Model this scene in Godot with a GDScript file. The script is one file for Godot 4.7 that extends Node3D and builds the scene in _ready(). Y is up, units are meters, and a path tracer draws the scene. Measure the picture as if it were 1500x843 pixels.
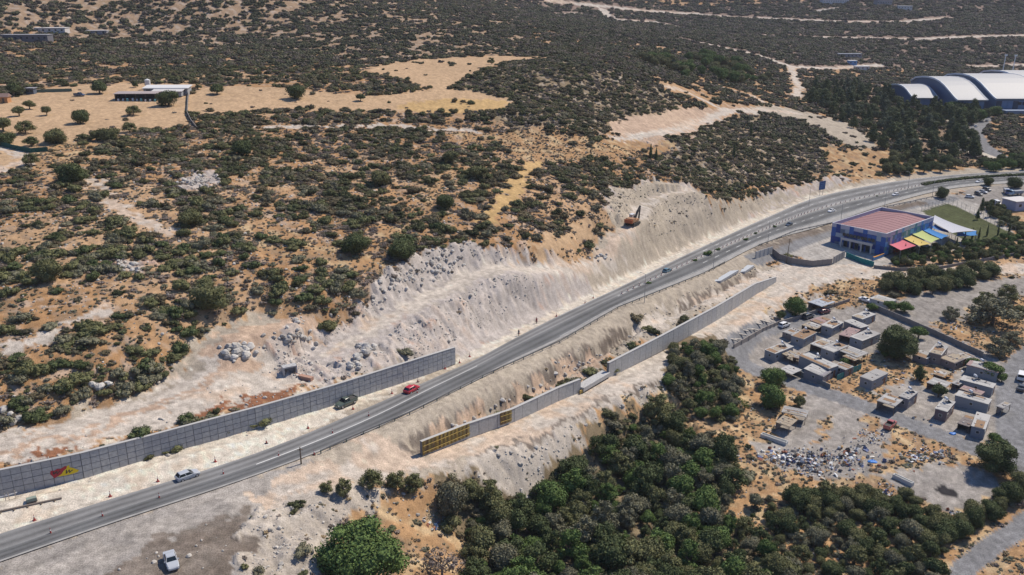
extends Node3D
# A road under construction seen from the air: y is up, metres, the near end of the road lies at y = 0.
const FPX := 1300.0
const CAM_H := 80.0
const PITCH := 18.7
const NA := 540
const NR := 660
const A0 := -0.68
const A1 := 0.68
const R0 := 110.0
const R1 := 2100.0
const PZ := 40.0
var sp := sin(deg_to_rad(PITCH))
var cp := cos(deg_to_rad(PITCH))
var DA := (A1 - A0) / (NA - 1)
var DR := log(R1 / R0) / (NR - 1)
var HG := PackedFloat32Array()
var WG := PackedFloat32Array()
var TG := PackedFloat32Array()
var CG := PackedByteArray()
var names := {}
var rng := RandomNumberGenerator.new()
var n1 := FastNoiseLite.new()
var n2 := FastNoiseLite.new()
var n3 := FastNoiseLite.new()
var M := {}

# ---------------------------------------------------------------- mesh helper
class MB:
	var v := PackedVector3Array()
	var n := PackedVector3Array()
	var c := PackedColorArray()
	var col := Color(1, 1, 1)
	func tri(a: Vector3, b: Vector3, d: Vector3) -> void:
		var m := (b - a).cross(d - a).normalized()
		v.append(a); v.append(d); v.append(b)
		for i in 3:
			n.append(m); c.append(col)
	func quad(a: Vector3, b: Vector3, d: Vector3, e: Vector3) -> void:
		tri(a, b, d); tri(a, d, e)
	func hexa(p: Array) -> void:  # 0-3 bottom ring, 4-7 top ring, counter-clockwise seen from above
		quad(p[3], p[2], p[1], p[0]); quad(p[4], p[5], p[6], p[7])
		for i in 4:
			var j := (i + 1) % 4
			quad(p[i], p[j], p[j + 4], p[i + 4])
	func box(o: Vector3, s: Vector3, b := Basis()) -> void:
		var h := s * 0.5
		var p := []
		for y in [-h.y, h.y]:
			for q in [Vector2(-h.x, h.z), Vector2(h.x, h.z), Vector2(h.x, -h.z), Vector2(-h.x, -h.z)]:
				p.append(o + b * Vector3(q.x, y, q.y))
		hexa(p)
	func bar(a: Vector3, b: Vector3, w: float, h: float) -> void:  # a beam with rectangular section
		var x := (b - a).normalized()
		var up := Vector3.UP if absf(x.y) < 0.95 else Vector3.RIGHT
		var z := x.cross(up).normalized()
		var y := z.cross(x).normalized()
		box((a + b) * 0.5, Vector3(a.distance_to(b), h, w), Basis(x, y, z))
	func tube(a: Vector3, b: Vector3, ra: float, rb: float, k := 8) -> void:
		var x := (b - a).normalized()
		var up := Vector3.UP if absf(x.y) < 0.95 else Vector3.RIGHT
		var s := x.cross(up).normalized()
		var t := s.cross(x).normalized()
		for i in k:
			var p := TAU * i / k
			var q := TAU * (i + 1) / k
			var d0 := s * cos(p) - t * sin(p)
			var d1 := s * cos(q) - t * sin(q)
			quad(a + d1 * ra, a + d0 * ra, b + d0 * rb, b + d1 * rb)
			if rb > 0.001: tri(b, b + d1 * rb, b + d0 * rb)
			if ra > 0.001: tri(a, a + d0 * ra, a + d1 * ra)
	func mesh() -> ArrayMesh:
		var a := []
		a.resize(Mesh.ARRAY_MAX)
		a[Mesh.ARRAY_VERTEX] = v; a[Mesh.ARRAY_NORMAL] = n; a[Mesh.ARRAY_COLOR] = c
		var m := ArrayMesh.new()
		m.add_surface_from_arrays(Mesh.PRIMITIVE_TRIANGLES, a)
		return m

# ---------------------------------------------------------------- naming
func numbered(called: String) -> String:
	if not names.has(called):
		names[called] = 0
		return called
	names[called] += 1
	return "%s_%03d" % [called, names[called]]

func thing(called: String, label: String, category: String, at := Vector3.ZERO, turn := 0.0, group := "") -> Node3D:
	var o := Node3D.new()
	o.name = numbered(called)
	add_child(o)
	o.position = at
	o.rotation.y = turn
	tag(o, label, category, group)
	return o

func tag(o: Node, label: String, category: String, group := "", kind := "") -> void:
	o.set_meta("label", label)
	o.set_meta("category", category)
	if group: o.set_meta("group", group)
	if kind: o.set_meta("kind", kind)

func part(parent: Node3D, called: String, mesh: Mesh, m: Material, at := Transform3D()) -> MeshInstance3D:
	var o := MeshInstance3D.new()
	o.name = called if parent != self else numbered(called)
	o.mesh = mesh
	o.material_override = m
	parent.add_child(o, true)
	o.transform = at
	return o

func pbox(parent: Node3D, called: String, o: Vector3, s: Vector3, m: Material, b := Basis()) -> MeshInstance3D:
	var k := MB.new()
	k.box(Vector3.ZERO, s)
	return part(parent, called, k.mesh(), m, Transform3D(b, o))

func structure(called: String, label: String, mesh: Mesh, m: Material, category := "ground") -> MeshInstance3D:
	var o := part(self, called, mesh, m)
	tag(o, label, category, "", "structure")
	return o

# ---------------------------------------------------------------- materials (linear base colours)
func lin(r: float, g: float, b: float) -> Color:
	return Color(r, g, b).linear_to_srgb()

func mat(key: String, r: float, g: float, b: float, rough := 0.85, metal := 0.0) -> StandardMaterial3D:
	if M.has(key): return M[key]
	var m := StandardMaterial3D.new()
	m.resource_name = key
	m.albedo_color = lin(r, g, b)
	m.roughness = rough
	m.metallic = metal
	M[key] = m
	return m

func ntex(freq: float, lo: float, hi: float, sd: int, normal := false, oct := 4) -> NoiseTexture2D:
	var f := FastNoiseLite.new()
	f.seed = sd
	f.frequency = freq
	f.fractal_octaves = oct
	var t := NoiseTexture2D.new()
	t.width = 512; t.height = 512
	t.seamless = true
	t.noise = f
	if normal:
		t.as_normal_map = true
		t.bump_strength = 6.0
	else:
		var g := Gradient.new()
		g.set_color(0, Color(lo, lo, lo)); g.set_color(1, Color(hi, hi, hi))
		t.color_ramp = g
	return t

func grained(key: String, r: float, g: float, b: float, scale: float, rough := 0.9, strength := 0.6, lo := 0.62) -> StandardMaterial3D:
	if M.has(key): return M[key]
	var m := mat(key, r, g, b, rough)
	m.albedo_texture = M_tex("grain", 0.025, lo)
	m.normal_enabled = true
	m.normal_texture = M_tex("bump", 0.03, 0.0, true)
	m.normal_scale = strength
	m.uv1_triplanar = true
	m.uv1_world_triplanar = true
	m.uv1_scale = Vector3.ONE * scale
	return m

func M_tex(key: String, freq: float, lo: float, normal := false) -> Texture2D:
	var k := "tex_%s_%s" % [key, lo]
	if not M.has(k): M[k] = ntex(freq, lo, 1.0, 11 + key.length(), normal)
	return M[k]

func foliage(key: String, r: float, g: float, b: float) -> StandardMaterial3D:
	var m := mat(key, r, g, b, 0.75)
	m.vertex_color_use_as_albedo = true
	m.backlight_enabled = true
	m.backlight = Color(0.25, 0.28, 0.15)
	m.metallic_specular = 0.25
	return m

# ---------------------------------------------------------------- camera rays and the ground
func ray(u: float, w: float) -> Vector3:
	var dx := (u - 750.0) / FPX
	var dy := (421.5 - w) / FPX
	return Vector3(dx, -sp + dy * cp, -cp - dy * sp)

func at_level(u: float, w: float, y: float) -> Vector3:
	var d := ray(u, w)
	var t := (y - CAM_H) / d.y
	return Vector3(d.x * t, y, d.z * t)

func grid_of(x: float, z: float) -> Vector2:
	var dz := PZ - z
	var r := sqrt(x * x + dz * dz)
	return Vector2((atan2(x, dz) - A0) / DA, log(r / R0) / DR)

func hgt(x: float, z: float) -> float:
	var g := grid_of(x, z)
	var a := clampf(g.x, 0.0, NA - 1.001)
	var r := clampf(g.y, 0.0, NR - 1.001)
	var ia := int(a)
	var ir := int(r)
	var fa := a - ia
	var k := ir * NA + ia
	return lerpf(lerpf(HG[k], HG[k + 1], fa), lerpf(HG[k + NA], HG[k + NA + 1], fa), r - ir)

func cls(x: float, z: float) -> int:
	var g := grid_of(x, z)
	return CG[clampi(int(g.y + 0.5), 0, NR - 1) * NA + clampi(int(g.x + 0.5), 0, NA - 1)]

func G(u: float, w: float) -> Vector3:
	var d := ray(u, w)
	var t := 90.0
	var last := t
	for i in 400:
		var p := Vector3(d.x * t, CAM_H + d.y * t, d.z * t)
		var gap := p.y - hgt(p.x, p.z)
		if gap < 0.02: break
		last = t
		t += maxf(gap * 0.85 / (0.45 - d.y), 0.04)
		if t > 2300.0: break
	for i in 12:
		var m := (last + t) * 0.5
		if CAM_H + d.y * m - hgt(d.x * m, d.z * m) > 0.0: last = m
		else: t = m
	var q := d * t
	return Vector3(q.x, hgt(q.x, q.z), q.z)

func on(p: Vector3) -> Vector3:
	return Vector3(p.x, hgt(p.x, p.z), p.z)

func pix(p: Vector3) -> Vector2:
	var q := p - Vector3(0, CAM_H, 0)
	var dep := -q.y * sp - q.z * cp
	var up := q.y * cp - q.z * sp
	return Vector2(750.0 + FPX * q.x / dep, 421.5 - FPX * up / dep)

func heading(a: Vector3, b: Vector3) -> float:  # turn that lays the local x axis along a -> b
	return -atan2(b.z - a.z, b.x - a.x)
# ---------------------------------------------------------------- terrain data: u, v in the photograph and the level there
# road: u, far edge, middle, near edge, level
const ROAD := [[-60, 803, 827, 844, 0.3], [0, 782, 807, 823, 0.0], [150, 735, 755, 771, -0.5], [375, 664, 681, 696, -1.5], [525, 603, 621, 638, -2.5], [640, 552, 565, 585, -3.5], [700, 525, 536, 556, -4.5], [750, 498, 510, 530, -5.5], [820, 462, 475, 497, -7.0], [905, 422, 434, 450, -9.0], [1030, 360, 376, 399, -12.0], [1125, 316, 335, 353, -14.0], [1200, 286, 307, 331, -15.0], [1312, 264, 280, 295, -15.5], [1400, 255, 264, 275, -15.0], [1500, 250, 257, 267, -14.0], [1560, 249, 256, 266, -13.5]]
const LEVELS := [
	0, 690, 4.5, 200, 640, 4, 400, 575, 3.5, 560, 535, 2, 660, 505, 0.5, -80, 640, 7, 0, 640, 6, 150, 600, 6, 300, 560, 5.5, 420, 530, 4.5, 300, 500, 8,
	-100, 560, 10, 0, 520, 11, 150, 500, 11, 300, 450, 11.5, 420, 450, 9.5, 520, 440, 8.5, 540, 490, 4, 640, 480, 0,
	-120, 400, 17, 0, 400, 17, 150, 400, 16.5, 300, 380, 16, 450, 370, 14, 560, 370, 11.5, 650, 350, 10.5, 700, 370, 7, 720, 430, 0, 760, 390, 3.5, 850, 385, 0, 820, 430, -4.5,
	-150, 300, 23, 0, 300, 22.5, 150, 300, 22, 300, 290, 21, 450, 280, 19, 600, 270, 17, 700, 300, 13.5, 780, 300, 11, 850, 280, 10, 880, 300, 7, 890, 340, 2, 930, 330, 1, 900, 380, -4.5,
	-200, 200, 29, 0, 200, 28.5, 150, 200, 28, 300, 195, 27, 450, 195, 25, 600, 190, 23.5, 700, 200, 21, 800, 205, 19, 900, 205, 15, 1000, 210, 11, 960, 240, 9, 900, 250, 10, 1000, 260, 4, 960, 285, 2.5, 1040, 290, -1.5, 1060, 320, -8, 980, 350, -5.5,
	-250, 140, 33, 0, 140, 33, 150, 140, 33, 300, 140, 32.5, 450, 145, 31, 600, 150, 29.5, 720, 152, 28.5, 800, 170, 26, 900, 170, 19, 1000, 160, 14, 1100, 160, 7, 1100, 215, 0, 1100, 260, -6, 1180, 250, -9.5, 1200, 210, -4, 1300, 240, -12, 1280, 215, -8, 1400, 235, -14,
	-300, 90, 39, 0, 90, 39, 150, 90, 39, 300, 90, 39, 450, 95, 38, 620, 100, 36, 720, 92, 36.5, 800, 105, 37, 870, 105, 35, 940, 120, 28, 1000, 130, 20, 900, 92, 33,
	1200, 150, -3, 1300, 180, -9, 1420, 150, -10, 1500, 150, -10, 1560, 150, -9, 1500, 210, -13, 1450, 190, -12, 1050, 110, 13, 1150, 105, 4, 1250, 105, -3, 1350, 95, -4, 1500, 92, -4, 1600, 92, -3,
	-100, 40, 50, 150, 40, 50, 350, 40, 49, 550, 45, 48, 720, 40, 47, 850, 50, 38, 960, 60, 30, 1050, 65, 22, 1150, 65, 16, 1300, 60, 14, 1450, 60, 13, 1650, 60, 13,
	0, 5, 68, 300, 5, 67, 600, 5, 64, 800, 5, 57, 1000, 8, 51, 1200, 8, 51, 1400, 8, 51, 1650, 8, 51,
	0, 843, 0, 250, 830, 0, 350, 760, -0.5, 420, 720, -1.5, 520, 680, -4, 600, 675, -6, 740, 628, -8.5, 860, 575, -11, 960, 525, -13, 1060, 470, -15, 1150, 420, -16.5, 1220, 385, -16.5,
	1140, 385, -16, 1200, 360, -16.2, 1300, 345, -16.5, 1300, 390, -17.5, 1400, 385, -18, 1500, 390, -18.5, 1600, 390, -18.5, 1400, 330, -17, 1480, 345, -17.5, 1450, 300, -16, 1560, 310, -16, 1360, 300, -16.3, 1280, 310, -16.2,
	370, 843, -1, 470, 760, -3, 560, 720, -6, 650, 700, -9, 760, 660, -11.5, 850, 620, -14, 960, 575, -16, 1050, 530, -18, 1070, 600, -21,
	550, 843, -8, 680, 800, -14, 760, 760, -17, 760, 843, -18, 860, 700, -18, 860, 800, -20, 960, 660, -20, 960, 780, -21.5, 1050, 700, -21.5, 1050, 843, -22,
	1100, 510, -19.5, 1180, 470, -19, 1290, 450, -18.5, 1400, 430, -18.5, 1500, 420, -19, 1150, 560, -20.5, 1250, 530, -20, 1350, 520, -20, 1450, 500, -20, 1600, 500, -20, 1250, 600, -21, 1350, 600, -21, 1470, 600, -21, 1600, 620, -21, 1150, 640, -21.5, 1300, 670, -21.5, 1400, 700, -21.5, 1500, 690, -21.5,
	1200, 720, -22.5, 1300, 760, -23, 1400, 780, -22.5, 1500, 770, -22.5, 1150, 843, -23.5, 1300, 843, -23.5, 1420, 843, -23, 1600, 843, -23, 1200, 430, -17.5]
const BEYOND := [-200, -60, 5, -120, -80, 2, 0, -60, -8, 120, -60, -22, 0, -90, -8, 200, -80, -23, -900, -1500, 115, 0, -1500, 105, 600, -1800, 98, 1000, -1750, 98, 1300, -1650, 98, 1600, -1300, 80, -900, -900, 75]
# base of the walls: u, v, level, height
const WALL_HILL := [[-40, 738, 0.2, 4.7], [5, 726, 0.0, 4.7], [120, 700.5, -0.3, 4.7], [220, 670.5, -0.8, 4.3], [375, 627, -1.4, 4.3], [487.5, 592, -2.1, 4.1], [625, 545.7, -3.3, 4.0], [666, 529.5, -3.7, 3.5]]
const WALL_NEAR := [[617, 666.7, -6.0, 2.9], [685.5, 637.8, -7.2, 2.7], [747.4, 616.5, -8.5, 2.6], [820, 583.3, -10.0, 2.9], [849, 572.0, -10.5, 2.9]]
const WALL_FAR := [[890, 551, -11.5, 3.5], [967, 512, -13.0, 3.9], [1050, 468, -14.8, 4.4], [1104, 432.5, -16.0, 3.9], [1136, 412.5, -16.3, 1.6]]

enum {SCRUB, PINK, GOLD, RUBBLE, TRACK, GRAVEL, SAND, RED, BROWN, BANK, ALLEY, TURF, UNDER, FAR, DRY, TERRACE, WOOD, YARD, MOUND, KNOLL, CLAY, ASH}
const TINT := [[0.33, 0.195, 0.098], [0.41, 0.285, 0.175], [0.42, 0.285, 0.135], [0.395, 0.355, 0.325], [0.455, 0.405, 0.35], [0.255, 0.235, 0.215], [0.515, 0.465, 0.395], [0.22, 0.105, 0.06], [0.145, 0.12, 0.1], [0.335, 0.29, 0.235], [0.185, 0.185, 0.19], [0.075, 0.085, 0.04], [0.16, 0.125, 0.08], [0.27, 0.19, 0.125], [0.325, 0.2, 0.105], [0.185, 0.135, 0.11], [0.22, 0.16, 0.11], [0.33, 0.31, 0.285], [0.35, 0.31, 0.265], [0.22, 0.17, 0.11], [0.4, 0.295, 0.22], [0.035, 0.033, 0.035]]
const ROUGH := [0.25, 0.05, 0.05, 0.95, 0.08, 0.05, 0.1, 0.3, 0.08, 0.4, 0.0, 0.0, 0.4, 0.6, 0.15, 0.6, 0.4, 0.0, 0.8, 0.6, 0.15, 0.05]
const COVER := [
	[FAR, [-200, -20, 800, -20, 760, 80, 700, 82, 600, 88, 540, 95, 450, 75, 300, 70, 150, 60, 0, 40, -200, 40]],
	[TERRACE, [760, -20, 1750, -20, 1750, 95, 1290, 98, 1160, 100, 1090, 85, 1000, 75, 940, 62, 880, 60, 820, 50, 770, 30]],
	[KNOLL, [655, 128, 690, 108, 740, 95, 800, 90, 880, 95, 960, 125, 1000, 150, 985, 165, 900, 180, 870, 195, 760, 190, 690, 165, 745, 150]],
	[KNOLL, [950, 215, 1000, 195, 1050, 180, 1110, 165, 1160, 172, 1200, 185, 1215, 205, 1225, 250, 1180, 258, 1100, 270, 1040, 275, 1000, 262, 960, 240]],
	[WOOD, [1170, 140, 1220, 110, 1290, 125, 1380, 150, 1440, 165, 1420, 190, 1440, 230, 1390, 240, 1330, 235, 1290, 215, 1240, 180]],
	[KNOLL, [1462, 190, 1650, 175, 1650, 240, 1500, 228, 1475, 215]],
	[DRY, [1200, 215, 1300, 220, 1400, 240, 1420, 250, 1300, 262, 1200, 275, 1220, 245]],
	[DRY, [440, 740, 615, 670, 860, 600, 1100, 470, 1240, 400, 1700, 380, 1700, 950, 300, 950]],
	# fields and the farm
	[PINK, [281, 130, 330, 126, 420, 128, 480, 136, 560, 141, 640, 129, 700, 136, 750, 146, 745, 160, 690, 166, 600, 165, 540, 162, 480, 162, 420, 160, 350, 164, 290, 168, 275, 162]],
	[GOLD, [580, 154, 650, 145, 748, 148, 740, 160, 680, 166, 600, 165]],
	[PINK, [540, 98, 610, 87, 690, 83, 750, 81, 780, 85, 745, 93, 705, 103, 668, 124, 650, 136, 622, 124, 588, 116, 550, 108]],
	[PINK, [75, 135, 120, 125, 180, 122, 280, 125, 275, 165, 270, 185, 215, 190, 170, 200, 130, 195, 100, 215, 60, 240, -60, 262, -60, 150]],
	[DRY, [60, 215, 130, 205, 165, 203, 140, 222, 120, 236, 70, 250, 40, 246]],
	[GOLD, [752, 208, 860, 203, 800, 235, 790, 250, 760, 290, 720, 325, 690, 332, 720, 300, 745, 270, 770, 238]],
	[DRY, [660, 196, 760, 192, 870, 206, 950, 196, 1000, 215, 940, 232, 860, 230, 820, 240, 760, 235, 740, 215, 680, 206]],
	[CLAY, [890, 182, 920, 172, 975, 165, 1000, 155, 1045, 160, 1090, 155, 1060, 175, 1010, 200, 960, 212, 930, 207, 900, 197]],
	[BANK, [1100, 158, 1130, 154, 1190, 165, 1240, 180, 1280, 205, 1280, 218, 1250, 215, 1215, 202, 1200, 187, 1150, 172]],
	[RUBBLE, [262, 264, 290, 255, 325, 255, 330, 266, 310, 278, 268, 280]],
	[RUBBLE, [158, 388, 185, 382, 230, 386, 226, 393, 180, 395]],
	# construction ground
	[TRACK, [-80, 660, 60, 622, 150, 602, 250, 572, 295, 535, 310, 500, 350, 482, 430, 474, 480, 490, 560, 470, 700, 470, 700, 512, 660, 516, 500, 560, 375, 590, 120, 660, -80, 700]],
	[CLAY, [-80, 664, 0, 642, 100, 621, 200, 597, 275, 572, 293, 535, 306, 500, 350, 478, 440, 468, 480, 478, 420, 496, 345, 540, 315, 562, 250, 592, 150, 630, 60, 655, -80, 692]],
	[CLAY, [430, 520, 500, 545, 600, 520, 560, 545, 480, 566, 435, 560]],
	[RED, [255, 612, 330, 590, 400, 575, 450, 568, 440, 582, 350, 602, 270, 618]],
	[RED, [20, 676, 60, 664, 90, 655, 110, 654, 100, 662, 60, 672, 30, 680]],
	[RUBBLE, [528, 445, 556, 402, 640, 360, 690, 354, 740, 375, 800, 380, 850, 385, 880, 375, 900, 330, 880, 300, 890, 275, 960, 262, 1020, 275, 1040, 300, 1060, 300, 1120, 280, 1200, 264, 1230, 258, 1245, 262, 1160, 292, 1100, 322, 1000, 372, 900, 422, 820, 462, 700, 512, 560, 548, 480, 563, 435, 562, 410, 540, 390, 520, 400, 490, 430, 476, 470, 492, 520, 470]],
	[BANK, [900, 332, 890, 300, 900, 275, 960, 264, 1020, 278, 1040, 302, 1120, 284, 1200, 268, 1150, 292, 1090, 322, 1000, 368, 905, 416, 870, 430, 860, 400, 895, 365]],
	[TRACK, [730, 385, 790, 388, 860, 384, 880, 372, 900, 345, 925, 330, 940, 332, 905, 362, 890, 382, 860, 396, 800, 400, 740, 398, 690, 412, 620, 452, 560, 475, 545, 468, 600, 440, 680, 400]],
	[SAND, [-80, 748, 5, 727, 220, 671, 375, 628, 625, 547, 668, 530, 680, 520, 750, 488, 870, 428, 1000, 366, 1125, 312, 1200, 284, 1312, 263, 1312, 270, 1200, 294, 1125, 325, 1000, 385, 750, 505, 375, 672, 0, 790, -80, 815]],
	[BANK, [455, 672, 525, 640, 620, 600, 750, 535, 900, 455, 1000, 415, 1100, 372, 1142, 392, 1137, 408, 1000, 480, 890, 532, 840, 558, 750, 600, 615, 650, 560, 655]],
	[GRAVEL, [-80, 848, 0, 824, 375, 696, 460, 665, 475, 690, 440, 720, 400, 760, 372, 845, 360, 950, -200, 950]],
	[BROWN, [130, 850, 230, 790, 330, 757, 372, 746, 365, 800, 340, 850, 340, 950, 130, 950]],
	[TRACK, [370, 722, 450, 684, 560, 662, 610, 668, 740, 622, 880, 556, 1000, 496, 1130, 416, 1140, 388, 1220, 372, 1300, 395, 1550, 383, 1550, 400, 1300, 406, 1200, 416, 1130, 458, 1050, 502, 970, 555, 870, 602, 780, 642, 700, 667, 560, 702, 480, 714, 440, 732, 400, 760]],
	[MOUND, [365, 850, 365, 785, 400, 742, 470, 718, 540, 715, 600, 722, 520, 752, 495, 790, 475, 850, 470, 950, 360, 950]],
	[MOUND, [650, 702, 780, 643, 870, 604, 960, 562, 985, 580, 880, 612, 810, 690, 770, 735, 720, 740, 680, 720]],
	[MOUND, [1040, 500, 1090, 475, 1150, 452, 1190, 430, 1210, 425, 1190, 452, 1115, 478, 1075, 505, 1060, 530]],
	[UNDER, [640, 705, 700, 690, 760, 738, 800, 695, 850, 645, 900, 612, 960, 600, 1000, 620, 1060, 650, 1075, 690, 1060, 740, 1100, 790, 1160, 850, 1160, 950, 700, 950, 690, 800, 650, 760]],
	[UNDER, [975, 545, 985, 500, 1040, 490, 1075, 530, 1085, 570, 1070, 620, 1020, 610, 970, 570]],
	# settlement and tip
	[GRAVEL, [1075, 515, 1105, 480, 1190, 455, 1300, 442, 1330, 462, 1420, 505, 1470, 530, 1480, 600, 1460, 655, 1300, 608, 1160, 562, 1090, 540]],
	[DRY, [1185, 555, 1230, 535, 1262, 520, 1330, 520, 1355, 545, 1320, 560, 1290, 575, 1285, 600, 1235, 578]],
	[DRY, [1330, 545, 1360, 525, 1400, 540, 1395, 570, 1360, 570]],
	[GRAVEL, [1290, 448, 1340, 430, 1440, 410, 1600, 398, 1600, 420, 1450, 440, 1400, 472, 1345, 476]],
	[GRAVEL, [1092, 668, 1130, 640, 1165, 610, 1185, 575, 1230, 590, 1300, 612, 1330, 640, 1300, 662, 1340, 690, 1400, 680, 1470, 700, 1480, 720, 1430, 750, 1390, 755, 1340, 730, 1280, 700, 1190, 700]],
	[DRY, [1198, 655, 1200, 625, 1212, 610, 1222, 620, 1215, 645]],
	[DRY, [1255, 620, 1270, 608, 1290, 615, 1285, 632, 1262, 634]],
	[DRY, [1298, 648, 1320, 632, 1360, 640, 1420, 662, 1418, 672, 1360, 662, 1340, 672, 1350, 690, 1300, 700, 1275, 690, 1300, 668]],
	[ASH, [1368, 716, 1380, 712, 1396, 718, 1404, 725, 1394, 729, 1378, 724]],
	# school and the road beside it
	[YARD, [1150, 372, 1225, 345, 1300, 300, 1350, 290, 1400, 285, 1440, 300, 1490, 345, 1430, 362, 1300, 390, 1225, 388]],
	[TURF, [1350, 309, 1390, 298, 1488, 344, 1434, 362, 1395, 342]],
	[GRAVEL, [1395, 290, 1420, 278, 1500, 265, 1650, 262, 1650, 300, 1480, 300, 1440, 300]],
	[DRY, [1440, 305, 1480, 300, 1600, 300, 1600, 345, 1500, 340, 1470, 325]],
]
# lines painted on the ground: kind, width in metres, points
const LINES := [
	[TRACK, 10.0, [800, 0, 890, 10, 1020, 20, 1130, 27, 1240, 32, 1320, 32, 1388, 26]],
	[TRACK, 10.0, [884, 14, 892, 24, 905, 29, 960, 32, 1080, 50, 1130, 52, 1240, 55, 1350, 57, 1440, 53, 1560, 51]],
	[TRACK, 9.0, [1000, 57, 1060, 70, 1095, 77]],
	[TRACK, 8.0, [1115, 82, 1160, 98, 1225, 100, 1290, 95]],
	[TRACK, 4.5, [1160, 98, 1166, 118, 1172, 128, 1165, 142]],
	[TRACK, 6.0, [1420, 98, 1480, 95, 1600, 93]],
	[TRACK, 3.0, [780, 17, 850, 18]],
	[TRACK, 4.0, [750, 89, 830, 90]],
	[TRACK, 4.0, [970, 125, 1000, 132, 1060, 160, 1110, 165]],
	[TRACK, 5.0, [905, 205, 960, 196, 1010, 182, 1060, 165, 1110, 160, 1170, 166]],
	[TRACK, 3.5, [1060, 128, 1100, 140, 1130, 155]],
	[TRACK, 3.5, [-20, 262, 10, 245, 38, 238, 36, 228, 0, 218, -30, 214]],
	[TRACK, 3.4, [484, 518, 545, 482, 600, 452, 680, 412, 735, 395, 800, 398, 860, 392, 890, 372, 905, 350, 932, 331]],
	[TRACK, 2.6, [930, 331, 940, 305, 970, 285, 1010, 280]],
	[CLAY, 4.0, [180, 602, 250, 578, 290, 553, 302, 525, 330, 492, 400, 476, 450, 474]],
	[TRACK, 2.6, [135, 262, 160, 290, 190, 312, 225, 334, 260, 340]],
	[TRACK, 2.2, [140, 295, 180, 305, 222, 332]],
	[TRACK, 2.6, [0, 512, 45, 505, 90, 478, 150, 453]],
	[PINK, 5.0, [40, 132, 120, 128, 200, 126, 290, 122]],
	[DRY, 5.0, [330, 335, 420, 345, 500, 380, 560, 385]],
	[DRY, 4.0, [560, 350, 610, 320, 640, 280, 660, 250]],
	[DRY, 5.0, [380, 360, 470, 385, 550, 395]],
	[TRACK, 2.5, [380, 186, 450, 186, 560, 184, 640, 188, 700, 192]],
	[PINK, 3.0, [860, 330, 820, 350, 790, 375]],
	[TRACK, 4.5, [300, 530, 290, 555, 250, 575, 180, 600, 80, 635, -40, 660]],
	[ALLEY, 6.0, [1085, 500, 1078, 520, 1100, 540, 1160, 560, 1230, 582, 1290, 604, 1360, 632, 1440, 662, 1500, 690]],
	[ALLEY, 6.0, [1560, 480, 1495, 530, 1480, 580, 1482, 640, 1500, 690, 1530, 730]],
	[ALLEY, 5.0, [1085, 505, 1105, 484, 1150, 478, 1190, 462]],
	[GRAVEL, 2.5, [1350, 490, 1390, 500, 1430, 518, 1450, 530]],
	[ALLEY, 4.0, [1395, 880, 1415, 830, 1470, 790, 1520, 755]],
	[ALLEY, 6.0, [1105, 380, 1135, 369, 1180, 351, 1225, 337, 1290, 310, 1340, 300, 1395, 291]],
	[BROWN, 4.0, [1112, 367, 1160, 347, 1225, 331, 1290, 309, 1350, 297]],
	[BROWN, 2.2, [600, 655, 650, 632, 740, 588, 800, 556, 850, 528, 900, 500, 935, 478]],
	[CLAY, 2.5, [640, 645, 740, 598, 850, 542, 890, 520]],
	[TRACK, 5.0, [930, 492, 1000, 458, 1070, 425, 1130, 398]],
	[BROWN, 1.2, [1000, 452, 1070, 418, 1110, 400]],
	[TRACK, 3.5, [480, 640, 560, 655, 600, 668]],
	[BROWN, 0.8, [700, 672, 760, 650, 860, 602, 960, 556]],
	[ALLEY, 9.0, [1445, 172, 1432, 186, 1430, 200, 1440, 214, 1460, 228, 1490, 240, 1560, 244]],
	[SAND, 5.0, [1410, 220, 1440, 226, 1455, 232]],
	[SAND, 3.0, [1375, 160, 1400, 185, 1412, 205, 1400, 222]],
	[YARD, 6.0, [1195, 16, 1230, 12]],
]

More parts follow.
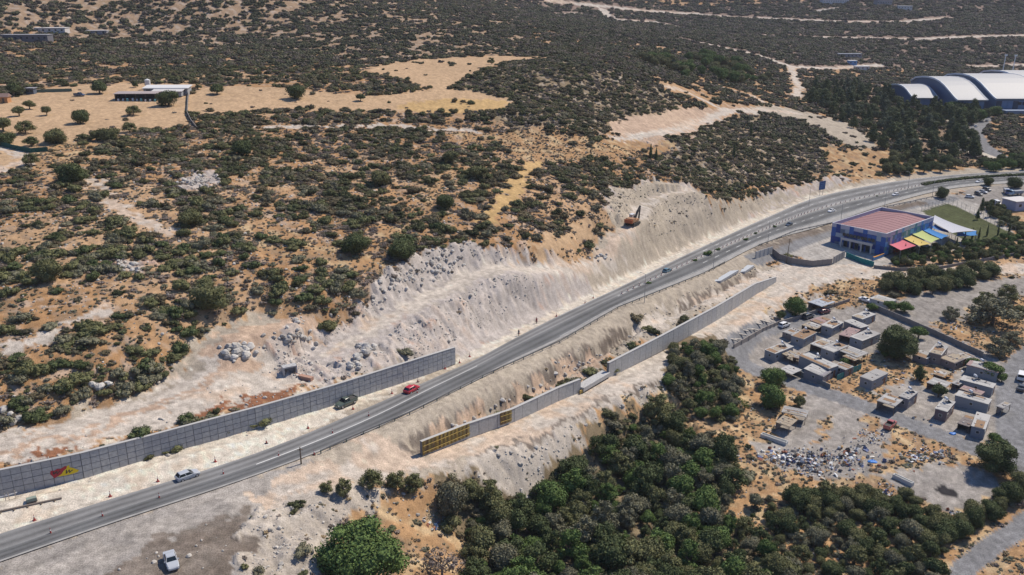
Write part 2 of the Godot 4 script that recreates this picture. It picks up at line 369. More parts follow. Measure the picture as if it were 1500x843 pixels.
func tps_fill() -> void:
	var px := PackedFloat64Array()
	var pz := PackedFloat64Array()
	var py := PackedFloat64Array()
	for r in ROAD:
		for w in [r[1], r[3]]:
			var p := at_level(r[0], w, r[4])
			px.append(p.x * 0.01); pz.append(p.z * 0.01); py.append(p.y)
	for i in range(0, LEVELS.size(), 3):
		var p := at_level(LEVELS[i], LEVELS[i + 1], LEVELS[i + 2])
		px.append(p.x * 0.01); pz.append(p.z * 0.01); py.append(p.y)
	for i in range(0, BEYOND.size(), 3):
		px.append(BEYOND[i] * 0.01); pz.append(BEYOND[i + 1] * 0.01); py.append(BEYOND[i + 2])
	var n := px.size()
	var m := n + 3
	var rows: Array[PackedFloat64Array] = []
	for i in m:
		var row := PackedFloat64Array()
		row.resize(m + 1)
		rows.append(row)
	for i in n:
		for j in n:
			var d := (px[i] - px[j]) ** 2 + (pz[i] - pz[j]) ** 2
			rows[i][j] = 0.5 * d * log(d + 1e-12) + (0.006 if i == j else 0.0)
		rows[i][n] = 1.0; rows[i][n + 1] = px[i]; rows[i][n + 2] = pz[i]
		rows[n][i] = 1.0; rows[n + 1][i] = px[i]; rows[n + 2][i] = pz[i]
		rows[i][m] = py[i]
	for k in m:
		var best := k
		for i in range(k + 1, m):
			if absf(rows[i][k]) > absf(rows[best][k]): best = i
		var sw := rows[k]
		rows[k] = rows[best]
		rows[best] = sw
		var rk := rows[k]
		for i in range(k + 1, m):
			var ri := rows[i]
			var f := ri[k] / rk[k]
			if f == 0.0: continue
			for j in range(k, m + 1):
				ri[j] -= f * rk[j]
			rows[i] = ri
	var w := PackedFloat64Array()
	w.resize(m)
	for i in range(m - 1, -1, -1):
		var s := rows[i][m]
		for j in range(i + 1, m):
			s -= rows[i][j] * w[j]
		w[i] = s / rows[i][i]
	var ca := NA / 5 + 2
	var cr := NR / 5 + 2
	var coarse := PackedFloat32Array()
	coarse.resize(ca * cr)
	for ir in cr:
		var r := R0 * exp(DR * ir * 5)
		for ia in ca:
			var a := A0 + DA * ia * 5
			var x := r * sin(a) * 0.01
			var z := (PZ - r * cos(a)) * 0.01
			var s := w[n] + w[n + 1] * x + w[n + 2] * z
			for j in n:
				var d := (x - px[j]) * (x - px[j]) + (z - pz[j]) * (z - pz[j]) + 1e-12
				s += w[j] * 0.5 * d * log(d)
			coarse[ir * ca + ia] = s
	HG.resize(NA * NR)
	for ir in NR:
		var i0 := ir / 5
		var fr := (ir % 5) / 5.0
		for ia in NA:
			var k := i0 * ca + ia / 5
			var fa := (ia % 5) / 5.0
			HG[ir * NA + ia] = lerpf(lerpf(coarse[k], coarse[k + 1], fa), lerpf(coarse[k + ca], coarse[k + ca + 1], fa), fr)

func vert(ir: int, ia: int) -> Vector2:
	var r := R0 * exp(DR * ir)
	var a := A0 + DA * ia
	return Vector2(r * sin(a), PZ - r * cos(a))

func cells(lo: Vector2, hi: Vector2) -> Array:  # grid box round a box of ground
	var b := [1e9, -1e9, 1e9, -1e9]
	for p in [lo, hi, Vector2(lo.x, hi.y), Vector2(hi.x, lo.y), Vector2(clampf(0, lo.x, hi.x), hi.y)]:
		var g := grid_of(p.x, p.y)
		b[0] = minf(b[0], g.x); b[1] = maxf(b[1], g.x); b[2] = minf(b[2], g.y); b[3] = maxf(b[3], g.y)
	return [clampi(int(b[0]), 0, NA - 1), clampi(int(b[1]) + 2, 0, NA), clampi(int(b[2]), 0, NR - 1), clampi(int(b[3]) + 2, 0, NR)]

# level a strip of ground: pts are Vector3 along the middle, hw half widths
var DG := PackedFloat32Array()
func level_strip(pts: Array, hw: Array, shoulder: float, sink: float) -> void:
	for i in pts.size() - 1:
		var a := Vector2(pts[i].x, pts[i].z)
		var b := Vector2(pts[i + 1].x, pts[i + 1].z)
		var reach: float = maxf(hw[i], hw[i + 1]) + shoulder
		var box := cells(Vector2(minf(a.x, b.x), minf(a.y, b.y)) - Vector2.ONE * reach, Vector2(maxf(a.x, b.x), maxf(a.y, b.y)) + Vector2.ONE * reach)
		var ab := b - a
		var l2 := ab.length_squared()
		for ir in range(box[2], box[3]):
			for ia in range(box[0], box[1]):
				var p := vert(ir, ia)
				var t := clampf((p - a).dot(ab) / l2, 0.0, 1.0)
				var d := p.distance_to(a + ab * t)
				var h: float = lerpf(hw[i], hw[i + 1], t)
				var w := 1.0 - smoothstep(h, h + shoulder, d)
				var k := ir * NA + ia
				if w > 0.0 and (d < DG[k]):
					DG[k] = d
					WG[k] = w
					TG[k] = lerpf(pts[i].y, pts[i + 1].y, t) - sink

func bench(uv: Array, hw: float, shoulder: float) -> void:  # a graded track along the slope
	var pts := []
	var w := []
	for i in range(0, uv.size(), 2): pts.append(G(uv[i], uv[i + 1]))
	var fine := []
	for i in pts.size() - 1:
		for k in 6: fine.append(spline(pts, i, k / 6.0))
	fine.append(pts[-1])
	for p in fine: w.append(hw)
	level_strip(fine, w, shoulder, 0.1)

func apply_levels() -> void:
	for k in NA * NR:
		if WG[k] > 0.0:
			HG[k] = lerpf(HG[k], TG[k], WG[k])

# raise the ground behind a wall
func step_behind(base: Array, fade0: float, fade1: float, low: float) -> void:
	var pts: Array[Vector2] = []
	var lo := Vector2.ONE * 1e9
	var hi := -lo
	for w in base:
		var p := at_level(w[0], w[1], w[2])
		pts.append(Vector2(p.x, p.z))
		lo = lo.min(pts[-1]); hi = hi.max(pts[-1])
	var box := cells(lo - Vector2.ONE * fade1, hi + Vector2.ONE * fade1)
	for ir in range(box[2], box[3]):
		for ia in range(box[0], box[1]):
			var v := vert(ir, ia)
			var best := 1e9
			var at := 0
			var tt := 0.0
			var over := 0.0
			for i in pts.size() - 1:
				var ab := pts[i + 1] - pts[i]
				var t := (v - pts[i]).dot(ab) / ab.length_squared()
				var tc := clampf(t, 0.0, 1.0)
				var d := v.distance_to(pts[i] + ab * tc)
				if d < best:
					best = d; at = i; tt = tc
					over = maxf(0.0, maxf(-t, t - 1.0)) * ab.length() if (i == 0 and t < 0.0) or (i == pts.size() - 2 and t > 1.0) else 0.0
			var dir := (pts[at + 1] - pts[at]).normalized()
			var d := (v - pts[at]).dot(Vector2(dir.y, -dir.x))
			if d < -6.0 or d > fade1 or over > 8.0: continue
			var lev: float = lerpf(base[at][2], base[at + 1][2], tt)
			var h: float = lerpf(base[at][3], base[at + 1][3], tt) - low
			var k := ir * NA + ia
			var ends := 1.0 - smoothstep(0.5, 8.0, over)
			if d < 0.7:
				HG[k] = lerpf(HG[k], lev - 0.05, smoothstep(-6.0, -2.0, d) * ends)
			else:
				var up := lev + h * smoothstep(0.7, 1.4, d)
				HG[k] = lerpf(HG[k], up, (1.0 - smoothstep(fade0, fade1, d)) * ends)

func dig(uv: Array, width: float, depth: float) -> void:
	for i in range(0, uv.size() - 2, 2):
		var pa := G(uv[i], uv[i + 1])
		var pb := G(uv[i + 2], uv[i + 3])
		var a := Vector2(pa.x, pa.z)
		var b := Vector2(pb.x, pb.z)
		var box := cells(Vector2(minf(a.x, b.x), minf(a.y, b.y)) - Vector2.ONE * width, Vector2(maxf(a.x, b.x), maxf(a.y, b.y)) + Vector2.ONE * width)
		for ir in range(box[2], box[3]):
			for ia in range(box[0], box[1]):
				var p := vert(ir, ia)
				var t := (p - a).dot(b - a) / (b - a).length_squared()
				if t < 0.0 or t >= 1.0: continue
				var d := p.distance_to(a.lerp(b, t)) + n2.get_noise_2d(p.x, p.y) * 0.5
				HG[ir * NA + ia] -= depth * (1.0 - smoothstep(width * 0.35, width * 0.6, d)) * (1.0 - WG[ir * NA + ia])

func paint_poly(kind: int, uv: Array) -> void:
	var pts := PackedVector2Array()
	for i in range(0, uv.size(), 2):
		var p := G(uv[i], uv[i + 1])
		pts.append(grid_of(p.x, p.z))
	var lo := 1e9
	var hi := -1e9
	for p in pts:
		lo = minf(lo, p.y); hi = maxf(hi, p.y)
	for ir in range(clampi(ceili(lo), 0, NR - 1), clampi(floori(hi) + 1, 0, NR)):
		var xs := PackedFloat32Array()
		for i in pts.size():
			var a := pts[i]
			var b := pts[(i + 1) % pts.size()]
			if (a.y <= ir) != (b.y <= ir):
				xs.append(a.x + (ir - a.y) / (b.y - a.y) * (b.x - a.x))
		xs.sort()
		for i in range(0, xs.size() - 1, 2):
			for ia in range(clampi(ceili(xs[i]), 0, NA), clampi(floori(xs[i + 1]) + 1, 0, NA)):
				CG[ir * NA + ia] = kind

func paint_line(kind: int, width: float, uv: Array) -> void:
	for i in range(0, uv.size() - 2, 2):
		var pa := G(uv[i], uv[i + 1])
		var pb := G(uv[i + 2], uv[i + 3])
		var a := Vector2(pa.x, pa.z)
		var b := Vector2(pb.x, pb.z)
		var h := width * 0.5
		var box := cells(Vector2(minf(a.x, b.x), minf(a.y, b.y)) - Vector2.ONE * h, Vector2(maxf(a.x, b.x), maxf(a.y, b.y)) + Vector2.ONE * h)
		for ir in range(box[2], box[3]):
			for ia in range(box[0], box[1]):
				var p := vert(ir, ia)
				var q := Geometry2D.get_closest_point_to_segment(p, a, b)
				if p.distance_to(q) < h + maxf(0.0, R0 * exp(DR * ir) * DR * 0.3):
					CG[ir * NA + ia] = kind

var road_a: Array[Vector3] = []
var road_m: Array[Vector3] = []
var road_b: Array[Vector3] = []

func spline(p: Array, i: int, t: float) -> Vector3:
	var a: Vector3 = p[maxi(i - 1, 0)]
	var b: Vector3 = p[i]
	var c: Vector3 = p[i + 1]
	var d: Vector3 = p[mini(i + 2, p.size() - 1)]
	var ta := sqrt(maxf(a.distance_to(b), 1e-3))
	var tb := sqrt(b.distance_to(c))
	var tc := sqrt(maxf(c.distance_to(d), 1e-3))
	var m1 := (c - b)
	var m2 := (c - b)
	if i > 0: m1 = (c - b + (b - a) * (tb / ta) ** 2) * 0.5
	if i < p.size() - 2: m2 = (c - b + (d - c) * (tb / tc) ** 2) * 0.5
	var t2 := t * t
	var t3 := t2 * t
	return b * (2 * t3 - 3 * t2 + 1) + m1 * (t3 - 2 * t2 + t) + c * (-2 * t3 + 3 * t2) + m2 * (t3 - t2)

func build_terrain() -> void:
	n1.seed = 3; n1.frequency = 0.045; n1.fractal_octaves = 4
	n2.seed = 8; n2.frequency = 0.35; n2.fractal_octaves = 3
	n3.seed = 21; n3.frequency = 0.011; n3.fractal_octaves = 3
	tps_fill()
	WG.resize(NA * NR); TG.resize(NA * NR); DG.resize(NA * NR); DG.fill(1e9); CG.resize(NA * NR)
	var la := []; var lm := []; var lb := []
	for r in ROAD:
		la.append(at_level(r[0], r[1], r[4])); lm.append(at_level(r[0], r[2], r[4])); lb.append(at_level(r[0], r[3], r[4]))
	for i in ROAD.size():
		for e in [[la, 1], [lb, 3]]:
			var y: float = ROAD[i][4]
			for it in 4:
				var p := at_level(ROAD[i][0], ROAD[i][e[1]], y)
				var best := 1e9
				for j in lm.size() - 1:
					var q := Geometry2D.get_closest_point_to_segment(Vector2(p.x, p.z), Vector2(lm[j].x, lm[j].z), Vector2(lm[j + 1].x, lm[j + 1].z))
					var d := q.distance_to(Vector2(p.x, p.z))
					if d < best:
						best = d
						y = lerpf(lm[j].y, lm[j + 1].y, q.distance_to(Vector2(lm[j].x, lm[j].z)) / Vector2(lm[j].x, lm[j].z).distance_to(Vector2(lm[j + 1].x, lm[j + 1].z)))
			e[0][i] = at_level(ROAD[i][0], ROAD[i][e[1]], y)
	for i in ROAD.size() - 1:
		for k in 8:
			road_a.append(spline(la, i, k / 8.0)); road_m.append(spline(lm, i, k / 8.0)); road_b.append(spline(lb, i, k / 8.0))
	road_a.append(la[-1]); road_m.append(lm[-1]); road_b.append(lb[-1])
	step_behind(WALL_HILL, 7.0, 34.0, 0.7)
	step_behind(WALL_NEAR, 2.0, 9.0, 0.9)
	step_behind(WALL_FAR, 2.5, 11.0, 0.6)
	bench([480, 520, 545, 482, 600, 452, 680, 412, 735, 395, 800, 398, 860, 392, 890, 372, 905, 350, 932, 331], 2.4, 9.0)
	bench([930, 331, 940, 305, 970, 285, 1010, 280], 1.8, 5.0)
	bench([960, 268, 1000, 272, 1030, 285], 1.6, 4.0)
	bench([440, 715, 500, 692, 560, 682, 640, 672, 740, 636, 870, 578, 985, 520, 1060, 472, 1140, 424, 1220, 388], 2.6, 11.0)
	bench([-30, 662, 80, 632, 180, 602, 250, 578, 290, 553, 302, 525, 330, 492, 400, 476], 2.4, 9.0)
	apply_levels()
	var before := WG.duplicate()
	WG.fill(0.0)
	DG.fill(1e9)
	var hw := []
	for i in road_m.size():
		var along := road_m[mini(i + 1, road_m.size() - 1)] - road_m[maxi(i - 1, 0)]
		var nrm := Vector3(along.z, 0, -along.x).normalized()
		hw.append(maxf(absf((road_a[i] - road_m[i]).dot(nrm)), absf((road_b[i] - road_m[i]).dot(nrm))) + 1.2)
	level_strip(road_m, hw, 9.0, 0.14)
	apply_levels()
	for q in NA * NR: WG[q] = maxf(WG[q], smoothstep(0.75, 1.0, before[q]))
	dig([600, 658, 650, 635, 740, 591, 800, 559, 850, 531, 900, 503, 935, 481], 2.6, 1.5)
	dig([455, 690, 520, 676, 590, 668], 1.4, 0.5)
	dig([985, 462, 1060, 424, 1110, 401], 1.6, 0.9)
	dig([1000, 690, 1010, 620, 985, 590], 4.0, 1.5)
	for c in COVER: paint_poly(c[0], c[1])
	for k in NA * NR:
		if WG[k] > 0.3 and CG[k] in [SCRUB, DRY, KNOLL]: CG[k] = BANK
	for l in LINES: paint_line(l[0], l[1], l[2])
	# uneven borders, relief and colour
	var old := CG.duplicate()
	var fine := FastNoiseLite.new()
	fine.seed = 5; fine.frequency = 0.55; fine.fractal_octaves = 2
	var verts := PackedVector3Array(); verts.resize(NA * NR)
	var cols := PackedColorArray(); cols.resize(NA * NR)
	for ir in NR:
		for ia in NA:
			var k := ir * NA + ia
			var p := vert(ir, ia)
			var a := n1.get_noise_2d(p.x * 3.0, p.y * 3.0)
			var b := n1.get_noise_2d(p.x * 3.0 + 500.0, p.y * 3.0)
			var g := grid_of(p.x + a * 4.5, p.y + b * 4.5)
			var here := old[k]
			var kind: int = old[clampi(int(g.y + 0.5), 0, NR - 1) * NA + clampi(int(g.x + 0.5), 0, NA - 1)]
			if here in [ALLEY, TURF, YARD, SAND, ASH]: kind = here
			elif kind in [ALLEY, TURF, YARD]: kind = here
			CG[k] = kind
			var mid_n := n2.get_noise_2d(p.x, p.y)
			var big := n3.get_noise_2d(p.x, p.y)
			var tiny := fine.get_noise_2d(p.x, p.y)
			var rough: float = ROUGH[kind] * (1.0 - smoothstep(0.3, 1.0, WG[k]))
			if kind == RUBBLE or kind == BANK:  # gullies that run down the cut face
				var gul := n2.get_noise_3d(p.x * 0.55, HG[k] * 0.9, p.y * 0.55)
				var chip := n2.get_noise_3d(p.x * 1.9, HG[k] * 2.0, p.y * 1.9)
				var st := HG[k] / 2.1 + a * 1.6
				var saw := st - floorf(st)
				HG[k] += rough * ((smoothstep(0.3, 0.7, saw) - saw) * 1.3 * smoothstep(-0.2, 0.3, b) + absf(gul) * 1.1 + chip * 0.8 + a * 1.2)
				mid_n = chip * 1.3
			else:
				HG[k] += rough * (a * 1.5 + mid_n * 0.6 + absf(tiny) * 0.25)
			verts[k] = Vector3(p.x, HG[k], p.y)
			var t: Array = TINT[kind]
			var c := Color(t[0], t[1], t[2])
			match kind:
				SCRUB, DRY, FAR, KNOLL, TERRACE, GOLD, PINK:
					var stony := smoothstep(0.12, 0.4, b + mid_n * 0.5)
					if kind == SCRUB or kind == FAR or kind == KNOLL: c = c.lerp(Color(0.44, 0.40, 0.365), stony * 0.4)
					if kind == SCRUB: c = c.lerp(Color(0.37, 0.25, 0.15), smoothstep(0.0, 0.35, big + a * 0.3) * 0.7)
					if kind == SCRUB or kind == DRY: c = c.lerp(Color(0.26, 0.19, 0.13), smoothstep(0.05, 0.45, -a + mid_n * 0.4) * 0.6)
					if kind == TERRACE: c = c.lerp(Color(0.28, 0.215, 0.165), smoothstep(0.0, 0.4, a) * 0.6)
					if kind == DRY: c = c.lerp(Color(0.42, 0.31, 0.185), smoothstep(0.0, 0.4, b))
				RUBBLE:
					c = c.lerp(Color(0.36, 0.305, 0.265), smoothstep(-0.05, 0.35, a + big))
					c = c.lerp(Color(0.40, 0.25, 0.18), smoothstep(0.25, 0.5, b + big * 0.5) * 0.6)
				TRACK, CLAY:
					c = c.lerp(Color(0.40, 0.30, 0.22), smoothstep(0.0, 0.4, a + big) * 0.7)
				GRAVEL, BROWN, MOUND, YARD:
					c = c.lerp(Color(0.37, 0.335, 0.295), smoothstep(0.0, 0.4, b + big) * (0.35 if kind != BROWN else 0.15))
				BANK:
					c = c.lerp(Color(0.33, 0.285, 0.225), smoothstep(-0.1, 0.3, a) * 0.7)
				SAND:
					c = c.lerp(Color(0.47, 0.38, 0.29), smoothstep(0.05, 0.4, a) * 0.6)
			var far_fade := 1.0 / (1.0 + ir * 0.0012)
			var v := 1.0 + far_fade * (mid_n * 0.26 + tiny * 0.20 + a * 0.28 + big * 0.15)
			if kind in [SAND, GRAVEL, TRACK, CLAY, BROWN, YARD, RUBBLE]:  # wheel and blade marks along the works
				v += (0.10 if kind == RUBBLE else 0.26) * n2.get_noise_2d((p.x + p.y) * 1.1, (p.y - p.x) * 0.07) + 0.10 * n2.get_noise_2d(p.x * 0.12 + 40.0, p.y * 0.9)
			c *= 1.85 * clampf(v, 0.55, 1.5)
			c.a = 1.0
			cols[k] = c
	var norms := PackedVector3Array(); norms.resize(NA * NR)
	var index := PackedInt32Array()
	index.resize((NA - 1) * (NR - 1) * 6)
	var q := 0
	for ir in NR:
		for ia in NA:
			var k := ir * NA + ia
			var ea := verts[k + (1 if ia < NA - 1 else 0)] - verts[k - (1 if ia > 0 else 0)]
			var er := verts[k + (NA if ir < NR - 1 else 0)] - verts[k - (NA if ir > 0 else 0)]
			norms[k] = ea.cross(er).normalized()
			if ir < NR - 1 and ia < NA - 1:
				index[q] = k; index[q + 1] = k + NA; index[q + 2] = k + 1
				index[q + 3] = k + 1; index[q + 4] = k + NA; index[q + 5] = k + NA + 1
				q += 6
	var arr := []
	arr.resize(Mesh.ARRAY_MAX)
	arr[Mesh.ARRAY_VERTEX] = verts; arr[Mesh.ARRAY_NORMAL] = norms; arr[Mesh.ARRAY_COLOR] = cols; arr[Mesh.ARRAY_INDEX] = index
	var mesh := ArrayMesh.new()
	mesh.add_surface_from_arrays(Mesh.PRIMITIVE_TRIANGLES, arr)
	var m := grained("earth", 1, 1, 1, 0.21, 1.0, 0.5, 0.68)
	m.vertex_color_use_as_albedo = true
	m.metallic_specular = 0.2
	m.detail_enabled = true
	m.detail_albedo = ntex(0.02, 0.8, 1.0, 77)
	m.detail_blend_mode = BaseMaterial3D.BLEND_MODE_MUL
	m.detail_uv_layer = BaseMaterial3D.DETAIL_UV_2
	m.uv2_triplanar = true
	m.uv2_world_triplanar = true
	m.uv2_scale = Vector3.ONE * 0.047
	structure("ground", "dry hillside and valley ground with soil, pale cuttings and gravel", mesh, m)
# ---------------------------------------------------------------- plants
func blob(k: MB, o: Vector3, r: Vector3, g: RandomNumberGenerator, rings := 4, seg := 7) -> void:
	var pts := []
	for i in rings + 1:
		var row := []
		var ph := PI * i / rings
		for j in seg:
			var th := TAU * j / seg
			var w := g.randf_range(0.82, 1.12)
			row.append(o + Vector3(sin(ph) * cos(th) * r.x, cos(ph) * r.y, sin(ph) * sin(th) * r.z) * w)
		pts.append(row)
	for i in rings:
		for j in seg:
			var j2 := (j + 1) % seg
			k.tri(pts[i][j], pts[i][j2], pts[i + 1][j2])
			k.tri(pts[i][j], pts[i + 1][j2], pts[i + 1][j])

func crown(sd: int, lobes: Array, leaves: int, leaf: float, core := 0.78, slim := 0.75) -> ArrayMesh:
	var g := RandomNumberGenerator.new()
	g.seed = sd
	var k := MB.new()
	var weight := []
	var sum := 0.0
	for l in lobes:
		var tone := g.randf_range(0.8, 1.05)
		k.col = Color(tone, tone, tone)
		if core > 0.0: blob(k, l[0], l[1] * core, g)
		sum += l[1].x * l[1].z + l[1].y * l[1].x
		weight.append(sum)
	var done := 0
	var tries := 0
	while done < leaves and tries < leaves * 4:
		tries += 1
		var pick := g.randf() * sum
		var li := 0
		while weight[li] < pick: li += 1
		var d := Vector3(g.randfn(), g.randfn(), g.randfn()).normalized()
		var at: Vector3 = lobes[li][0] + d * lobes[li][1] * g.randf_range(0.74, 1.24)
		if at.y < 0.02: continue
		var inside := false
		for o in lobes.size():
			if o != li and ((at - lobes[o][0]) / lobes[o][1]).length() < 0.8:
				inside = true
				break
		if inside: continue
		var nn := (d + Vector3(g.randfn(), g.randfn(), g.randfn()) * 0.55).normalized()
		var x := nn.cross(Vector3(g.randfn(), g.randfn(), g.randfn())).normalized()
		var y := nn.cross(x)
		var s := leaf * g.randf_range(0.6, 1.4)
		var tone := g.randf_range(0.6, 1.35)
		var warm := g.randf_range(-0.1, 0.12)
		k.col = Color(tone * (1.0 + warm), tone, tone * (1.0 - warm))
		k.quad(at - x * s, at + y * s * slim - nn * s * 0.2, at + x * s, at - y * s * slim - nn * s * 0.2)
		done += 1
	return k.mesh()

func lobes_of(g: RandomNumberGenerator, n: int, spread: float, low: float, high: float, r0: float, r1: float) -> Array:
	var out := []
	for i in n:
		var a := TAU * (i + g.randf() * 0.7) / n
		var d := spread * sqrt(g.randf_range(0.12, 1.0))
		var r := g.randf_range(r0, r1)
		out.append([Vector3(cos(a) * d, g.randf_range(low, high), sin(a) * d), Vector3(r * g.randf_range(0.85, 1.2), r * g.randf_range(0.7, 0.95), r * g.randf_range(0.85, 1.2))])
	return out

func trunk(sd: int, h: float, r: float, limbs: int, reach: float) -> ArrayMesh:
	var g := RandomNumberGenerator.new()
	g.seed = sd
	var k := MB.new()
	var top := Vector3(g.randf_range(-0.08, 0.08), h, g.randf_range(-0.08, 0.08))
	k.tube(Vector3(0, -0.25, 0), top * 0.5, r * 1.25, r, 7)
	k.tube(top * 0.5, top, r, r * 0.75, 7)
	for i in limbs:
		var a := TAU * (i + g.randf() * 0.5) / limbs
		k.tube(top * g.randf_range(0.8, 1.0), top + Vector3(cos(a) * reach, reach * g.randf_range(0.7, 1.2), sin(a) * reach), r * 0.6, r * 0.15, 5)
	return k.mesh()

var tree_kinds := {}
var shrub_meshes := []
var thorn_meshes := []
var clump_meshes := []

func prepare_plants() -> void:
	var g := RandomNumberGenerator.new()
	g.seed = 31
	# unit sizes: crown radius about 1
	var broad := []
	for i in 6:
		var lb := [[Vector3(0, 1.15, 0), Vector3(0.6, 0.55, 0.6)]]
		lb.append_array(lobes_of(g, 7, 0.62, 0.75, 1.35, 0.32, 0.5))
		broad.append([crown(100 + i, lb, 1900, 0.066), trunk(200 + i, 0.55, 0.09, 4, 0.4)])
	var dense := []
	for i in 4:
		var lb := [[Vector3(0, 0.8, 0), Vector3(0.75, 0.65, 0.75)]]
		lb.append_array(lobes_of(g, 9, 0.66, 0.4, 1.2, 0.3, 0.48))
		dense.append([crown(130 + i, lb, 3200, 0.052), trunk(230 + i, 0.4, 0.09, 4, 0.4)])
	var loose := []
	for i in 5:
		var lb := []
		lb.append_array(lobes_of(g, 9, 0.8, 0.35, 1.0, 0.2, 0.42))
		lb.append_array(lobes_of(g, 6, 0.45, 0.9, 1.6, 0.18, 0.36))
		loose.append([crown(170 + i, lb, 2400, 0.055, 0.6), trunk(270 + i, 0.45, 0.07, 6, 0.5)])
	var huge := []
	for i in 1:
		var lb := [[Vector3(0, 0.8, 0), Vector3(0.7, 0.6, 0.7)]]
		lb.append_array(lobes_of(g, 22, 0.74, 0.35, 1.35, 0.2, 0.36))
		huge.append([crown(150 + i, lb, 9000, 0.032), trunk(250 + i, 0.4, 0.07, 5, 0.4)])
	var pine := []
	for i in 4:
		var lb := []
		for j in 5:
			var f := j / 4.0
			lb.append([Vector3(g.randf_range(-0.12, 0.12), 0.7 + f * 1.7, g.randf_range(-0.12, 0.12)), Vector3(0.75 - f * 0.42, 0.42, 0.75 - f * 0.42)])
		lb.append_array(lobes_of(g, 6, 0.55, 0.6, 1.8, 0.25, 0.38))
		pine.append([crown(160 + i, lb, 1000, 0.085, 0.75, 0.5), trunk(260 + i, 1.0, 0.09, 4, 0.3)])
	var cypress := []
	for i in 2:
		var lb := []
		for j in 7:
			var f := j / 6.0
			lb.append([Vector3(0, 0.5 + f * 6.2, 0), Vector3.ONE * (0.9 - absf(f - 0.3) * 0.95) + Vector3(0, 0.5, 0)])
		cypress.append([crown(180 + i, lb, 600, 0.16, 0.85, 0.5), trunk(280 + i, 0.6, 0.2, 0, 0.1)])
	var thin := []
	for i in 3:
		var lb := lobes_of(g, 8, 0.62, 0.6, 1.4, 0.28, 0.42)
		thin.append([crown(190 + i, lb, 520, 0.075, 0.35, 0.5), trunk(290 + i, 0.6, 0.06, 6, 0.55)])
	tree_kinds = {"broad": broad, "dense": dense, "huge": huge, "loose": loose, "pine": pine, "cypress": cypress, "thin": thin}
	for i in 5:
		shrub_meshes.append(crown(300 + i, lobes_of(g, 6, 0.6, 0.18, 0.6, 0.32, 0.52), 420, 0.075, 0.82))
	for i in 4:
		thorn_meshes.append(crown(320 + i, lobes_of(g, 7, 0.66, 0.12, 0.42, 0.26, 0.42), 330, 0.07, 0.75, 0.4))
	for i in 3:
		clump_meshes.append(crown(340 + i, lobes_of(g, 6, 0.7, 0.12, 0.55, 0.3, 0.5), 110, 0.13, 0.85))
	foliage("leaf_olive", 0.155, 0.159, 0.074)
	foliage("leaf_dark", 0.090, 0.113, 0.049)
	foliage("leaf_green", 0.113, 0.170, 0.053)
	foliage("leaf_fresh", 0.11, 0.17, 0.04)
	foliage("leaf_grey", 0.190, 0.184, 0.121)
	foliage("leaf_dry", 0.236, 0.190, 0.161)
	foliage("leaf_blue", 0.092, 0.115, 0.071)
	foliage("leaf_tint", 1, 1, 1)
	mat("bark", 0.13, 0.10, 0.075, 0.95)
	mat("bark_grey", 0.22, 0.20, 0.18, 0.95)

func tree_at(p: Vector3, radius: float, kind: String, leaf: String, called: String, label: String, group := "", tall := 1.0) -> Node3D:
	var set: Array = tree_kinds[kind]
	var pick: Array = set[rng.randi() % set.size()]
	var o := thing(called, label, "tree", p, rng.randf() * TAU, group)
	o.scale = Vector3(radius * rng.randf_range(0.85, 1.15), radius * tall, radius * rng.randf_range(0.85, 1.15)) if called != "cypress" else Vector3(radius, radius * tall, radius)
	part(o, "trunk", pick[1], M["bark_grey"] if kind == "thin" else M["bark"])
	part(o, "crown", pick[0], M[leaf])
	return o

# u, v of the foot and the width of the crown in photograph pixels
func tree_px(u: float, w: float, wide: float, kind: String, leaf: String, called: String, label: String, group := "", tall := 1.0) -> Node3D:
	var p := G(u, w)
	var dep := (CAM_H - p.y) * sp - p.z * cp
	return tree_at(p, wide * 0.5 * dep / FPX / 0.98, kind, leaf, called, label, group, tall)

func inside_px(u: float, w: float, poly: PackedVector2Array) -> bool:
	return Geometry2D.is_point_in_polygon(Vector2(u, w), poly)

func poly_of(a: Array) -> PackedVector2Array:
	var out := PackedVector2Array()
	for i in range(0, a.size(), 2): out.append(Vector2(a[i], a[i + 1]))
	return out

# trees set out at random, never closer than the gap, inside an outline on the ground
func grove(outline: Array, gap: float, most: int, small: float, large: float, kinds: Array, leaves: Array, called: String, labels: Array, group: String, tall := 1.0) -> void:
	var ground := PackedVector2Array()
	var lo := Vector2.ONE * 1e9
	var hi := -lo
	for i in range(0, outline.size(), 2):
		var p := G(outline[i], outline[i + 1])
		ground.append(Vector2(p.x, p.z))
		lo = lo.min(ground[-1]); hi = hi.max(ground[-1])
	var placed: Array[Vector2] = []
	for i in most * 30:
		if placed.size() >= most: break
		var q := Vector2(rng.randf_range(lo.x, hi.x), rng.randf_range(lo.y, hi.y))
		if not Geometry2D.is_point_in_polygon(q, ground): continue
		var near := false
		for o in placed:
			if o.distance_squared_to(q) < gap * gap:
				near = true
				break
		if near: continue
		placed.append(q)
		var kk := rng.randi() % leaves.size()
		var size := rng.randf_range(small, large)
		var share := (size - small) / (large - small)
		var part_of := ("far " if q.y < lerpf(lo.y, hi.y, 0.34) else "near " if q.y > lerpf(lo.y, hi.y, 0.67) else "middle ") + ("left" if q.x < lerpf(lo.x, hi.x, 0.34) else "right" if q.x > lerpf(lo.x, hi.x, 0.67) else "centre")
		var label: String = "%s%s, %s part" % ["small " if share < 0.25 else "large " if share > 0.75 else "", labels[kk], part_of]
		tree_at(on(Vector3(q.x, 0, q.y)), size, kinds[rng.randi() % kinds.size()], leaves[kk], called, label, group, tall * rng.randf_range(0.85, 1.2))

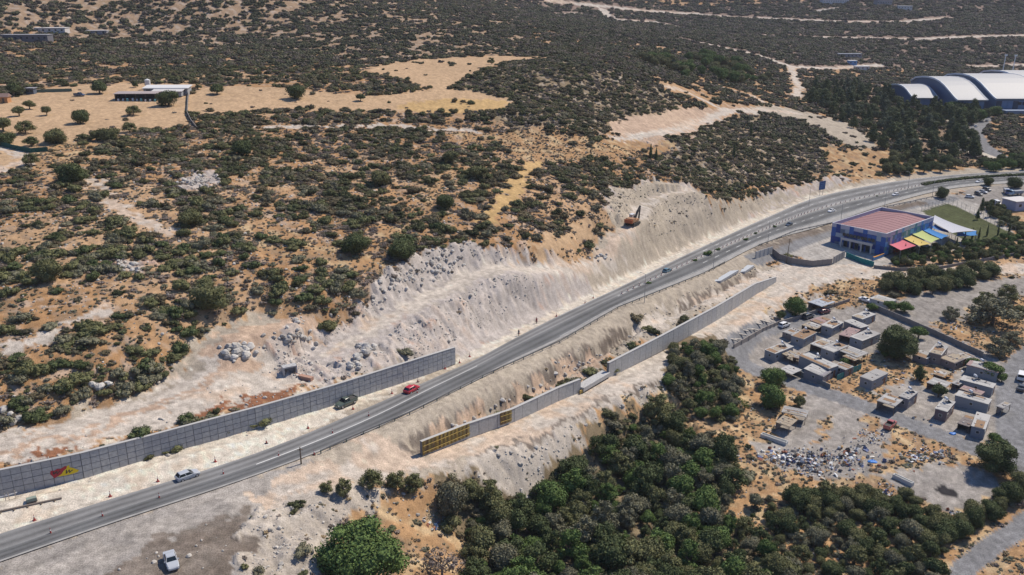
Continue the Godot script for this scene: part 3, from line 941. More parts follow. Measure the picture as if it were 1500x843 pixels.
const LAND := [[[0, 430, 560, 400, 520, 470, 430, 480, 330, 500, 290, 560, 0, 640], "on the slope above the long grey retaining wall"],
	[[0, 200, 130, 240, 240, 360, 0, 430], "on the stony slope at the far left"],
	[[130, 240, 420, 200, 480, 330, 300, 400, 240, 360], "on the hillside round the white rock outcrop"],
	[[420, 200, 780, 200, 700, 340, 560, 400, 480, 330], "on the hillside above the white cutting"],
	[[750, 200, 960, 200, 900, 300, 860, 380, 700, 370], "on the hillside beside the excavator cutting"],
	[[280, 150, 760, 150, 760, 200, 280, 200], "in the belt below the tan field"],
	[[0, 40, 560, 40, 560, 140, 0, 130], "on the slope behind the farm"],
	[[650, 85, 1010, 85, 1010, 200, 650, 200], "on the dark scrub knoll"],
	[[940, 160, 1230, 160, 1230, 290, 940, 290], "on the dark hill above the road bend"],
	[[440, 640, 1000, 640, 1000, 843, 440, 843], "beside the dirt track below the road"],
	[[1000, 400, 1500, 400, 1500, 843, 1000, 843], "on dry ground round the settlement"]]
var land_polys := []

func whereabouts(p: Vector3) -> String:
	if land_polys.is_empty():
		for l in LAND: land_polys.append(poly_of(l[0]))
	var q := pix(p)
	for i in LAND.size():
		if Geometry2D.is_point_in_polygon(q, land_polys[i]):
			var lo := Vector2.ONE * 1e9
			var hi := -lo
			for v in land_polys[i]:
				lo = lo.min(v); hi = hi.max(v)
			var f := (q - lo) / (hi - lo)
			return LAND[i][1] + ", " + ["upper", "middle", "lower"][clampi(int(f.y * 3), 0, 2)] + " " + ["left", "centre", "right"][clampi(int(f.x * 3), 0, 2)]
	return "on open ground away from the road"

func scatter_shrubs() -> void:
	var green := []
	var dry := []
	var far := []
	var dens := {SCRUB: 1.0, KNOLL: 2.2, FAR: 1.3, TERRACE: 1.5, DRY: 0.10, WOOD: 0.6, BANK: 0.03, MOUND: 0.04, UNDER: 0.8, GOLD: 0.03, RUBBLE: 0.012, PINK: 0.008, TRACK: 0.003}
	var clear := []
	for l in [[1075, 440, 1500, 440, 1500, 700, 1075, 640], [1100, 330, 1500, 290, 1500, 390, 1200, 400], [1300, 125, 1560, 120, 1560, 160, 1390, 156]]: clear.append(poly_of(l))
	var r := R0 + 20.0
	while r < 1950.0:
		var step := r * 0.02
		var area := (A1 - A0) * r * step
		var rate := 0.46 if r < 560 else 0.17 * (560.0 / r) ** 1.6
		var size_up := 1.0 if r < 560 else (r / 560.0) ** 0.75
		for i in int(area * rate):
			var a := rng.randf_range(A0 + 0.02, A1 - 0.02)
			var rr := r + rng.randf() * step
			var x := rr * sin(a)
			var z := PZ - rr * cos(a)
			var kind := cls(x, z)
			if not dens.has(kind): continue
			var gg := grid_of(x, z)
			if WG[clampi(int(gg.y), 0, NR - 1) * NA + clampi(int(gg.x), 0, NA - 1)] > 0.25: continue
			if r < 560 and kind == SCRUB and (cls(x + 1.3, z) == TRACK or cls(x - 1.3, z) == TRACK or cls(x, z + 1.3) == TRACK or cls(x, z - 1.3) == TRACK): continue
			if r > 560 and (cls(x + 3, z) == TRACK or cls(x, z + 8) == TRACK or cls(x, z - 8) == TRACK): continue
			var patch := n3.get_noise_2d(x * 2.2 + 300, z * 2.2)
			var small := n1.get_noise_2d(x * 1.6, z * 1.6 + 90)
			var want: float = dens[kind] * (0.70 + patch * 1.15 + small * 1.3)
			if kind == TERRACE or kind == KNOLL: want = dens[kind] * (0.62 + patch * 0.6 + small * 0.5)
			if kind == FAR: want = dens[kind] * (0.46 + patch * 1.2 + small * 1.0)
			if rng.randf() > want: continue
			var p := Vector3(x, hgt(x, z) - 0.08, z)
			var q := pix(p)
			if q.x < -120 or q.x > 1620 or q.y < -60 or q.y > 960: continue
			var skip := false
			for c in clear:
				if Geometry2D.is_point_in_polygon(q, c):
					skip = true
					break
			if skip: continue
			var s := rng.randf_range(0.75, 1.5) if rng.randf() < 0.72 else rng.randf_range(1.4, 2.7)
			var hue := n3.get_noise_2d(x * 1.3 - 700, z * 1.3) + rng.randf_range(-0.28, 0.28)
			if r > 560:
				s = rng.randf_range(1.2, 2.4) * size_up
				far.append([p, s, hue, kind])
			elif hue > 0.16 or s > 1.9 or kind == UNDER: green.append([p, s * (0.9 if kind != KNOLL else 0.8), hue, kind])
			else: dry.append([p, s * 0.85, hue, kind])
		r += step
	var tufts := []
	for i in 90000:
		var a := rng.randf_range(A0 + 0.02, A1 - 0.02)
		var rr := R0 + 20.0 + 300.0 * pow(rng.randf(), 0.7)
		var x := rr * sin(a)
		var z := PZ - rr * cos(a)
		var kind := cls(x, z)
		var want: float = {SCRUB: 0.8, DRY: 1.0, MOUND: 0.12, BANK: 0.1, KNOLL: 0.7, UNDER: 0.5, GRAVEL: 0.01}.get(kind, 0.0)
		if rng.randf() > want * (0.7 + n1.get_noise_2d(x * 2.5, z * 2.5)): continue
		var gg := grid_of(x, z)
		if WG[clampi(int(gg.y), 0, NR - 1) * NA + clampi(int(gg.x), 0, NA - 1)] > 0.3: continue
		var q := pix(Vector3(x, hgt(x, z), z))
		if q.x < -60 or q.x > 1560 or q.y > 900 or (kind != DRY and Geometry2D.is_point_in_polygon(q, clear[0])): continue
		tufts.append([Vector3(x, hgt(x, z) - 0.03, z), rng.randf_range(0.22, 0.6), 0.0, kind])
	mass("herb_tufts", "countless small dry tufts of herbs on the bare soil", tufts, [clump_meshes[0], thorn_meshes[0]], [Color(0.26, 0.215, 0.18), Color(0.20, 0.19, 0.14), Color(0.33, 0.25, 0.15), Color(0.15, 0.15, 0.10)])
	print("shrubs ", green.size(), " ", dry.size(), " ", far.size())
	individual("evergreen_shrub", green, shrub_meshes, ["leaf_olive", "leaf_dark", "leaf_grey", "leaf_olive"], ["olive green rounded shrub", "dark green rounded shrub", "greyish green rounded shrub", "olive green rounded shrub"], "rounded green shrubs on the slopes")
	individual("thorn_bush", dry, thorn_meshes, ["leaf_dry", "leaf_grey"], ["dry brown thorn bush", "grey thorn bush"], "low dry bushes on the slopes")
	mass("shrub_cover", "many small green shrubs spread over the dry slopes", green, shrub_meshes, [Color(0.135, 0.135, 0.064), Color(0.09, 0.10, 0.048), Color(0.165, 0.152, 0.10), Color(0.15, 0.125, 0.075)])
	mass("thorn_cover", "many low dry grey bushes spread over the slopes", dry, thorn_meshes, [Color(0.205, 0.17, 0.15), Color(0.17, 0.15, 0.125), Color(0.22, 0.175, 0.135)])
	mass("far_scrub", "dense scrub that covers the far hillsides", far, clump_meshes, [Color(0.115, 0.113, 0.062), Color(0.15, 0.125, 0.10), Color(0.085, 0.092, 0.055)])

func individual(called: String, list: Array, meshes: Array, leaves: Array, looks: Array, group: String) -> void:
	for e in list:
		var q := pix(e[0])
		var dep: float = (CAM_H - e[0].y) * sp - e[0].z * cp
		e.append(e[1] / dep if q.x > 4 and q.x < 1496 and q.y > 4 and q.y < 843 and e[3] != UNDER else 0.0)
	list.sort_custom(func(a, b): return a[4] > b[4])
	for i in 290:
		var e: Array = list.pop_front()
		var kk := rng.randi() % leaves.size()
		var big := "tiny " if e[1] < 0.9 else "small " if e[1] < 1.35 else "" if e[1] < 1.9 else "large "
		var o := part(self, called, meshes[rng.randi() % meshes.size()], M[leaves[kk]], Transform3D(Basis(Vector3.UP, rng.randf() * TAU) * Basis.from_scale(Vector3(e[1] * rng.randf_range(0.75, 1.4), e[1] * rng.randf_range(0.6, 1.15), e[1] * rng.randf_range(0.75, 1.15))), e[0]))
		tag(o, "%s%s %s" % [big, looks[kk], whereabouts(e[0])], "shrub", group)

func mass(called: String, label: String, list: Array, meshes: Array, tints: Array) -> void:
	var o := Node3D.new()
	o.name = called
	add_child(o)
	tag(o, label, "shrubs", "", "stuff")
	for k in meshes.size():
		var mm := MultiMesh.new()
		mm.transform_format = MultiMesh.TRANSFORM_3D
		mm.use_colors = true
		mm.mesh = meshes[k]
		var mine := []
		for i in range(k, list.size(), meshes.size()): mine.append(list[i])
		mm.instance_count = mine.size()
		for i in mine.size():
			var e: Array = mine[i]
			mm.set_instance_transform(i, Transform3D(Basis(Vector3.UP, rng.randf() * TAU) * Basis.from_scale(Vector3(e[1] * rng.randf_range(0.75, 1.45), e[1] * rng.randf_range(0.55, 1.1), e[1] * rng.randf_range(0.7, 1.15))), e[0]))
			var c: Color = tints[rng.randi() % tints.size()] * rng.randf_range(0.6, 1.35)
			c.a = 1.0
			mm.set_instance_color(i, c)
		var mi := MultiMeshInstance3D.new()
		mi.name = "bushes"
		mi.multimesh = mm
		mi.material_override = M["leaf_tint"]
		o.add_child(mi, true)

func build_plants() -> void:
	prepare_plants()
	scatter_shrubs()
	print("scattered ", Time.get_ticks_msec())
	# trees of the farm and the fields
	for t in [[20, 141, 26, "dark tree with a full crown beside the brown-roofed hut"], [43, 160, 17, "small field tree between the hut and the dark vehicle"], [28, 170, 19, "low field tree close to the reddish earth strip"], [68, 169, 17, "lone small tree in the middle of the farm field"],
		[37, 196, 27, "rounded olive tree at the left of the farm field"], [82, 210, 31, "largest rounded tree above the green netting fence"], [46, 214, 20, "small tree just above the green netting fence"], [195, 169, 20, "small upright tree in front of the open shed"], [190, 194, 21, "tree at the lower edge of the farm field"],
		[247, 155, 33, "broad dark tree standing before the white-roofed barn"], [146, 137, 23, "tree between the dark vehicle and the open shed"], [318, 138, 20, "lone tree at the left end of the tan field"], [435, 145, 29, "lone dense tree standing in the tan field"], [4, 192, 26, "tree cut by the left edge beside the farm field"], [8, 213, 30, "bushy tree at the left edge above the netting fence"],
		[290, 131, 12, "little tree beside the end of the white-roofed barn"], [142, 206, 20, "tree joined to a bush below the farm field"], [160, 207, 30, "wide bush-like tree below the farm field"], [198, 128, 12, "tree behind the open farm shed"], [45, 243, 26, "open-crowned tree beside the pale lane"], [118, 181, 30, "low wide tree with two stems in the farm field"],
		[103, 268, 44, "arching old tree on the slope under the farm"], [652, 305, 30, "large rounded tree on the hillside above the cutting"], [557, 272, 33, "dark rounded tree in the upper hillside scrub"], [355, 228, 34, "dark tree above the white rock outcrop"], [660, 240, 26, "dark tree at the top of the hillside"], [280, 330, 34, "dark dense tree beside the footpath"],
		[590, 378, 44, "broad tree near the top of the white stone strip"], [700, 262, 26, "dark tree right of the golden strip's foot"], [305, 452, 50, "large dark tree high above the retaining wall"], [520, 372, 44, "wide dark tree on the grassy slope above the cutting"], [70, 410, 44, "dark tree on the left slope"], [720, 94, 12, "tiny round tree between the upper fields"], [528, 148, 14, "tree at the upper edge of the tan field"]]:
		tree_px(t[0], t[1], t[2], ("broad" if rng.randf() < 0.4 else "loose") if t[2] < 28 else "dense", "leaf_dark" if t[0] in [435, 247, 318, 20, 146] else ["leaf_olive", "leaf_dark", "leaf_olive"][rng.randi() % 3], "field_tree", t[3], "trees of the farm and hillside", 0.85)
	# big single trees lower down
	tree_px(535, 850, 122, "huge", "leaf_green", "broad_tree", "huge dense green tree at the bottom edge below the dirt mound", "", 0.85)
	tree_px(648, 850, 62, "thin", "leaf_dry", "bare_tree", "nearly bare grey tree on the orange slope at the bottom edge")
	tree_px(1313, 522, 68, "huge", "leaf_dark", "broad_tree", "large dark tree among the settlement houses", "", 0.8)
	tree_px(1298, 521, 22, "dense", "leaf_fresh", "broad_tree", "bright green bush-like tree under the large settlement tree")
	tree_px(1456, 690, 76, "huge", "leaf_dark", "broad_tree", "large dark fig tree beside the lane junction", "", 0.75)
	tree_px(1347, 558, 22, "pine", "leaf_dark", "conifer", "dark upright conifer between the settlement houses", "", 0.8)
	tree_px(1132, 596, 42, "dense", "leaf_green", "broad_tree", "lower of two round trees beside the lane corner")
	tree_px(1130, 566, 36, "dense", "leaf_green", "broad_tree", "upper of two round trees beside the lane corner")
	tree_px(1171, 596, 20, "broad", "leaf_olive", "broad_tree", "small tree with yellowing leaves beside the lane")
	tree_px(1090, 600, 18, "thin", "leaf_fresh", "broad_tree", "small bright green sapling on orange grass")
	tree_px(1165, 462, 34, "dense", "leaf_green", "broad_tree", "round green tree beside the parked white car")
	tree_px(1143, 468, 14, "broad", "leaf_dark", "broad_tree", "small dark tree left of the round green tree")
	tree_px(1424, 590, 18, "dense", "leaf_green", "broad_tree", "leafy tree in the yard between the grey cabins", "", 0.8)
	tree_px(1375, 582, 22, "broad", "leaf_dark", "broad_tree", "dark tree behind the purple-fronted cabin")
	for t in [[1450, 552, 30], [1425, 540, 22], [1468, 560, 18], [1457, 648, 20], [1325, 458, 24], [1305, 455, 20], [1277, 455, 16], [1238, 536, 16], [1345, 496, 26]]:
		tree_px(t[0], t[1], t[2], "broad", "leaf_green", "yard_tree", "small leafy yard tree %s" % ("beside the pale lane junction" if t[0] > 1400 else "at the upper edge of the settlement"), "trees in the settlement yards", 0.8)
	for t in [[1394, 468, 26, "leaf_grey"], [1455, 474, 60, "leaf_grey"], [1440, 455, 40, "leaf_olive"], [1478, 440, 34, "leaf_olive"], [1460, 520, 40, "leaf_grey"], [1480, 505, 30, "leaf_grey"], [1492, 462, 24, "leaf_olive"]]:
		tree_px(t[0], t[1], t[2], "loose", t[3], "scrub_tree", "%s bushy tree on the orange grass beyond the settlement wall" % ("grey green" if t[3] == "leaf_grey" else "olive"), "bushy trees beyond the settlement wall", 0.75)
	for t in [[478, 722, 22], [505, 724, 28], [545, 716, 40], [580, 716, 34], [604, 718, 32], [663, 706, 18], [690, 732, 34], [712, 740, 44], [728, 660, 10], [735, 772, 30]]:
		tree_px(t[0], t[1], t[2], "loose" if t[2] > 20 else "thin", "leaf_olive", "bank_tree", "small tree on the bank below the dirt track, %s" % ("near the mound" if t[0] < 620 else "near the wood"), "small trees along the dirt track", 0.9)
	# woods
	grove([650, 740, 700, 720, 755, 760, 805, 715, 850, 672, 900, 638, 960, 615, 1000, 640, 1060, 655, 1080, 700, 1065, 745, 1110, 800, 1160, 860, 1160, 920, 700, 920, 690, 810], 2.6, 235, 1.0, 3.5, ["dense", "broad", "loose", "loose"], ["leaf_olive", "leaf_green", "leaf_grey", "leaf_dark"], "woodland_tree", ["olive green tree in the thick wood below the dirt track", "fresh green tree in the thick wood below the dirt track", "grey green tree in the thick wood below the dirt track", "dark green tree in the thick wood below the dirt track"], "trees of the wood below the track")
	grove([975, 560, 985, 515, 1040, 500, 1075, 535, 1085, 575, 1070, 625, 1030, 620, 985, 590], 2.2, 56, 0.9, 2.6, ["dense", "loose", "broad"], ["leaf_olive", "leaf_green", "leaf_grey"], "thicket_tree", ["olive green tree in the thicket between track and settlement", "fresh green tree in the thicket between track and settlement", "grey green tree in the thicket between track and settlement"], "trees of the thicket beside the settlement lane")
	grove([1075, 790, 1110, 735, 1200, 730, 1290, 745, 1370, 800, 1385, 800, 1390, 820, 1370, 850, 1350, 920, 1150, 920, 1110, 820], 2.6, 125, 0.6, 2.4, ["loose", "broad", "dense"], ["leaf_olive", "leaf_grey", "leaf_dark"], "valley_tree", ["olive green low tree below the rubbish tip", "grey green low tree below the rubbish tip", "dark low tree below the rubbish tip"], "trees of the slope below the tip")
	grove([1165, 738, 1215, 728, 1285, 728, 1300, 760, 1180, 765], 2.4, 34, 1.5, 2.3, ["dense"], ["leaf_dark", "leaf_olive"], "valley_tree", ["dark low tree right under the rubbish heap", "olive green low tree right under the rubbish heap"], "trees right under the rubbish heap")
	grove([1300, 740, 1330, 730, 1385, 775, 1370, 790, 1320, 780], 2.4, 20, 1.5, 2.2, ["dense"], ["leaf_dark", "leaf_olive"], "valley_tree", ["dark low tree below the burnt patch", "olive green low tree below the burnt patch"], "trees below the burnt patch")
	grove([1380, 795, 1430, 748, 1490, 712, 1530, 692, 1530, 718, 1480, 752, 1400, 800], 2.5, 34, 1.6, 2.6, ["dense"], ["leaf_dark", "leaf_olive"], "valley_tree", ["dark tree in the belt along the lower lane", "olive green tree in the belt along the lower lane"], "trees along the lower lane")
	grove([1295, 425, 1330, 412, 1400, 405, 1450, 395, 1455, 405, 1400, 428, 1320, 438], 3.0, 26, 2.2, 3.6, ["dense", "broad"], ["leaf_olive", "leaf_dark"], "track_tree", ["olive green tree in the row below the school track", "dark green tree in the row below the school track"], "trees in the row below the school track", 0.9)
	grove([1305, 388, 1330, 372, 1395, 362, 1440, 355, 1500, 348, 1530, 360, 1500, 378, 1400, 386, 1320, 394], 2.2, 95, 1.1, 2.0, ["dense", "broad"], ["leaf_green", "leaf_olive", "leaf_dark"], "hedge_tree", ["fresh green tree in the belt in front of the playground", "olive tree in the belt in front of the playground", "dark tree in the belt in front of the playground"], "trees of the belt before the playground")
	grove([1440, 300, 1455, 298, 1500, 335, 1500, 350, 1470, 335], 2.4, 26, 1.3, 2.2, ["dense"], ["leaf_dark", "leaf_olive"], "hedge_tree", ["dark tree along the far side of the pitch", "olive tree along the far side of the pitch"], "trees along the far side of the pitch")
	grove([1175, 145, 1222, 122, 1275, 134, 1310, 150, 1380, 162, 1435, 170, 1420, 195, 1440, 232, 1390, 242, 1330, 238, 1290, 218, 1240, 185], 6.5, 170, 3.0, 5.2, ["pine", "broad", "pine"], ["leaf_blue", "leaf_dark", "leaf_dark"], "wood_pine", ["bluish dark pine in the wood before the arena", "dark green pine in the wood before the arena", "dark green pine in the wood before the arena"], "pines of the wood before the arena", 0.85)
	grove([1385, 165, 1440, 150, 1470, 152, 1465, 165, 1430, 182, 1400, 185], 5.0, 26, 4.0, 5.5, ["dense"], ["leaf_green", "leaf_dark"], "arena_tree", ["fresh green tree at the foot of the arena wall", "dark green tree at the foot of the arena wall"], "trees at the foot of the arena wall")
	grove([925, 90, 960, 82, 1040, 85, 1110, 105, 1130, 120, 1100, 128, 1000, 112], 7.0, 60, 3.5, 5.5, ["broad", "dense"], ["leaf_green", "leaf_olive"], "vale_tree", ["green tree in the small valley between the hills", "olive tree in the small valley between the hills"], "trees of the small valley")
	grove([1440, 240, 1500, 233, 1560, 236, 1560, 248, 1445, 252], 5.0, 26, 2.5, 3.6, ["dense"], ["leaf_green", "leaf_dark"], "bend_tree", ["fresh green tree beside the road bend at the right", "dark green tree beside the road bend at the right"], "trees beside the road bend")
	grove([1290, 240, 1320, 232, 1390, 238, 1405, 250, 1350, 256, 1300, 256], 5.0, 26, 2.2, 3.6, ["broad", "dense"], ["leaf_olive", "leaf_dark"], "verge_tree", ["olive tree on the orange verge above the road", "dark tree on the orange verge above the road"], "trees on the verge above the road")
	for t in [[1381, 290, 20], [1487, 275, 20], [1448, 272, 16]]:
		tree_px(t[0], t[1], t[2], "dense", "leaf_dark", "verge_tree", "dark round tree between the road and the car park" if t[0] < 1400 else "larger dark tree above the lorries in the car park" if t[2] == 20 else "smaller dark tree above the parked cars", "", 1.0)
	var cyp := [[1388, 362], [1401, 360], [1413, 352], [1424, 348], [1434, 347], [1446, 343], [1462, 342], [1478, 341], [1336, 368], [1348, 370], [1325, 372]]
	for t in cyp:
		var p := G(t[0], t[1] + 3)
		tree_at(p, 0.55, "cypress", "leaf_dark", "cypress", "slim dark cypress in the row along the playground", "cypresses along the playground", 1.25)
	for t in [[1438, 312, 1.7], [1450, 318, 1.6], [1472, 322, 1.1], [1432, 322, 1.2]]:
		tree_at(G(t[0], t[1]), t[2], "pine", "leaf_dark", "pine", "tall dark conifer behind the far side of the pitch", "conifers behind the pitch", 1.5)
	for t in [[953, 233, 1.0], [961, 236, 0.9], [1100, 200, 1.2], [1075, 232, 1.1]]:
		tree_at(G(t[0], t[1]), t[2], "cypress", "leaf_dark", "cypress", "narrow dark cypress standing on the scrub hill above the cutting", "cypresses on the scrub hill", 0.9)
	print("plants ", Time.get_ticks_msec())
# ---------------------------------------------------------------- roads, walls and things along them
func ribbon(called: String, label: String, left: Array, right: Array, lift: float, across: int, tone: Callable, m: Material, parent: Node3D = self) -> MeshInstance3D:
	var v := PackedVector3Array()
	var c := PackedColorArray()
	var nn := PackedVector3Array()
	var idx := PackedInt32Array()
	for i in left.size():
		for j in across + 1:
			var f := float(j) / across
			var p: Vector3 = left[i].lerp(right[i], f) + Vector3(0, lift, 0)
			v.append(p)
			nn.append(Vector3.UP)
			c.append(tone.call(f, p))
			if i > 0 and j > 0:
				var k := i * (across + 1) + j
				idx.append_array([k - across - 2, k, k - across - 1, k - across - 2, k - 1, k])
	var arr := []
	arr.resize(Mesh.ARRAY_MAX)
	arr[Mesh.ARRAY_VERTEX] = v; arr[Mesh.ARRAY_NORMAL] = nn; arr[Mesh.ARRAY_COLOR] = c; arr[Mesh.ARRAY_INDEX] = idx
	var mesh := ArrayMesh.new()
	mesh.add_surface_from_arrays(Mesh.PRIMITIVE_TRIANGLES, arr)
	if parent == self: return structure(called, label, mesh, m, "road")
	return part(parent, called, mesh, m)

func dense(a: Array, n: int) -> Array:
	var out := []
	for i in a.size() - 1:
		for k in n: out.append(a[i].lerp(a[i + 1], float(k) / n))
	out.append(a[-1])
	return out

func mix_lines(a: Array, b: Array, fa: Array) -> Array:  # fa: share from a to b, one per point or one for all
	var out := []
	for i in a.size(): out.append(a[i].lerp(b[i], fa[i] if fa.size() > 1 else fa[0]))
	return out

func lane_tone(base: float, wheel: float, warm: float) -> Callable:
	return func(f: float, p: Vector3) -> Color:
		var w := exp(-pow((f - 0.28) / 0.13, 2.0)) + exp(-pow((f - 0.72) / 0.13, 2.0))
		var s := base * (1.0 - wheel * w + 0.16 * n2.get_noise_2d(p.x * 0.9 + p.z * 0.7, (p.z - p.x) * 0.06) + 0.10 * n2.get_noise_2d(p.x * 3.0, p.z * 3.0) + 0.22 * n1.get_noise_2d(p.x, p.z))
		return Color(s * (1.0 + warm), s, s * (1.0 - warm))

func build_roads() -> void:
	var tar := grained("asphalt", 1, 1, 1, 0.6, 0.92, 0.25, 0.8)
	tar.vertex_color_use_as_albedo = true
	tar.metallic_specular = 0.3
	var a := dense(road_a, 6)
	var m := dense(road_m, 6)
	var b := dense(road_b, 6)
	var n := a.size()
	# the two carriageways part where the median begins
	var up := []; var lo := []; var am := []; var bm := []
	for i in n:
		var far := clampf((m[i].x - 40.0) / 40.0, 0.0, 1.0)
		var wide_a: float = a[i].distance_to(m[i])
		var wide_b: float = b[i].distance_to(m[i])
		up.append(m[i].lerp(a[i], far * minf(1.6 / wide_a, 0.3)))
		lo.append(m[i].lerp(b[i], far * minf(1.6 / wide_b, 0.3)))
		am.append(a[i].lerp(m[i], 0.03 + far * 0.10))
		bm.append(b[i].lerp(m[i], 0.12 + far * 0.10))
	ribbon("road", "far carriageway of worn grey asphalt running past the retaining wall", am, up, 0.04, 14, lane_tone(0.275, 0.4, 0.0), tar)
	ribbon("road", "near carriageway of darker asphalt beside the guardrail", lo, bm, 0.04, 14, lane_tone(0.185, 0.35, -0.02), tar)
	var pale := func(_f: float, p: Vector3) -> Color:
		var s := 0.36 * (1.0 + 0.25 * n2.get_noise_2d(p.x, p.z))
		return Color(s * 1.03, s, s * 0.95)
	ribbon("road_shoulder", "pale dusty shoulder between the carriageway and the guardrail", bm, mix_lines(b, bm, [-0.25]), 0.03, 3, func(_f, p):
		var s: float = 0.36 * (1.0 + 0.25 * n2.get_noise_2d(p.x, p.z))
		return Color(s * 1.02, s, s * 0.96), tar)
	var s0 := n * 9 / 16
	ribbon("median", "pale concrete median strip between the two carriageways", up.slice(s0), lo.slice(s0), 0.10, 3, pale, tar)
	# painted lines
	var white := mat("road_paint", 0.62, 0.62, 0.60, 0.7)
	var line := func(p: Array, q: Array, f: float, w: float, from: int, to: int) -> void:
		var l := []; var r := []
		for i in range(from, to):
			var dir: Vector3 = (q[i] - p[i]).normalized()
			var at: Vector3 = p[i].lerp(q[i], f)
			l.append(at - dir * w * 0.5); r.append(at + dir * w * 0.5)
		ribbon("road_marking", "painted white line along the asphalt", l, r, 0.048, 1, func(_f, _p): return Color(1, 1, 1), white)
	var s1 := n * 3 / 16
	line.call(am, m, 1.0, 0.24, s1, n * 6 / 16)
	line.call(am, up, 0.04, 0.2, n * 8 / 16, n)
	line.call(lo, bm, 0.95, 0.2, n * 8 / 16, n)
	line.call(lo, bm, 0.04, 0.2, s0, n)
	line.call(am, up, 0.96, 0.2, s0, n)
	# dashed centre lines far on
	var dash := MB.new()
	for pair in [[am, up], [lo, bm]]:
		for i in range(n * 10 / 16, n - 4, 8):
			var p0: Vector3 = pair[0][i].lerp(pair[1][i], 0.5)
			var p1: Vector3 = pair[0][i + 3].lerp(pair[1][i + 3], 0.5)
			dash.bar(p0 + Vector3(0, 0.045, 0), p1 + Vector3(0, 0.045, 0), 0.18, 0.008)
	structure("lane_dashes", "dashed white lane lines on the far carriageways", dash.mesh(), white, "road")
	# guardrail
	rail([[470, 665], [522, 641], [600, 608], [640, 588], [707, 554], [820, 503], [905, 453], [985, 421], [1030, 403], [1066, 384]], "long steel guardrail along the near edge of the road")
	rail([[1112, 361], [1132, 354], [1162, 341], [1225, 327], [1290, 306], [1340, 296], [1378, 287]], "steel guardrail between the road and the school")
	# cones and marker posts
	var cones := [[50, 763, 1], [161, 728, 1], [231, 706, 1], [315, 677, 1], [150, 758, 1], [233, 731, 1], [327, 696, 0], [74, 783, 0], [390, 650, 0], [408, 669, 1], [451, 628, 1], [487, 636, 1], [517, 600, 1], [540, 611, 1], [574, 577, 1], [612, 560, 0], [611, 577, 1], [652, 541, 1], [673, 532, 1], [688, 523, 1], [760, 489, 1], [786, 471, 2], [815, 464, 1], [857, 445, 1], [869, 437, 1], [460, 667, 0]]
	for q in cones:
		marker(G(q[0], q[1]), q[2], "traffic marker %s" % ("on the sandy strip above the carriageway" if q[2] == 2 else "between the two lanes" if q in [[150, 758, 1], [233, 731, 1], [327, 696, 0], [74, 783, 0], [408, 669, 1], [487, 636, 1], [540, 611, 1], [611, 577, 1], [460, 667, 0]] else "along the far edge of the carriageway"))
	# small posts of the median
	var post := MB.new()
	post.col = Color(1, 1, 1)
	post.box(Vector3(0, 0.45, 0), Vector3(0.28, 0.9, 0.28))
	post.box(Vector3(0, 0.05, 0), Vector3(0.6, 0.1, 0.6))
	var pm := post.mesh()
	var pt := mat("post_pale", 0.55, 0.42, 0.36)
	for i in range(s0 + 2, n - 30, 3):
		var o := part(self, "median_post", pm, pt, Transform3D(Basis(), m[i] + Vector3(0, 0.1, 0)))
		tag(o, "short pale post standing on the median between the carriageways", "post", "posts along the median")
	for u in [[1037, 374, 9], [1052, 367, 5], [1093, 352, 5], [1107, 343, 4], [950, 417, 5], [1018, 383, 5], [1285, 288, 3], [1135, 333, 4]]:
		var p := at_level(u[0], u[1], hgt(at_level(u[0], u[1], -12).x, at_level(u[0], u[1], -12).z))
		var o := part(self, "median_shrub", shrub_meshes[u[0] % 5], M["leaf_green"], Transform3D(Basis().scaled(Vector3.ONE * u[2] * 0.22), p))
		tag(o, "small green shrub growing on the median between carriageways", "shrub", "shrubs on the median")
	var hedge := thing("median_hedge", "long clipped dark hedge on the median of the far bend", "hedge", m[n - 60])
	for i in range(n * 27 / 32, n - 1, 2):
		part(hedge, "foliage", shrub_meshes[i % 5], M["leaf_dark"], Transform3D(Basis(Vector3.UP, i * 1.7).scaled(Vector3(1.7, 1.3, 1.7)), m[i] - hedge.position + Vector3(0, 0.1, 0)))
	# lamp posts
	for q in [[944, 444, "beside the guardrail opposite the white cutting"], [1045, 396, "beside the guardrail near the stacked slabs"], [1125, 357, "where the guardrail restarts"], [1232, 324, "behind the blue school building"], [1296, 304, "behind the school's rear corner"], [1366, 288, "beside the pitch road"], [1185, 302, "on the median before the blue sign"], [1330, 279, "on the median behind the school"]]:
		var p := G(q[0], q[1])
		var o := thing("street_lamp", "slim grey street lamp %s" % q[2], "street lamp", p, 0.0, "street lamps along the road")
		var k := MB.new()
		k.tube(Vector3(0, -0.1, 0), Vector3(0, 9.0, 0), 0.11, 0.06, 7)
		part(o, "pole", k.mesh(), mat("galvanised", 0.36, 0.37, 0.38, 0.5, 0.6))
		k = MB.new()
		k.tube(Vector3(0, 8.95, 0), Vector3(-1.1, 9.3, -0.8), 0.05, 0.04, 6)
		part(o, "arm", k.mesh(), M["galvanised"])
		pbox(o, "lamp_head", Vector3(-1.3, 9.3, -0.95), Vector3(0.6, 0.12, 0.28), mat("lamp_grey", 0.3, 0.3, 0.3, 0.6), Basis(Vector3.UP, -0.63))
	# blue sign
	var sp0 := G(1203, 286)
	var sg := thing("road_sign", "large blue road sign board on two posts above the road", "sign", sp0, heading(G(1195, 287), G(1212, 284)))
	for x in [-1.1, 1.1]:
		var k := MB.new()
		k.tube(Vector3(x, -0.2, 0), Vector3(x, 6.6, 0), 0.09, 0.09, 8)
		part(sg, "post", k.mesh(), M["galvanised"])
	var bd := pbox(sg, "board", Vector3(0, 4.8, 0.12), Vector3(4.6, 4.2, 0.1), mat("sign_blue", 0.012, 0.075, 0.22, 0.45))
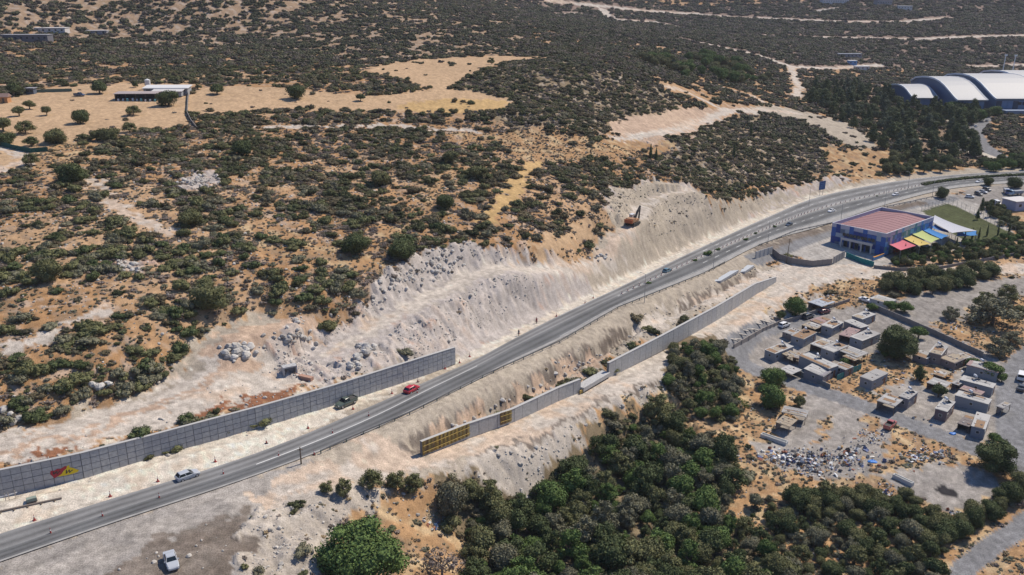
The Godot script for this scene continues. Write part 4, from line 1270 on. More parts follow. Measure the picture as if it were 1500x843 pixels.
	for y in [0.95, 0.1, -0.75]: pbox(bd, "legend_bar", Vector3(-0.2, y, 0.055), Vector3(2.4 + y * 0.5, 0.22, 0.012), mat("sign_print", 0.10, 0.19, 0.38, 0.5))
	# utility poles
	for q in [[1152, 386, 9.5, "leaning dark wooden utility pole beside the curved block wall"], [441, 680, 3.4, "short post with a box beside the road end of the guardrail"], [1408, 120, 20.0, ""]]:
		if q[3] == "": continue
		var o := thing("utility_pole", q[3], "pole", G(q[0], q[1]))
		var k := MB.new()
		k.tube(Vector3(0, -0.2, 0), Vector3(0.5 if q[2] > 5 else 0.0, q[2], 0), 0.16, 0.1, 8)
		part(o, "pole", k.mesh(), M["bark"])
		pbox(o, "crossarm", Vector3(0.45 if q[2] > 5 else 0.0, q[2] - 0.5, 0), Vector3(1.0, 0.12, 0.12), M["bark"])

func rail(px: Array, label: String) -> void:
	var pts := []
	for q in px: pts.append(G(q[0], q[1]))
	pts = dense(pts, 24)
	var walk := [pts[0]]
	var left := 2.0
	var grey := mat("rail_steel", 0.2, 0.2, 0.2, 0.6, 0.2)
	for i in range(1, pts.size()):
		left -= pts[i].distance_to(pts[i - 1])
		if left <= 0.0:
			walk.append(pts[i])
			left = 4.0
	var o := thing("guardrail", label, "guardrail", walk[0], 0.0, "guardrails")
	var origin: Vector3 = walk[0]
	for i in walk.size():
		pbox(o, "post", walk[i] - origin + Vector3(0, 0.35, 0), Vector3(0.2, 0.9, 0.2), mat("rail_post", 0.09, 0.13, 0.12, 0.7))
		if i > 0:
			var k := MB.new()
			var p: Vector3 = walk[i - 1] - origin
			var q: Vector3 = walk[i] - origin
			k.bar(p + Vector3(0, 0.76, 0.10), q + Vector3(0, 0.76, 0.10), 0.06, 0.17)
			k.bar(p + Vector3(0, 0.56, 0.10), q + Vector3(0, 0.56, 0.10), 0.06, 0.15)
			part(o, "beam", k.mesh(), grey)

func marker(p: Vector3, kind: int, label: String) -> void:
	var o := thing("traffic_marker", ("red and white " if kind > 0 else "dark ") + label, "traffic marker", p, rng.randf() * TAU, "traffic markers along the works")
	o.scale = Vector3(0.8, 1.0, 0.8)
	var red := mat("marker_red", 0.30, 0.045, 0.04, 0.6)
	var k := MB.new()
	k.box(Vector3(0, 0.05, 0), Vector3(0.62, 0.1, 0.62))
	part(o, "base", k.mesh(), red if kind > 0 else mat("rubber", 0.03, 0.03, 0.03, 0.9))
	k = MB.new()
	k.tube(Vector3(0, 0.1, 0), Vector3(0, 0.62, 0), 0.2, 0.11, 9)
	part(o, "cone", k.mesh(), red)
	k = MB.new()
	k.tube(Vector3(0, 0.62, 0), Vector3(0, 0.82, 0), 0.11, 0.09, 9)
	part(o, "reflective_band", k.mesh(), mat("marker_white", 0.72, 0.72, 0.70, 0.6))
	k = MB.new()
	k.tube(Vector3(0, 0.82, 0), Vector3(0, 1.15, 0), 0.07, 0.03, 9)
	part(o, "tip", k.mesh(), red)

# a wall of cast panels between pixel points; each panel is a part
func panel_wall(o: Node3D, base: Array, wide: float, rows: int, m: Array, thick: float, cap: float) -> void:
	var pts := []; var hs := []
	for w in base:
		pts.append(at_level(w[0], w[1], w[2])); hs.append(w[3])
	var origin := o.position
	var total := 0.0
	for i in pts.size() - 1: total += pts[i].distance_to(pts[i + 1])
	var n := int(total / wide)
	var sample := func(s: float) -> Array:
		var left := s
		for i in pts.size() - 1:
			var d: float = pts[i].distance_to(pts[i + 1])
			if left <= d or i == pts.size() - 2:
				var t := left / d
				return [pts[i].lerp(pts[i + 1], t), lerpf(hs[i], hs[i + 1], t)]
			left -= d
		return []
	for i in n:
		var e0: Array = sample.call(total * i / n)
		var e1: Array = sample.call(total * (i + 1) / n)
		var a: Vector3 = e0[0] - origin
		var b: Vector3 = e1[0] - origin
		var dir := (b - a).normalized()
		var nrm := Vector3(-dir.z, 0, dir.x).normalized()  # towards the road
		if nrm.z < 0: nrm = -nrm
		var gap := 0.13 if i % 8 else 0.24
		for r in rows:
			var f0 := float(r) / rows
			var f1 := float(r + 1) / rows
			var proud := rng.randf_range(0.0, 0.035)
			var q := []
			for f in [f0, f1]:
				var fa: float = e0[1] * f + (0.045 if f == f0 else -0.045) - (0.6 if r == 0 and f == f0 else 0.0)
				var fb: float = e1[1] * f + (0.045 if f == f0 else -0.045) - (0.6 if r == 0 and f == f0 else 0.0)
				var front := nrm * (thick * 0.5 + proud)
				var back := nrm * (thick * 0.5 - 0.08)
				q.append(a + dir * gap * 0.5 + Vector3(0, fa, 0) + front); q.append(b - dir * 0.01 + Vector3(0, fb, 0) + front)
				q.append(b - dir * 0.01 + Vector3(0, fb, 0) + back); q.append(a + dir * gap * 0.5 + Vector3(0, fa, 0) + back)
			var k := MB.new()
			k.hexa(q)
			part(o, "panel", k.mesh(), m[rng.randi() % m.size()])
		# core and coping of this bay
		var k2 := MB.new()
		var c := []
		for f in [-0.8, 0.0]:
			var ha: float = f if f < 0 else e0[1] - 0.03
			var hb: float = f if f < 0 else e1[1] - 0.03
			var fr := nrm * (thick * 0.5 - 0.06)
			var bk := nrm * -thick * 0.5
			c.append(a + Vector3(0, ha, 0) + fr); c.append(b + Vector3(0, hb, 0) + fr); c.append(b + Vector3(0, hb, 0) + bk); c.append(a + Vector3(0, ha, 0) + bk)
		k2.hexa(c)
		part(o, "core", k2.mesh(), mat("concrete_core", 0.15, 0.15, 0.155, 0.9))
		if cap > 0.0:
			var k3 := MB.new()
			k3.bar(a + Vector3(0, e0[1] + cap * 0.5, 0), b + Vector3(0, e1[1] + cap * 0.5, 0), thick + 0.12, cap)
			part(o, "coping", k3.mesh(), mat("concrete_cap", 0.37, 0.365, 0.355, 0.9))

func build_walls() -> void:
	var ca := [grained("concrete_a", 0.44, 0.445, 0.455, 0.11, 0.92, 0.2, 0.8), grained("concrete_b", 0.41, 0.415, 0.43, 0.11, 0.92, 0.2, 0.8), grained("concrete_c", 0.47, 0.47, 0.47, 0.11, 0.92, 0.2, 0.8)]
	var o := thing("retaining_wall", "long grey panelled concrete retaining wall with graffiti beside the road", "wall", at_level(WALL_HILL[0][0], WALL_HILL[0][1], 0.0))
	panel_wall(o, WALL_HILL, 1.5, 4, ca, 0.5, 0.12)
	graffiti(o)
	o = thing("retaining_wall", "lower concrete retaining wall along the dirt track, near section with formwork", "wall", at_level(WALL_NEAR[0][0], WALL_NEAR[0][1], -6.0))
	panel_wall(o, WALL_NEAR, 2.6, 1, [grained("concrete_d", 0.50, 0.495, 0.48, 0.11, 0.92, 0.2, 0.8), grained("concrete_e", 0.47, 0.465, 0.455, 0.11, 0.92, 0.2, 0.8)], 0.6, 0.06)
	formwork()
	o = thing("retaining_wall", "tall grey retaining wall along the dirt track, far section", "wall", at_level(WALL_FAR[0][0], WALL_FAR[0][1], -11.5))
	panel_wall(o, WALL_FAR, 3.0, 1, [M["concrete_d"], M["concrete_e"], M["concrete_c"]], 0.6, 0.08)
	# low footing between the two sections
	var p := at_level(849, 574, -10.6)
	var q := at_level(888, 551, -11.5)
	o = thing("wall_footing", "low unfinished concrete footing joining the two wall sections", "footing", p)
	var k := MB.new()
	k.bar(Vector3(0, 0.5, -0.5), q - p + Vector3(0, 0.5, -0.5), 2.4, 1.0)
	part(o, "slab", k.mesh(), M["concrete_e"])
	k = MB.new()
	k.bar(Vector3(0, 0.2, 0.9), q - p + Vector3(0, 0.2, 0.9), 0.25, 0.8)
	part(o, "edge_board", k.mesh(), mat("form_yellow", 0.33, 0.23, 0.06, 0.8))
	# stacked slabs beside the road
	for s in [[[1044, 410], [1055.5, 413.5], [1082, 399.5], [1070, 396], "longer"], [[1082, 397], [1091, 399.5], [1105, 391], [1095, 387], "shorter"]]:
		var c := []
		for i in 4: c.append(G(s[i][0], s[i][1] + 2))
		var y0: float = c[1].y
		var oo := thing("precast_slab", "%s pale precast concrete slab stack lying beside the guardrail" % s[4], "slab", c[1], 0.0, "precast slabs")
		for l in 3:
			var q2 := []
			for y in [0.32 * l + 0.03, 0.32 * l + 0.30]:
				for i in [0, 1, 2, 3]: q2.append(Vector3(c[i].x - c[1].x, y, c[i].z - c[1].z))
			k = MB.new()
			k.hexa(q2)
			part(oo, "slab", k.mesh(), M["concrete_c"] if l < 2 else grained("concrete_pale", 0.50, 0.53, 0.56, 0.35, 0.9, 0.2, 0.82))
	# block walls near the school
	block_wall([[1107, 379], [1131, 371]], 2.6, "pale concrete wall stub beside the slip road", [0.45, 0.46, 0.47])
	block_wall([[1132, 373], [1142, 381], [1160, 387], [1190, 391], [1219, 388]], 2.3, "curved brown grey block wall below the school yard", [0.29, 0.265, 0.25])
	block_wall([[1221, 387], [1237, 378]], 2.8, "short grey wall beside the school gate", [0.33, 0.32, 0.32])
	block_wall([[1240, 377], [1262, 386], [1280, 391]], 1.9, "teal painted boundary wall in front of the school", [0.02, 0.24, 0.25])
	block_wall([[1281, 393], [1320, 397], [1380, 394], [1440, 383], [1500, 372]], 1.1, "long low grey boundary wall below the tree belt", [0.24, 0.23, 0.23])
	block_wall([[1278, 452], [1320, 470], [1370, 492], [1420, 515], [1440, 524]], 1.7, "long grey boundary wall behind the settlement", [0.27, 0.255, 0.245])
	block_wall([[1075, 510], [1117, 486], [1140, 476], [1175, 466], [1205, 455], [1245, 442]], 1.1, "low kerb wall at the upper edge of the settlement lane", [0.34, 0.30, 0.27])
	block_wall([[1163, 547], [1185, 556], [1216, 570]], 1.3, "low dark garden wall in front of the pair of cabins", [0.24, 0.25, 0.26])
	# stone field wall and green netting fence at the farm
	block_wall([[277, 128], [275, 148], [274, 168], [280, 180], [288, 190]], 1.3, "grey dry stone wall between the farm yard and the tan field", [0.26, 0.235, 0.215])
	block_wall([[-20, 209], [20, 219], [45, 224], [70, 222]], 1.6, "dark green netting fence above the pale lane", [0.015, 0.10, 0.085])
	block_wall([[32, 137], [70, 135], [105, 134]], 1.4, "pale green screen fence behind the farm trees", [0.13, 0.20, 0.16])

func block_wall(px: Array, h: float, label: String, c: Array) -> void:
	var pts := []
	for q in px: pts.append(G(q[0], q[1]))
	pts = dense(pts, 4)
	var o := thing("boundary_wall" if not label.contains("fence") else "fence", label, "wall" if not label.contains("fence") else "fence", pts[0])
	var m := grained("wall_%s" % label, c[0], c[1], c[2], 0.5, 0.9, 0.25, 0.75)
	for i in pts.size() - 1:
		var k := MB.new()
		var a: Vector3 = pts[i] - pts[0]
		var b: Vector3 = pts[i + 1] - pts[0]
		var w := 0.22 if not label.contains("fence") else 0.06
		k.bar(a + Vector3(0, h * 0.5 - 0.15, 0), b + Vector3(0, h * 0.5 - 0.15, 0), w, h + 0.3)
		part(o, "wall_panel", k.mesh(), m)
		pbox(o, "pier", a + Vector3(0, h * 0.5 - 0.1, 0), Vector3(w + 0.12, h + 0.35, w + 0.12), m)

func graffiti(o: Node3D) -> void:
	# flat paint on the wall face, a few millimetres proud of the panels
	var pa := at_level(5, 726, 0.0)
	var pb := at_level(120, 700.5, -0.3)
	var dir := Vector3(pb.x - pa.x, 0, pb.z - pa.z).normalized()
	var nrm := Vector3(-dir.z, 0, dir.x)
	if nrm.z < 0: nrm = -nrm
	var len := Vector2(pb.x - pa.x, pb.z - pa.z).length()
	var put := func(called: String, shape: Array, m: Material, lift: float) -> void:
		var pts := PackedVector2Array()
		for i in range(0, shape.size(), 2): pts.append(Vector2(shape[i], shape[i + 1]))
		var k := MB.new()
		var ix := Geometry2D.triangulate_polygon(pts)
		for i in range(0, ix.size(), 3):
			var tri := []
			for j in 3:
				var s := pts[ix[i + j]]
				var t := s.x / len
				tri.append(pa + dir * s.x + Vector3(0, -0.3 * t + s.y, 0) + nrm * (0.25 + 0.04 + lift) - o.position)
			if (tri[1] - tri[0]).cross(tri[2] - tri[0]).dot(nrm) > 0: k.tri(tri[0], tri[1], tri[2])
			else: k.tri(tri[0], tri[2], tri[1])
		part(o, called, k.mesh(), m)
	# along the wall 0 at u = 5; the painting spans u 74 to 108
	var red := mat("paint_red", 0.33, 0.02, 0.035, 0.7)
	var yel := mat("paint_yellow", 0.62, 0.45, 0.01, 0.7)
	var blk := mat("paint_black", 0.03, 0.03, 0.03, 0.7)
	put.call("graffiti_red", [7.2, 2.15, 7.35, 2.75, 7.9, 2.62, 8.4, 2.85, 8.9, 2.75, 9.6, 3.05, 9.9, 2.95, 9.7, 2.5, 9.2, 2.2, 8.9, 1.75, 8.3, 1.45, 7.7, 1.2, 7.5, 1.6], red, 0.004)
	put.call("graffiti_yellow", [8.2, 1.35, 8.9, 1.75, 9.3, 2.25, 9.75, 2.55, 9.9, 3.0, 10.3, 3.1, 10.2, 2.7, 10.8, 2.35, 11.3, 1.95, 11.6, 1.75, 11.3, 1.45, 10.4, 1.3, 9.4, 1.3], yel, 0.008)
	put.call("graffiti_outline", [9.5, 1.6, 9.62, 2.3, 9.8, 2.3, 9.72, 1.85, 10.1, 2.25, 10.25, 2.2, 10.15, 1.85, 10.6, 2.1, 10.7, 2.0, 10.1, 1.6, 10.0, 1.65, 10.05, 2.0, 9.65, 1.58], blk, 0.012)
	put.call("graffiti_outline", [7.6, 2.0, 7.7, 2.5, 7.85, 2.5, 7.8, 2.15, 8.2, 2.5, 8.35, 2.4, 8.3, 2.0, 8.7, 2.45, 8.8, 2.35, 8.25, 1.8, 8.15, 1.85, 8.2, 2.2, 7.75, 1.9], blk, 0.012)

func formwork() -> void:
	var segs := [[WALL_NEAR[0], WALL_NEAR[1], 0.0, 1.0, "formwork of yellow and brown ribbed panels at the near wall end"], [WALL_NEAR[1], WALL_NEAR[2], 0.72, 1.0, "shorter patch of brown ribbed formwork halfway along the near wall"]]
	for s in segs:
		var pa := at_level(s[0][0], s[0][1], s[0][2])
		var pb := at_level(s[1][0], s[1][1], s[1][2])
		var a := pa.lerp(pb, s[2])
		var b := pa.lerp(pb, s[3])
		var dir := (b - a).normalized()
		var nrm := Vector3(-dir.z, 0, dir.x).normalized()
		if nrm.z < 0: nrm = -nrm
		var o := thing("wall_formwork", s[4], "formwork", a)
		var n := int(a.distance_to(b) / 0.55)
		var tone := [mat("form_yellow", 0.33, 0.23, 0.06, 0.8), mat("form_brown", 0.17, 0.115, 0.055, 0.8), mat("form_olive", 0.24, 0.185, 0.07, 0.8)]
		for i in n:
			var c := (b - a) * ((i + 0.5) / n)
			var h := lerpf(s[0][3], s[1][3], (i + 0.5) / n) + 0.1
			pbox(o, "form_panel", c + nrm * 0.42 + Vector3(0, h * 0.5, 0), Vector3(a.distance_to(b) / n - 0.06, h, 0.08), tone[rng.randi() % 3], Basis(Vector3.UP, heading(a, b)))
			if i % 2 == 0: pbox(o, "rib", c + nrm * 0.50 + Vector3(0, h * 0.5, 0), Vector3(0.09, h, 0.1), tone[1], Basis(Vector3.UP, heading(a, b)))
		for y in [0.7, 2.0]:
			pbox(o, "waler", (b - a) * 0.5 + nrm * 0.6 + Vector3(0, y, 0), Vector3(a.distance_to(b), 0.1, 0.1), tone[0], Basis(dir, Vector3.UP, dir.cross(Vector3.UP).normalized()).orthonormalized())
# ---------------------------------------------------------------- vehicles: local x forward, y up
func loft(k: MB, st: Array) -> void:  # stations: x, bottom, waist, top, half width low, half width waist, half width top
	var rings := []
	for s in st:
		rings.append([Vector3(s[0], s[1], s[4]), Vector3(s[0], (s[1] + s[2]) * 0.5, s[5]), Vector3(s[0], s[2], s[5] * 0.985), Vector3(s[0], s[3], s[6]), Vector3(s[0], s[3], -s[6]), Vector3(s[0], s[2], -s[5] * 0.985), Vector3(s[0], (s[1] + s[2]) * 0.5, -s[5]), Vector3(s[0], s[1], -s[4])])
	var n: int = rings[0].size()
	for i in rings.size() - 1:
		for j in n:
			var j2 := (j + 1) % n
			k.quad(rings[i][j], rings[i + 1][j], rings[i + 1][j2], rings[i][j2])
	for j in range(1, n - 1):
		k.tri(rings[0][0], rings[0][j], rings[0][j + 1])
		k.tri(rings[-1][0], rings[-1][j + 1], rings[-1][j])

func wheel(o: Node3D, at: Vector3, r: float) -> void:
	var side := signf(at.z)
	var k := MB.new()
	k.tube(Vector3(0, 0, -0.1), Vector3(0, 0, 0.1), r, r, 14)
	var w := part(o, "wheel", k.mesh(), mat("rubber", 0.03, 0.03, 0.03, 0.9), Transform3D(Basis(), at))
	k = MB.new()
	k.tube(Vector3(0, 0, 0.09 * side), Vector3(0, 0, 0.115 * side), r * 0.62, r * 0.55, 10)
	part(w, "rim", k.mesh(), mat("alloy", 0.5, 0.5, 0.52, 0.4, 0.7))

func paint(key: String, r: float, g: float, b: float) -> StandardMaterial3D:
	var m := mat(key, r, g, b, 0.35)
	m.clearcoat_enabled = true
	m.clearcoat = 0.8
	m.clearcoat_roughness = 0.12
	return m

func pane(o: Node3D, called: String, a: Vector3, b: Vector3, c: Vector3, d: Vector3, inset: float) -> void:
	var mid := (a + b + c + d) * 0.25
	var nn := (b - a).cross(c - a).normalized()
	var f := func(p: Vector3) -> Vector3: return p.lerp(mid, inset)
	var q := [f.call(a), f.call(b), f.call(c), f.call(d)]
	var k := MB.new()
	var lo := []
	for p in q: lo.append(p - nn * 0.02)
	var hi := []
	for p in q: hi.append(p + nn * 0.012)
	k.hexa([lo[0], lo[1], lo[2], lo[3], hi[0], hi[1], hi[2], hi[3]])
	part(o, called, k.mesh(), mat("car_glass", 0.012, 0.018, 0.022, 0.08))

# kind: hatch, sedan, suv, pickup, van, truck
func vehicle(u: float, w: float, to: Array, kind: String, m: Material, label: String, group := "") -> Node3D:
	var p := G(u, w)
	return vehicle_at(p, heading(p, G(to[0], to[1])), kind, m, label, group)

func vehicle_at(p: Vector3, turn: float, kind: String, m: Material, label: String, group := "") -> Node3D:
	var o := thing({"hatch": "hatchback_car", "sedan": "sedan_car", "suv": "estate_car", "pickup": "pickup_truck", "van": "van", "truck": "lorry"}[kind], label, {"pickup": "pickup", "van": "van", "truck": "lorry"}.get(kind, "car"), p + Vector3(0, 0.05, 0), turn, group)
	var L := 4.1
	var W := 1.76
	var H := 1.48
	var base := 0.92   # waist height
	var hood := 0.98
	var front := [0.24, 0.04]  # windscreen foot and roof front, share of the length
	var rear := [-0.47, -0.36]
	var tail := 0.98
	match kind:
		"sedan":
			L = 4.5; H = 1.44; front = [0.20, 0.05]; rear = [-0.35, -0.20]; tail = 1.0
		"suv":
			L = 4.5; H = 1.62; base = 0.98; hood = 1.05; front = [0.24, 0.10]; rear = [-0.48, -0.42]; tail = 1.04
		"pickup":
			L = 5.2; H = 1.75; W = 1.82; base = 1.05; hood = 1.1; front = [0.22, 0.12]; rear = [-0.10, -0.08]; tail = 1.08
		"van":
			L = 4.9; H = 2.0; W = 1.9; base = 1.15; hood = 1.15; front = [0.36, 0.24]; rear = [-0.49, -0.47]; tail = 1.15
		"truck":
			L = 7.0; H = 2.6; W = 2.3; base = 1.5; hood = 1.5; front = [0.49, 0.44]; rear = [0.26, 0.26]; tail = 1.0
	var hw := W * 0.5
	var k := MB.new()
	var st := []
	if kind == "truck":
		st = [[0.24 * L, 0.5, 1.45, 1.5, hw * 0.9, hw, hw * 0.98], [0.5 * L, 0.5, 1.4, 1.5, hw * 0.9, hw * 0.98, hw * 0.95]]
	else:
		st = [[-0.5 * L, 0.42, 0.70, tail - 0.12, hw * 0.80, hw * 0.86, hw * 0.80], [-0.47 * L, 0.30, 0.80, tail, hw * 0.88, hw * 0.95, hw * 0.86], [-0.36 * L, 0.24, 0.86, tail, hw * 0.92, hw, hw * 0.90], [0.0, 0.22, 0.86, base + 0.02, hw * 0.92, hw, hw * 0.91], [front[0] * L, 0.22, 0.86, hood, hw * 0.92, hw, hw * 0.88], [0.40 * L, 0.26, 0.76, hood - 0.10, hw * 0.90, hw * 0.96, hw * 0.80], [0.47 * L, 0.30, 0.66, hood - 0.22, hw * 0.82, hw * 0.88, hw * 0.70], [0.5 * L, 0.38, 0.58, hood - 0.36, hw * 0.66, hw * 0.72, hw * 0.62]]
	loft(k, st)
	# cabin
	var cw := hw * 0.89
	var rw := hw * 0.72 if kind != "van" and kind != "truck" else hw * 0.84
	var fb: float = front[0] * L
	var fr: float = front[1] * L
	var bb: float = rear[0] * L
	var br: float = rear[1] * L
	var lo := [Vector3(bb, base, cw), Vector3(fb, base, cw), Vector3(fb, base, -cw), Vector3(bb, base, -cw)]
	var hi := [Vector3(br, H - 0.04, rw), Vector3(fr, H - 0.06, rw), Vector3(fr, H - 0.06, -rw), Vector3(br, H - 0.04, -rw)]
	k.hexa(lo + hi)
	var crest := []
	for h in hi: crest.append(Vector3(lerpf(h.x, (fr + br) * 0.5, 0.12), H, h.z * 0.86))
	k.hexa(hi + crest)
	part(o, "body", k.mesh(), m)
	pane(o, "windscreen", lo[1], lo[2], hi[2], hi[1], 0.10)
	pane(o, "rear_window", lo[3], lo[0], hi[0], hi[3], 0.12)
	if kind != "van" and kind != "truck":
		for s in [0, 1]:
			var a: Vector3 = lo[0] if s == 0 else lo[2]
			var b: Vector3 = lo[1] if s == 0 else lo[3]
			var c: Vector3 = hi[1] if s == 0 else hi[3]
			var d: Vector3 = hi[0] if s == 0 else hi[2]
			pane(o, "side_window", a, a.lerp(b, 0.5), d.lerp(c, 0.5), d, 0.12)
			pane(o, "side_window", a.lerp(b, 0.5), b, c, d.lerp(c, 0.5), 0.12)
	else:
		pane(o, "side_window", lo[0].lerp(lo[1], 0.7), lo[1], hi[1], hi[0].lerp(hi[1], 0.7), 0.1)
		pane(o, "side_window", lo[2], lo[2].lerp(lo[3], 0.3), hi[2].lerp(hi[3], 0.3), hi[2], 0.1)
	if kind == "pickup":
		for s in [-1, 1]: pbox(o, "bed_side", Vector3(-0.30 * L, 1.12, s * hw * 0.9), Vector3(L * 0.36, 0.32, 0.08), m)
		pbox(o, "tailgate", Vector3(-0.485 * L, 1.12, 0), Vector3(0.07, 0.32, hw * 1.75), m)
		pbox(o, "bed_liner", Vector3(-0.30 * L, 1.10, 0), Vector3(L * 0.34, 0.04, hw * 1.7), mat("bed_dark", 0.05, 0.05, 0.05))
	if kind == "truck":
		pbox(o, "load_box", Vector3(-0.14 * L, 1.55, 0), Vector3(L * 0.7, 1.3, W), mat("load_grey", 0.2, 0.22, 0.26, 0.6))
		pbox(o, "chassis", Vector3(-0.1 * L, 0.75, 0), Vector3(L * 0.78, 0.25, W * 0.5), mat("rubber", 0.03, 0.03, 0.03, 0.9))
	var wr := 0.31 if kind != "truck" else 0.48
	if kind in ["pickup", "suv"]: wr = 0.36
	for x in [-0.31, 0.32]:
		for s in [-1, 1]: wheel(o, Vector3(x * L, wr, s * (hw - 0.08)), wr)
	for s in [-1, 1]:
		pbox(o, "headlight", Vector3(0.475 * L, hood - 0.30, s * hw * 0.62), Vector3(0.12, 0.13, 0.30), mat("lamp_clear", 0.6, 0.6, 0.58, 0.15))
		pbox(o, "tail_light", Vector3(-0.487 * L, 0.80, s * hw * 0.74), Vector3(0.08, 0.16, 0.22), mat("lamp_red", 0.3, 0.01, 0.01, 0.25))
		pbox(o, "wing_mirror", Vector3(front[0] * L - 0.25, base + 0.08, s * (hw + 0.07)), Vector3(0.12, 0.12, 0.18), m)
	pbox(o, "number_plate", Vector3(0.5 * L + 0.005, 0.45, 0), Vector3(0.02, 0.11, 0.5), mat("plate", 0.6, 0.6, 0.55, 0.5))
	pbox(o, "grille", Vector3(0.492 * L, hood - 0.42, 0), Vector3(0.05, 0.10, 0.62), mat("rubber", 0.03, 0.03, 0.03, 0.9))
	return o

func build_vehicles() -> void:
	var silver := paint("paint_silver", 0.40, 0.42, 0.45)
	var white := paint("paint_white", 0.74, 0.74, 0.73)
	var red := paint("paint_car_red", 0.45, 0.015, 0.03)
	var dark := paint("paint_dark", 0.035, 0.045, 0.06)
	var green := paint("paint_green", 0.075, 0.10, 0.085)
	var faded := paint("paint_faded_red", 0.36, 0.085, 0.075)
	var maroon := paint("paint_maroon", 0.12, 0.025, 0.035)
	var teal := paint("paint_teal", 0.10, 0.19, 0.23)
	vehicle(275, 701, [375, 668], "hatch", silver, "silver hatchback driving on the carriageway past the graffiti wall")
	vehicle(251, 827, [262, 860], "sedan", silver, "silver saloon parked on the brown gravel lot at the bottom")
	vehicle(603, 574, [660, 546], "hatch", red, "bright red hatchback driving beside the end of the wall")
	vehicle(507, 594, [440, 620], "pickup", green, "dark green pickup standing on the sandy strip by the wall")
	vehicle(977, 399, [1010, 384], "hatch", teal, "dark teal hatchback driving below the excavator")
	vehicle(1156, 331, [1120, 346], "sedan", dark, "dark saloon on the near carriageway before the school")
	vehicle(1218, 311, [1190, 320], "sedan", white, "white saloon on the carriageway behind the school roof's left corner")
	vehicle(1312, 287, [1285, 292], "hatch", white, "white car on the near carriageway right behind the school")
	vehicle(1435, 268, [1400, 273], "sedan", white, "white car on the far bend beside the median hedge")
	# car park
	vehicle(1434, 286, [1446, 290], "suv", dark, "dark car parked first in the gravel car park row", "cars in the gravel car park")
	vehicle(1441, 283, [1453, 286], "hatch", silver, "silver car parked second in the gravel car park row", "cars in the gravel car park")
	vehicle(1446, 279.5, [1458, 283], "suv", dark, "black car parked last in the gravel car park row", "cars in the gravel car park")
	vehicle(1421, 290, [1433, 291], "hatch", white, "white car parked apart in the gravel car park", "cars in the gravel car park")
	vehicle(1475, 284, [1478, 289], "truck", paint("paint_blue", 0.03, 0.08, 0.24), "blue lorry with its back to the car park verge")
	vehicle(1488, 286, [1478, 287], "truck", paint("paint_pale_blue", 0.25, 0.38, 0.5), "pale blue lorry beside the blue one")
	vehicle(1461, 300, [1470, 306], "van", white, "white van parked at the scrap beside the pitch")
	# settlement
	vehicle(1149, 479, [1160, 475], "suv", white, "white car parked on the lane above the cabins")
	vehicle(1184, 466, [1196, 462], "suv", dark, "dark car parked under the wall above the cabins")
	vehicle(1208, 459, [1218, 457], "hatch", maroon, "maroon car parked beside the blue grey lean-to")
	vehicle(1268, 442, [1276, 445], "sedan", white, "white car in the shade behind the white sheds")
	vehicle(1304, 626, [1312, 618], "pickup", faded, "faded red pickup parked on the lane below the settlement")
	vehicle(1496, 555, [1500, 540], "van", white, "white van cut by the right edge on the pale lane")
	vehicle(1496, 571, [1500, 556], "sedan", dark, "dark windowed car behind the white van on the pale lane")
	vehicle(116, 141, [140, 142], "pickup", paint("paint_navy", 0.03, 0.05, 0.10), "dark navy pickup in the farm yard")
	vehicle(1430, 186, [1433, 183], "hatch", white, "white car on the access road below the arena", "cars on the arena road")
	vehicle(1446, 178, [1450, 175], "hatch", silver, "silver car near the top of the arena road", "cars on the arena road")
	excavator()

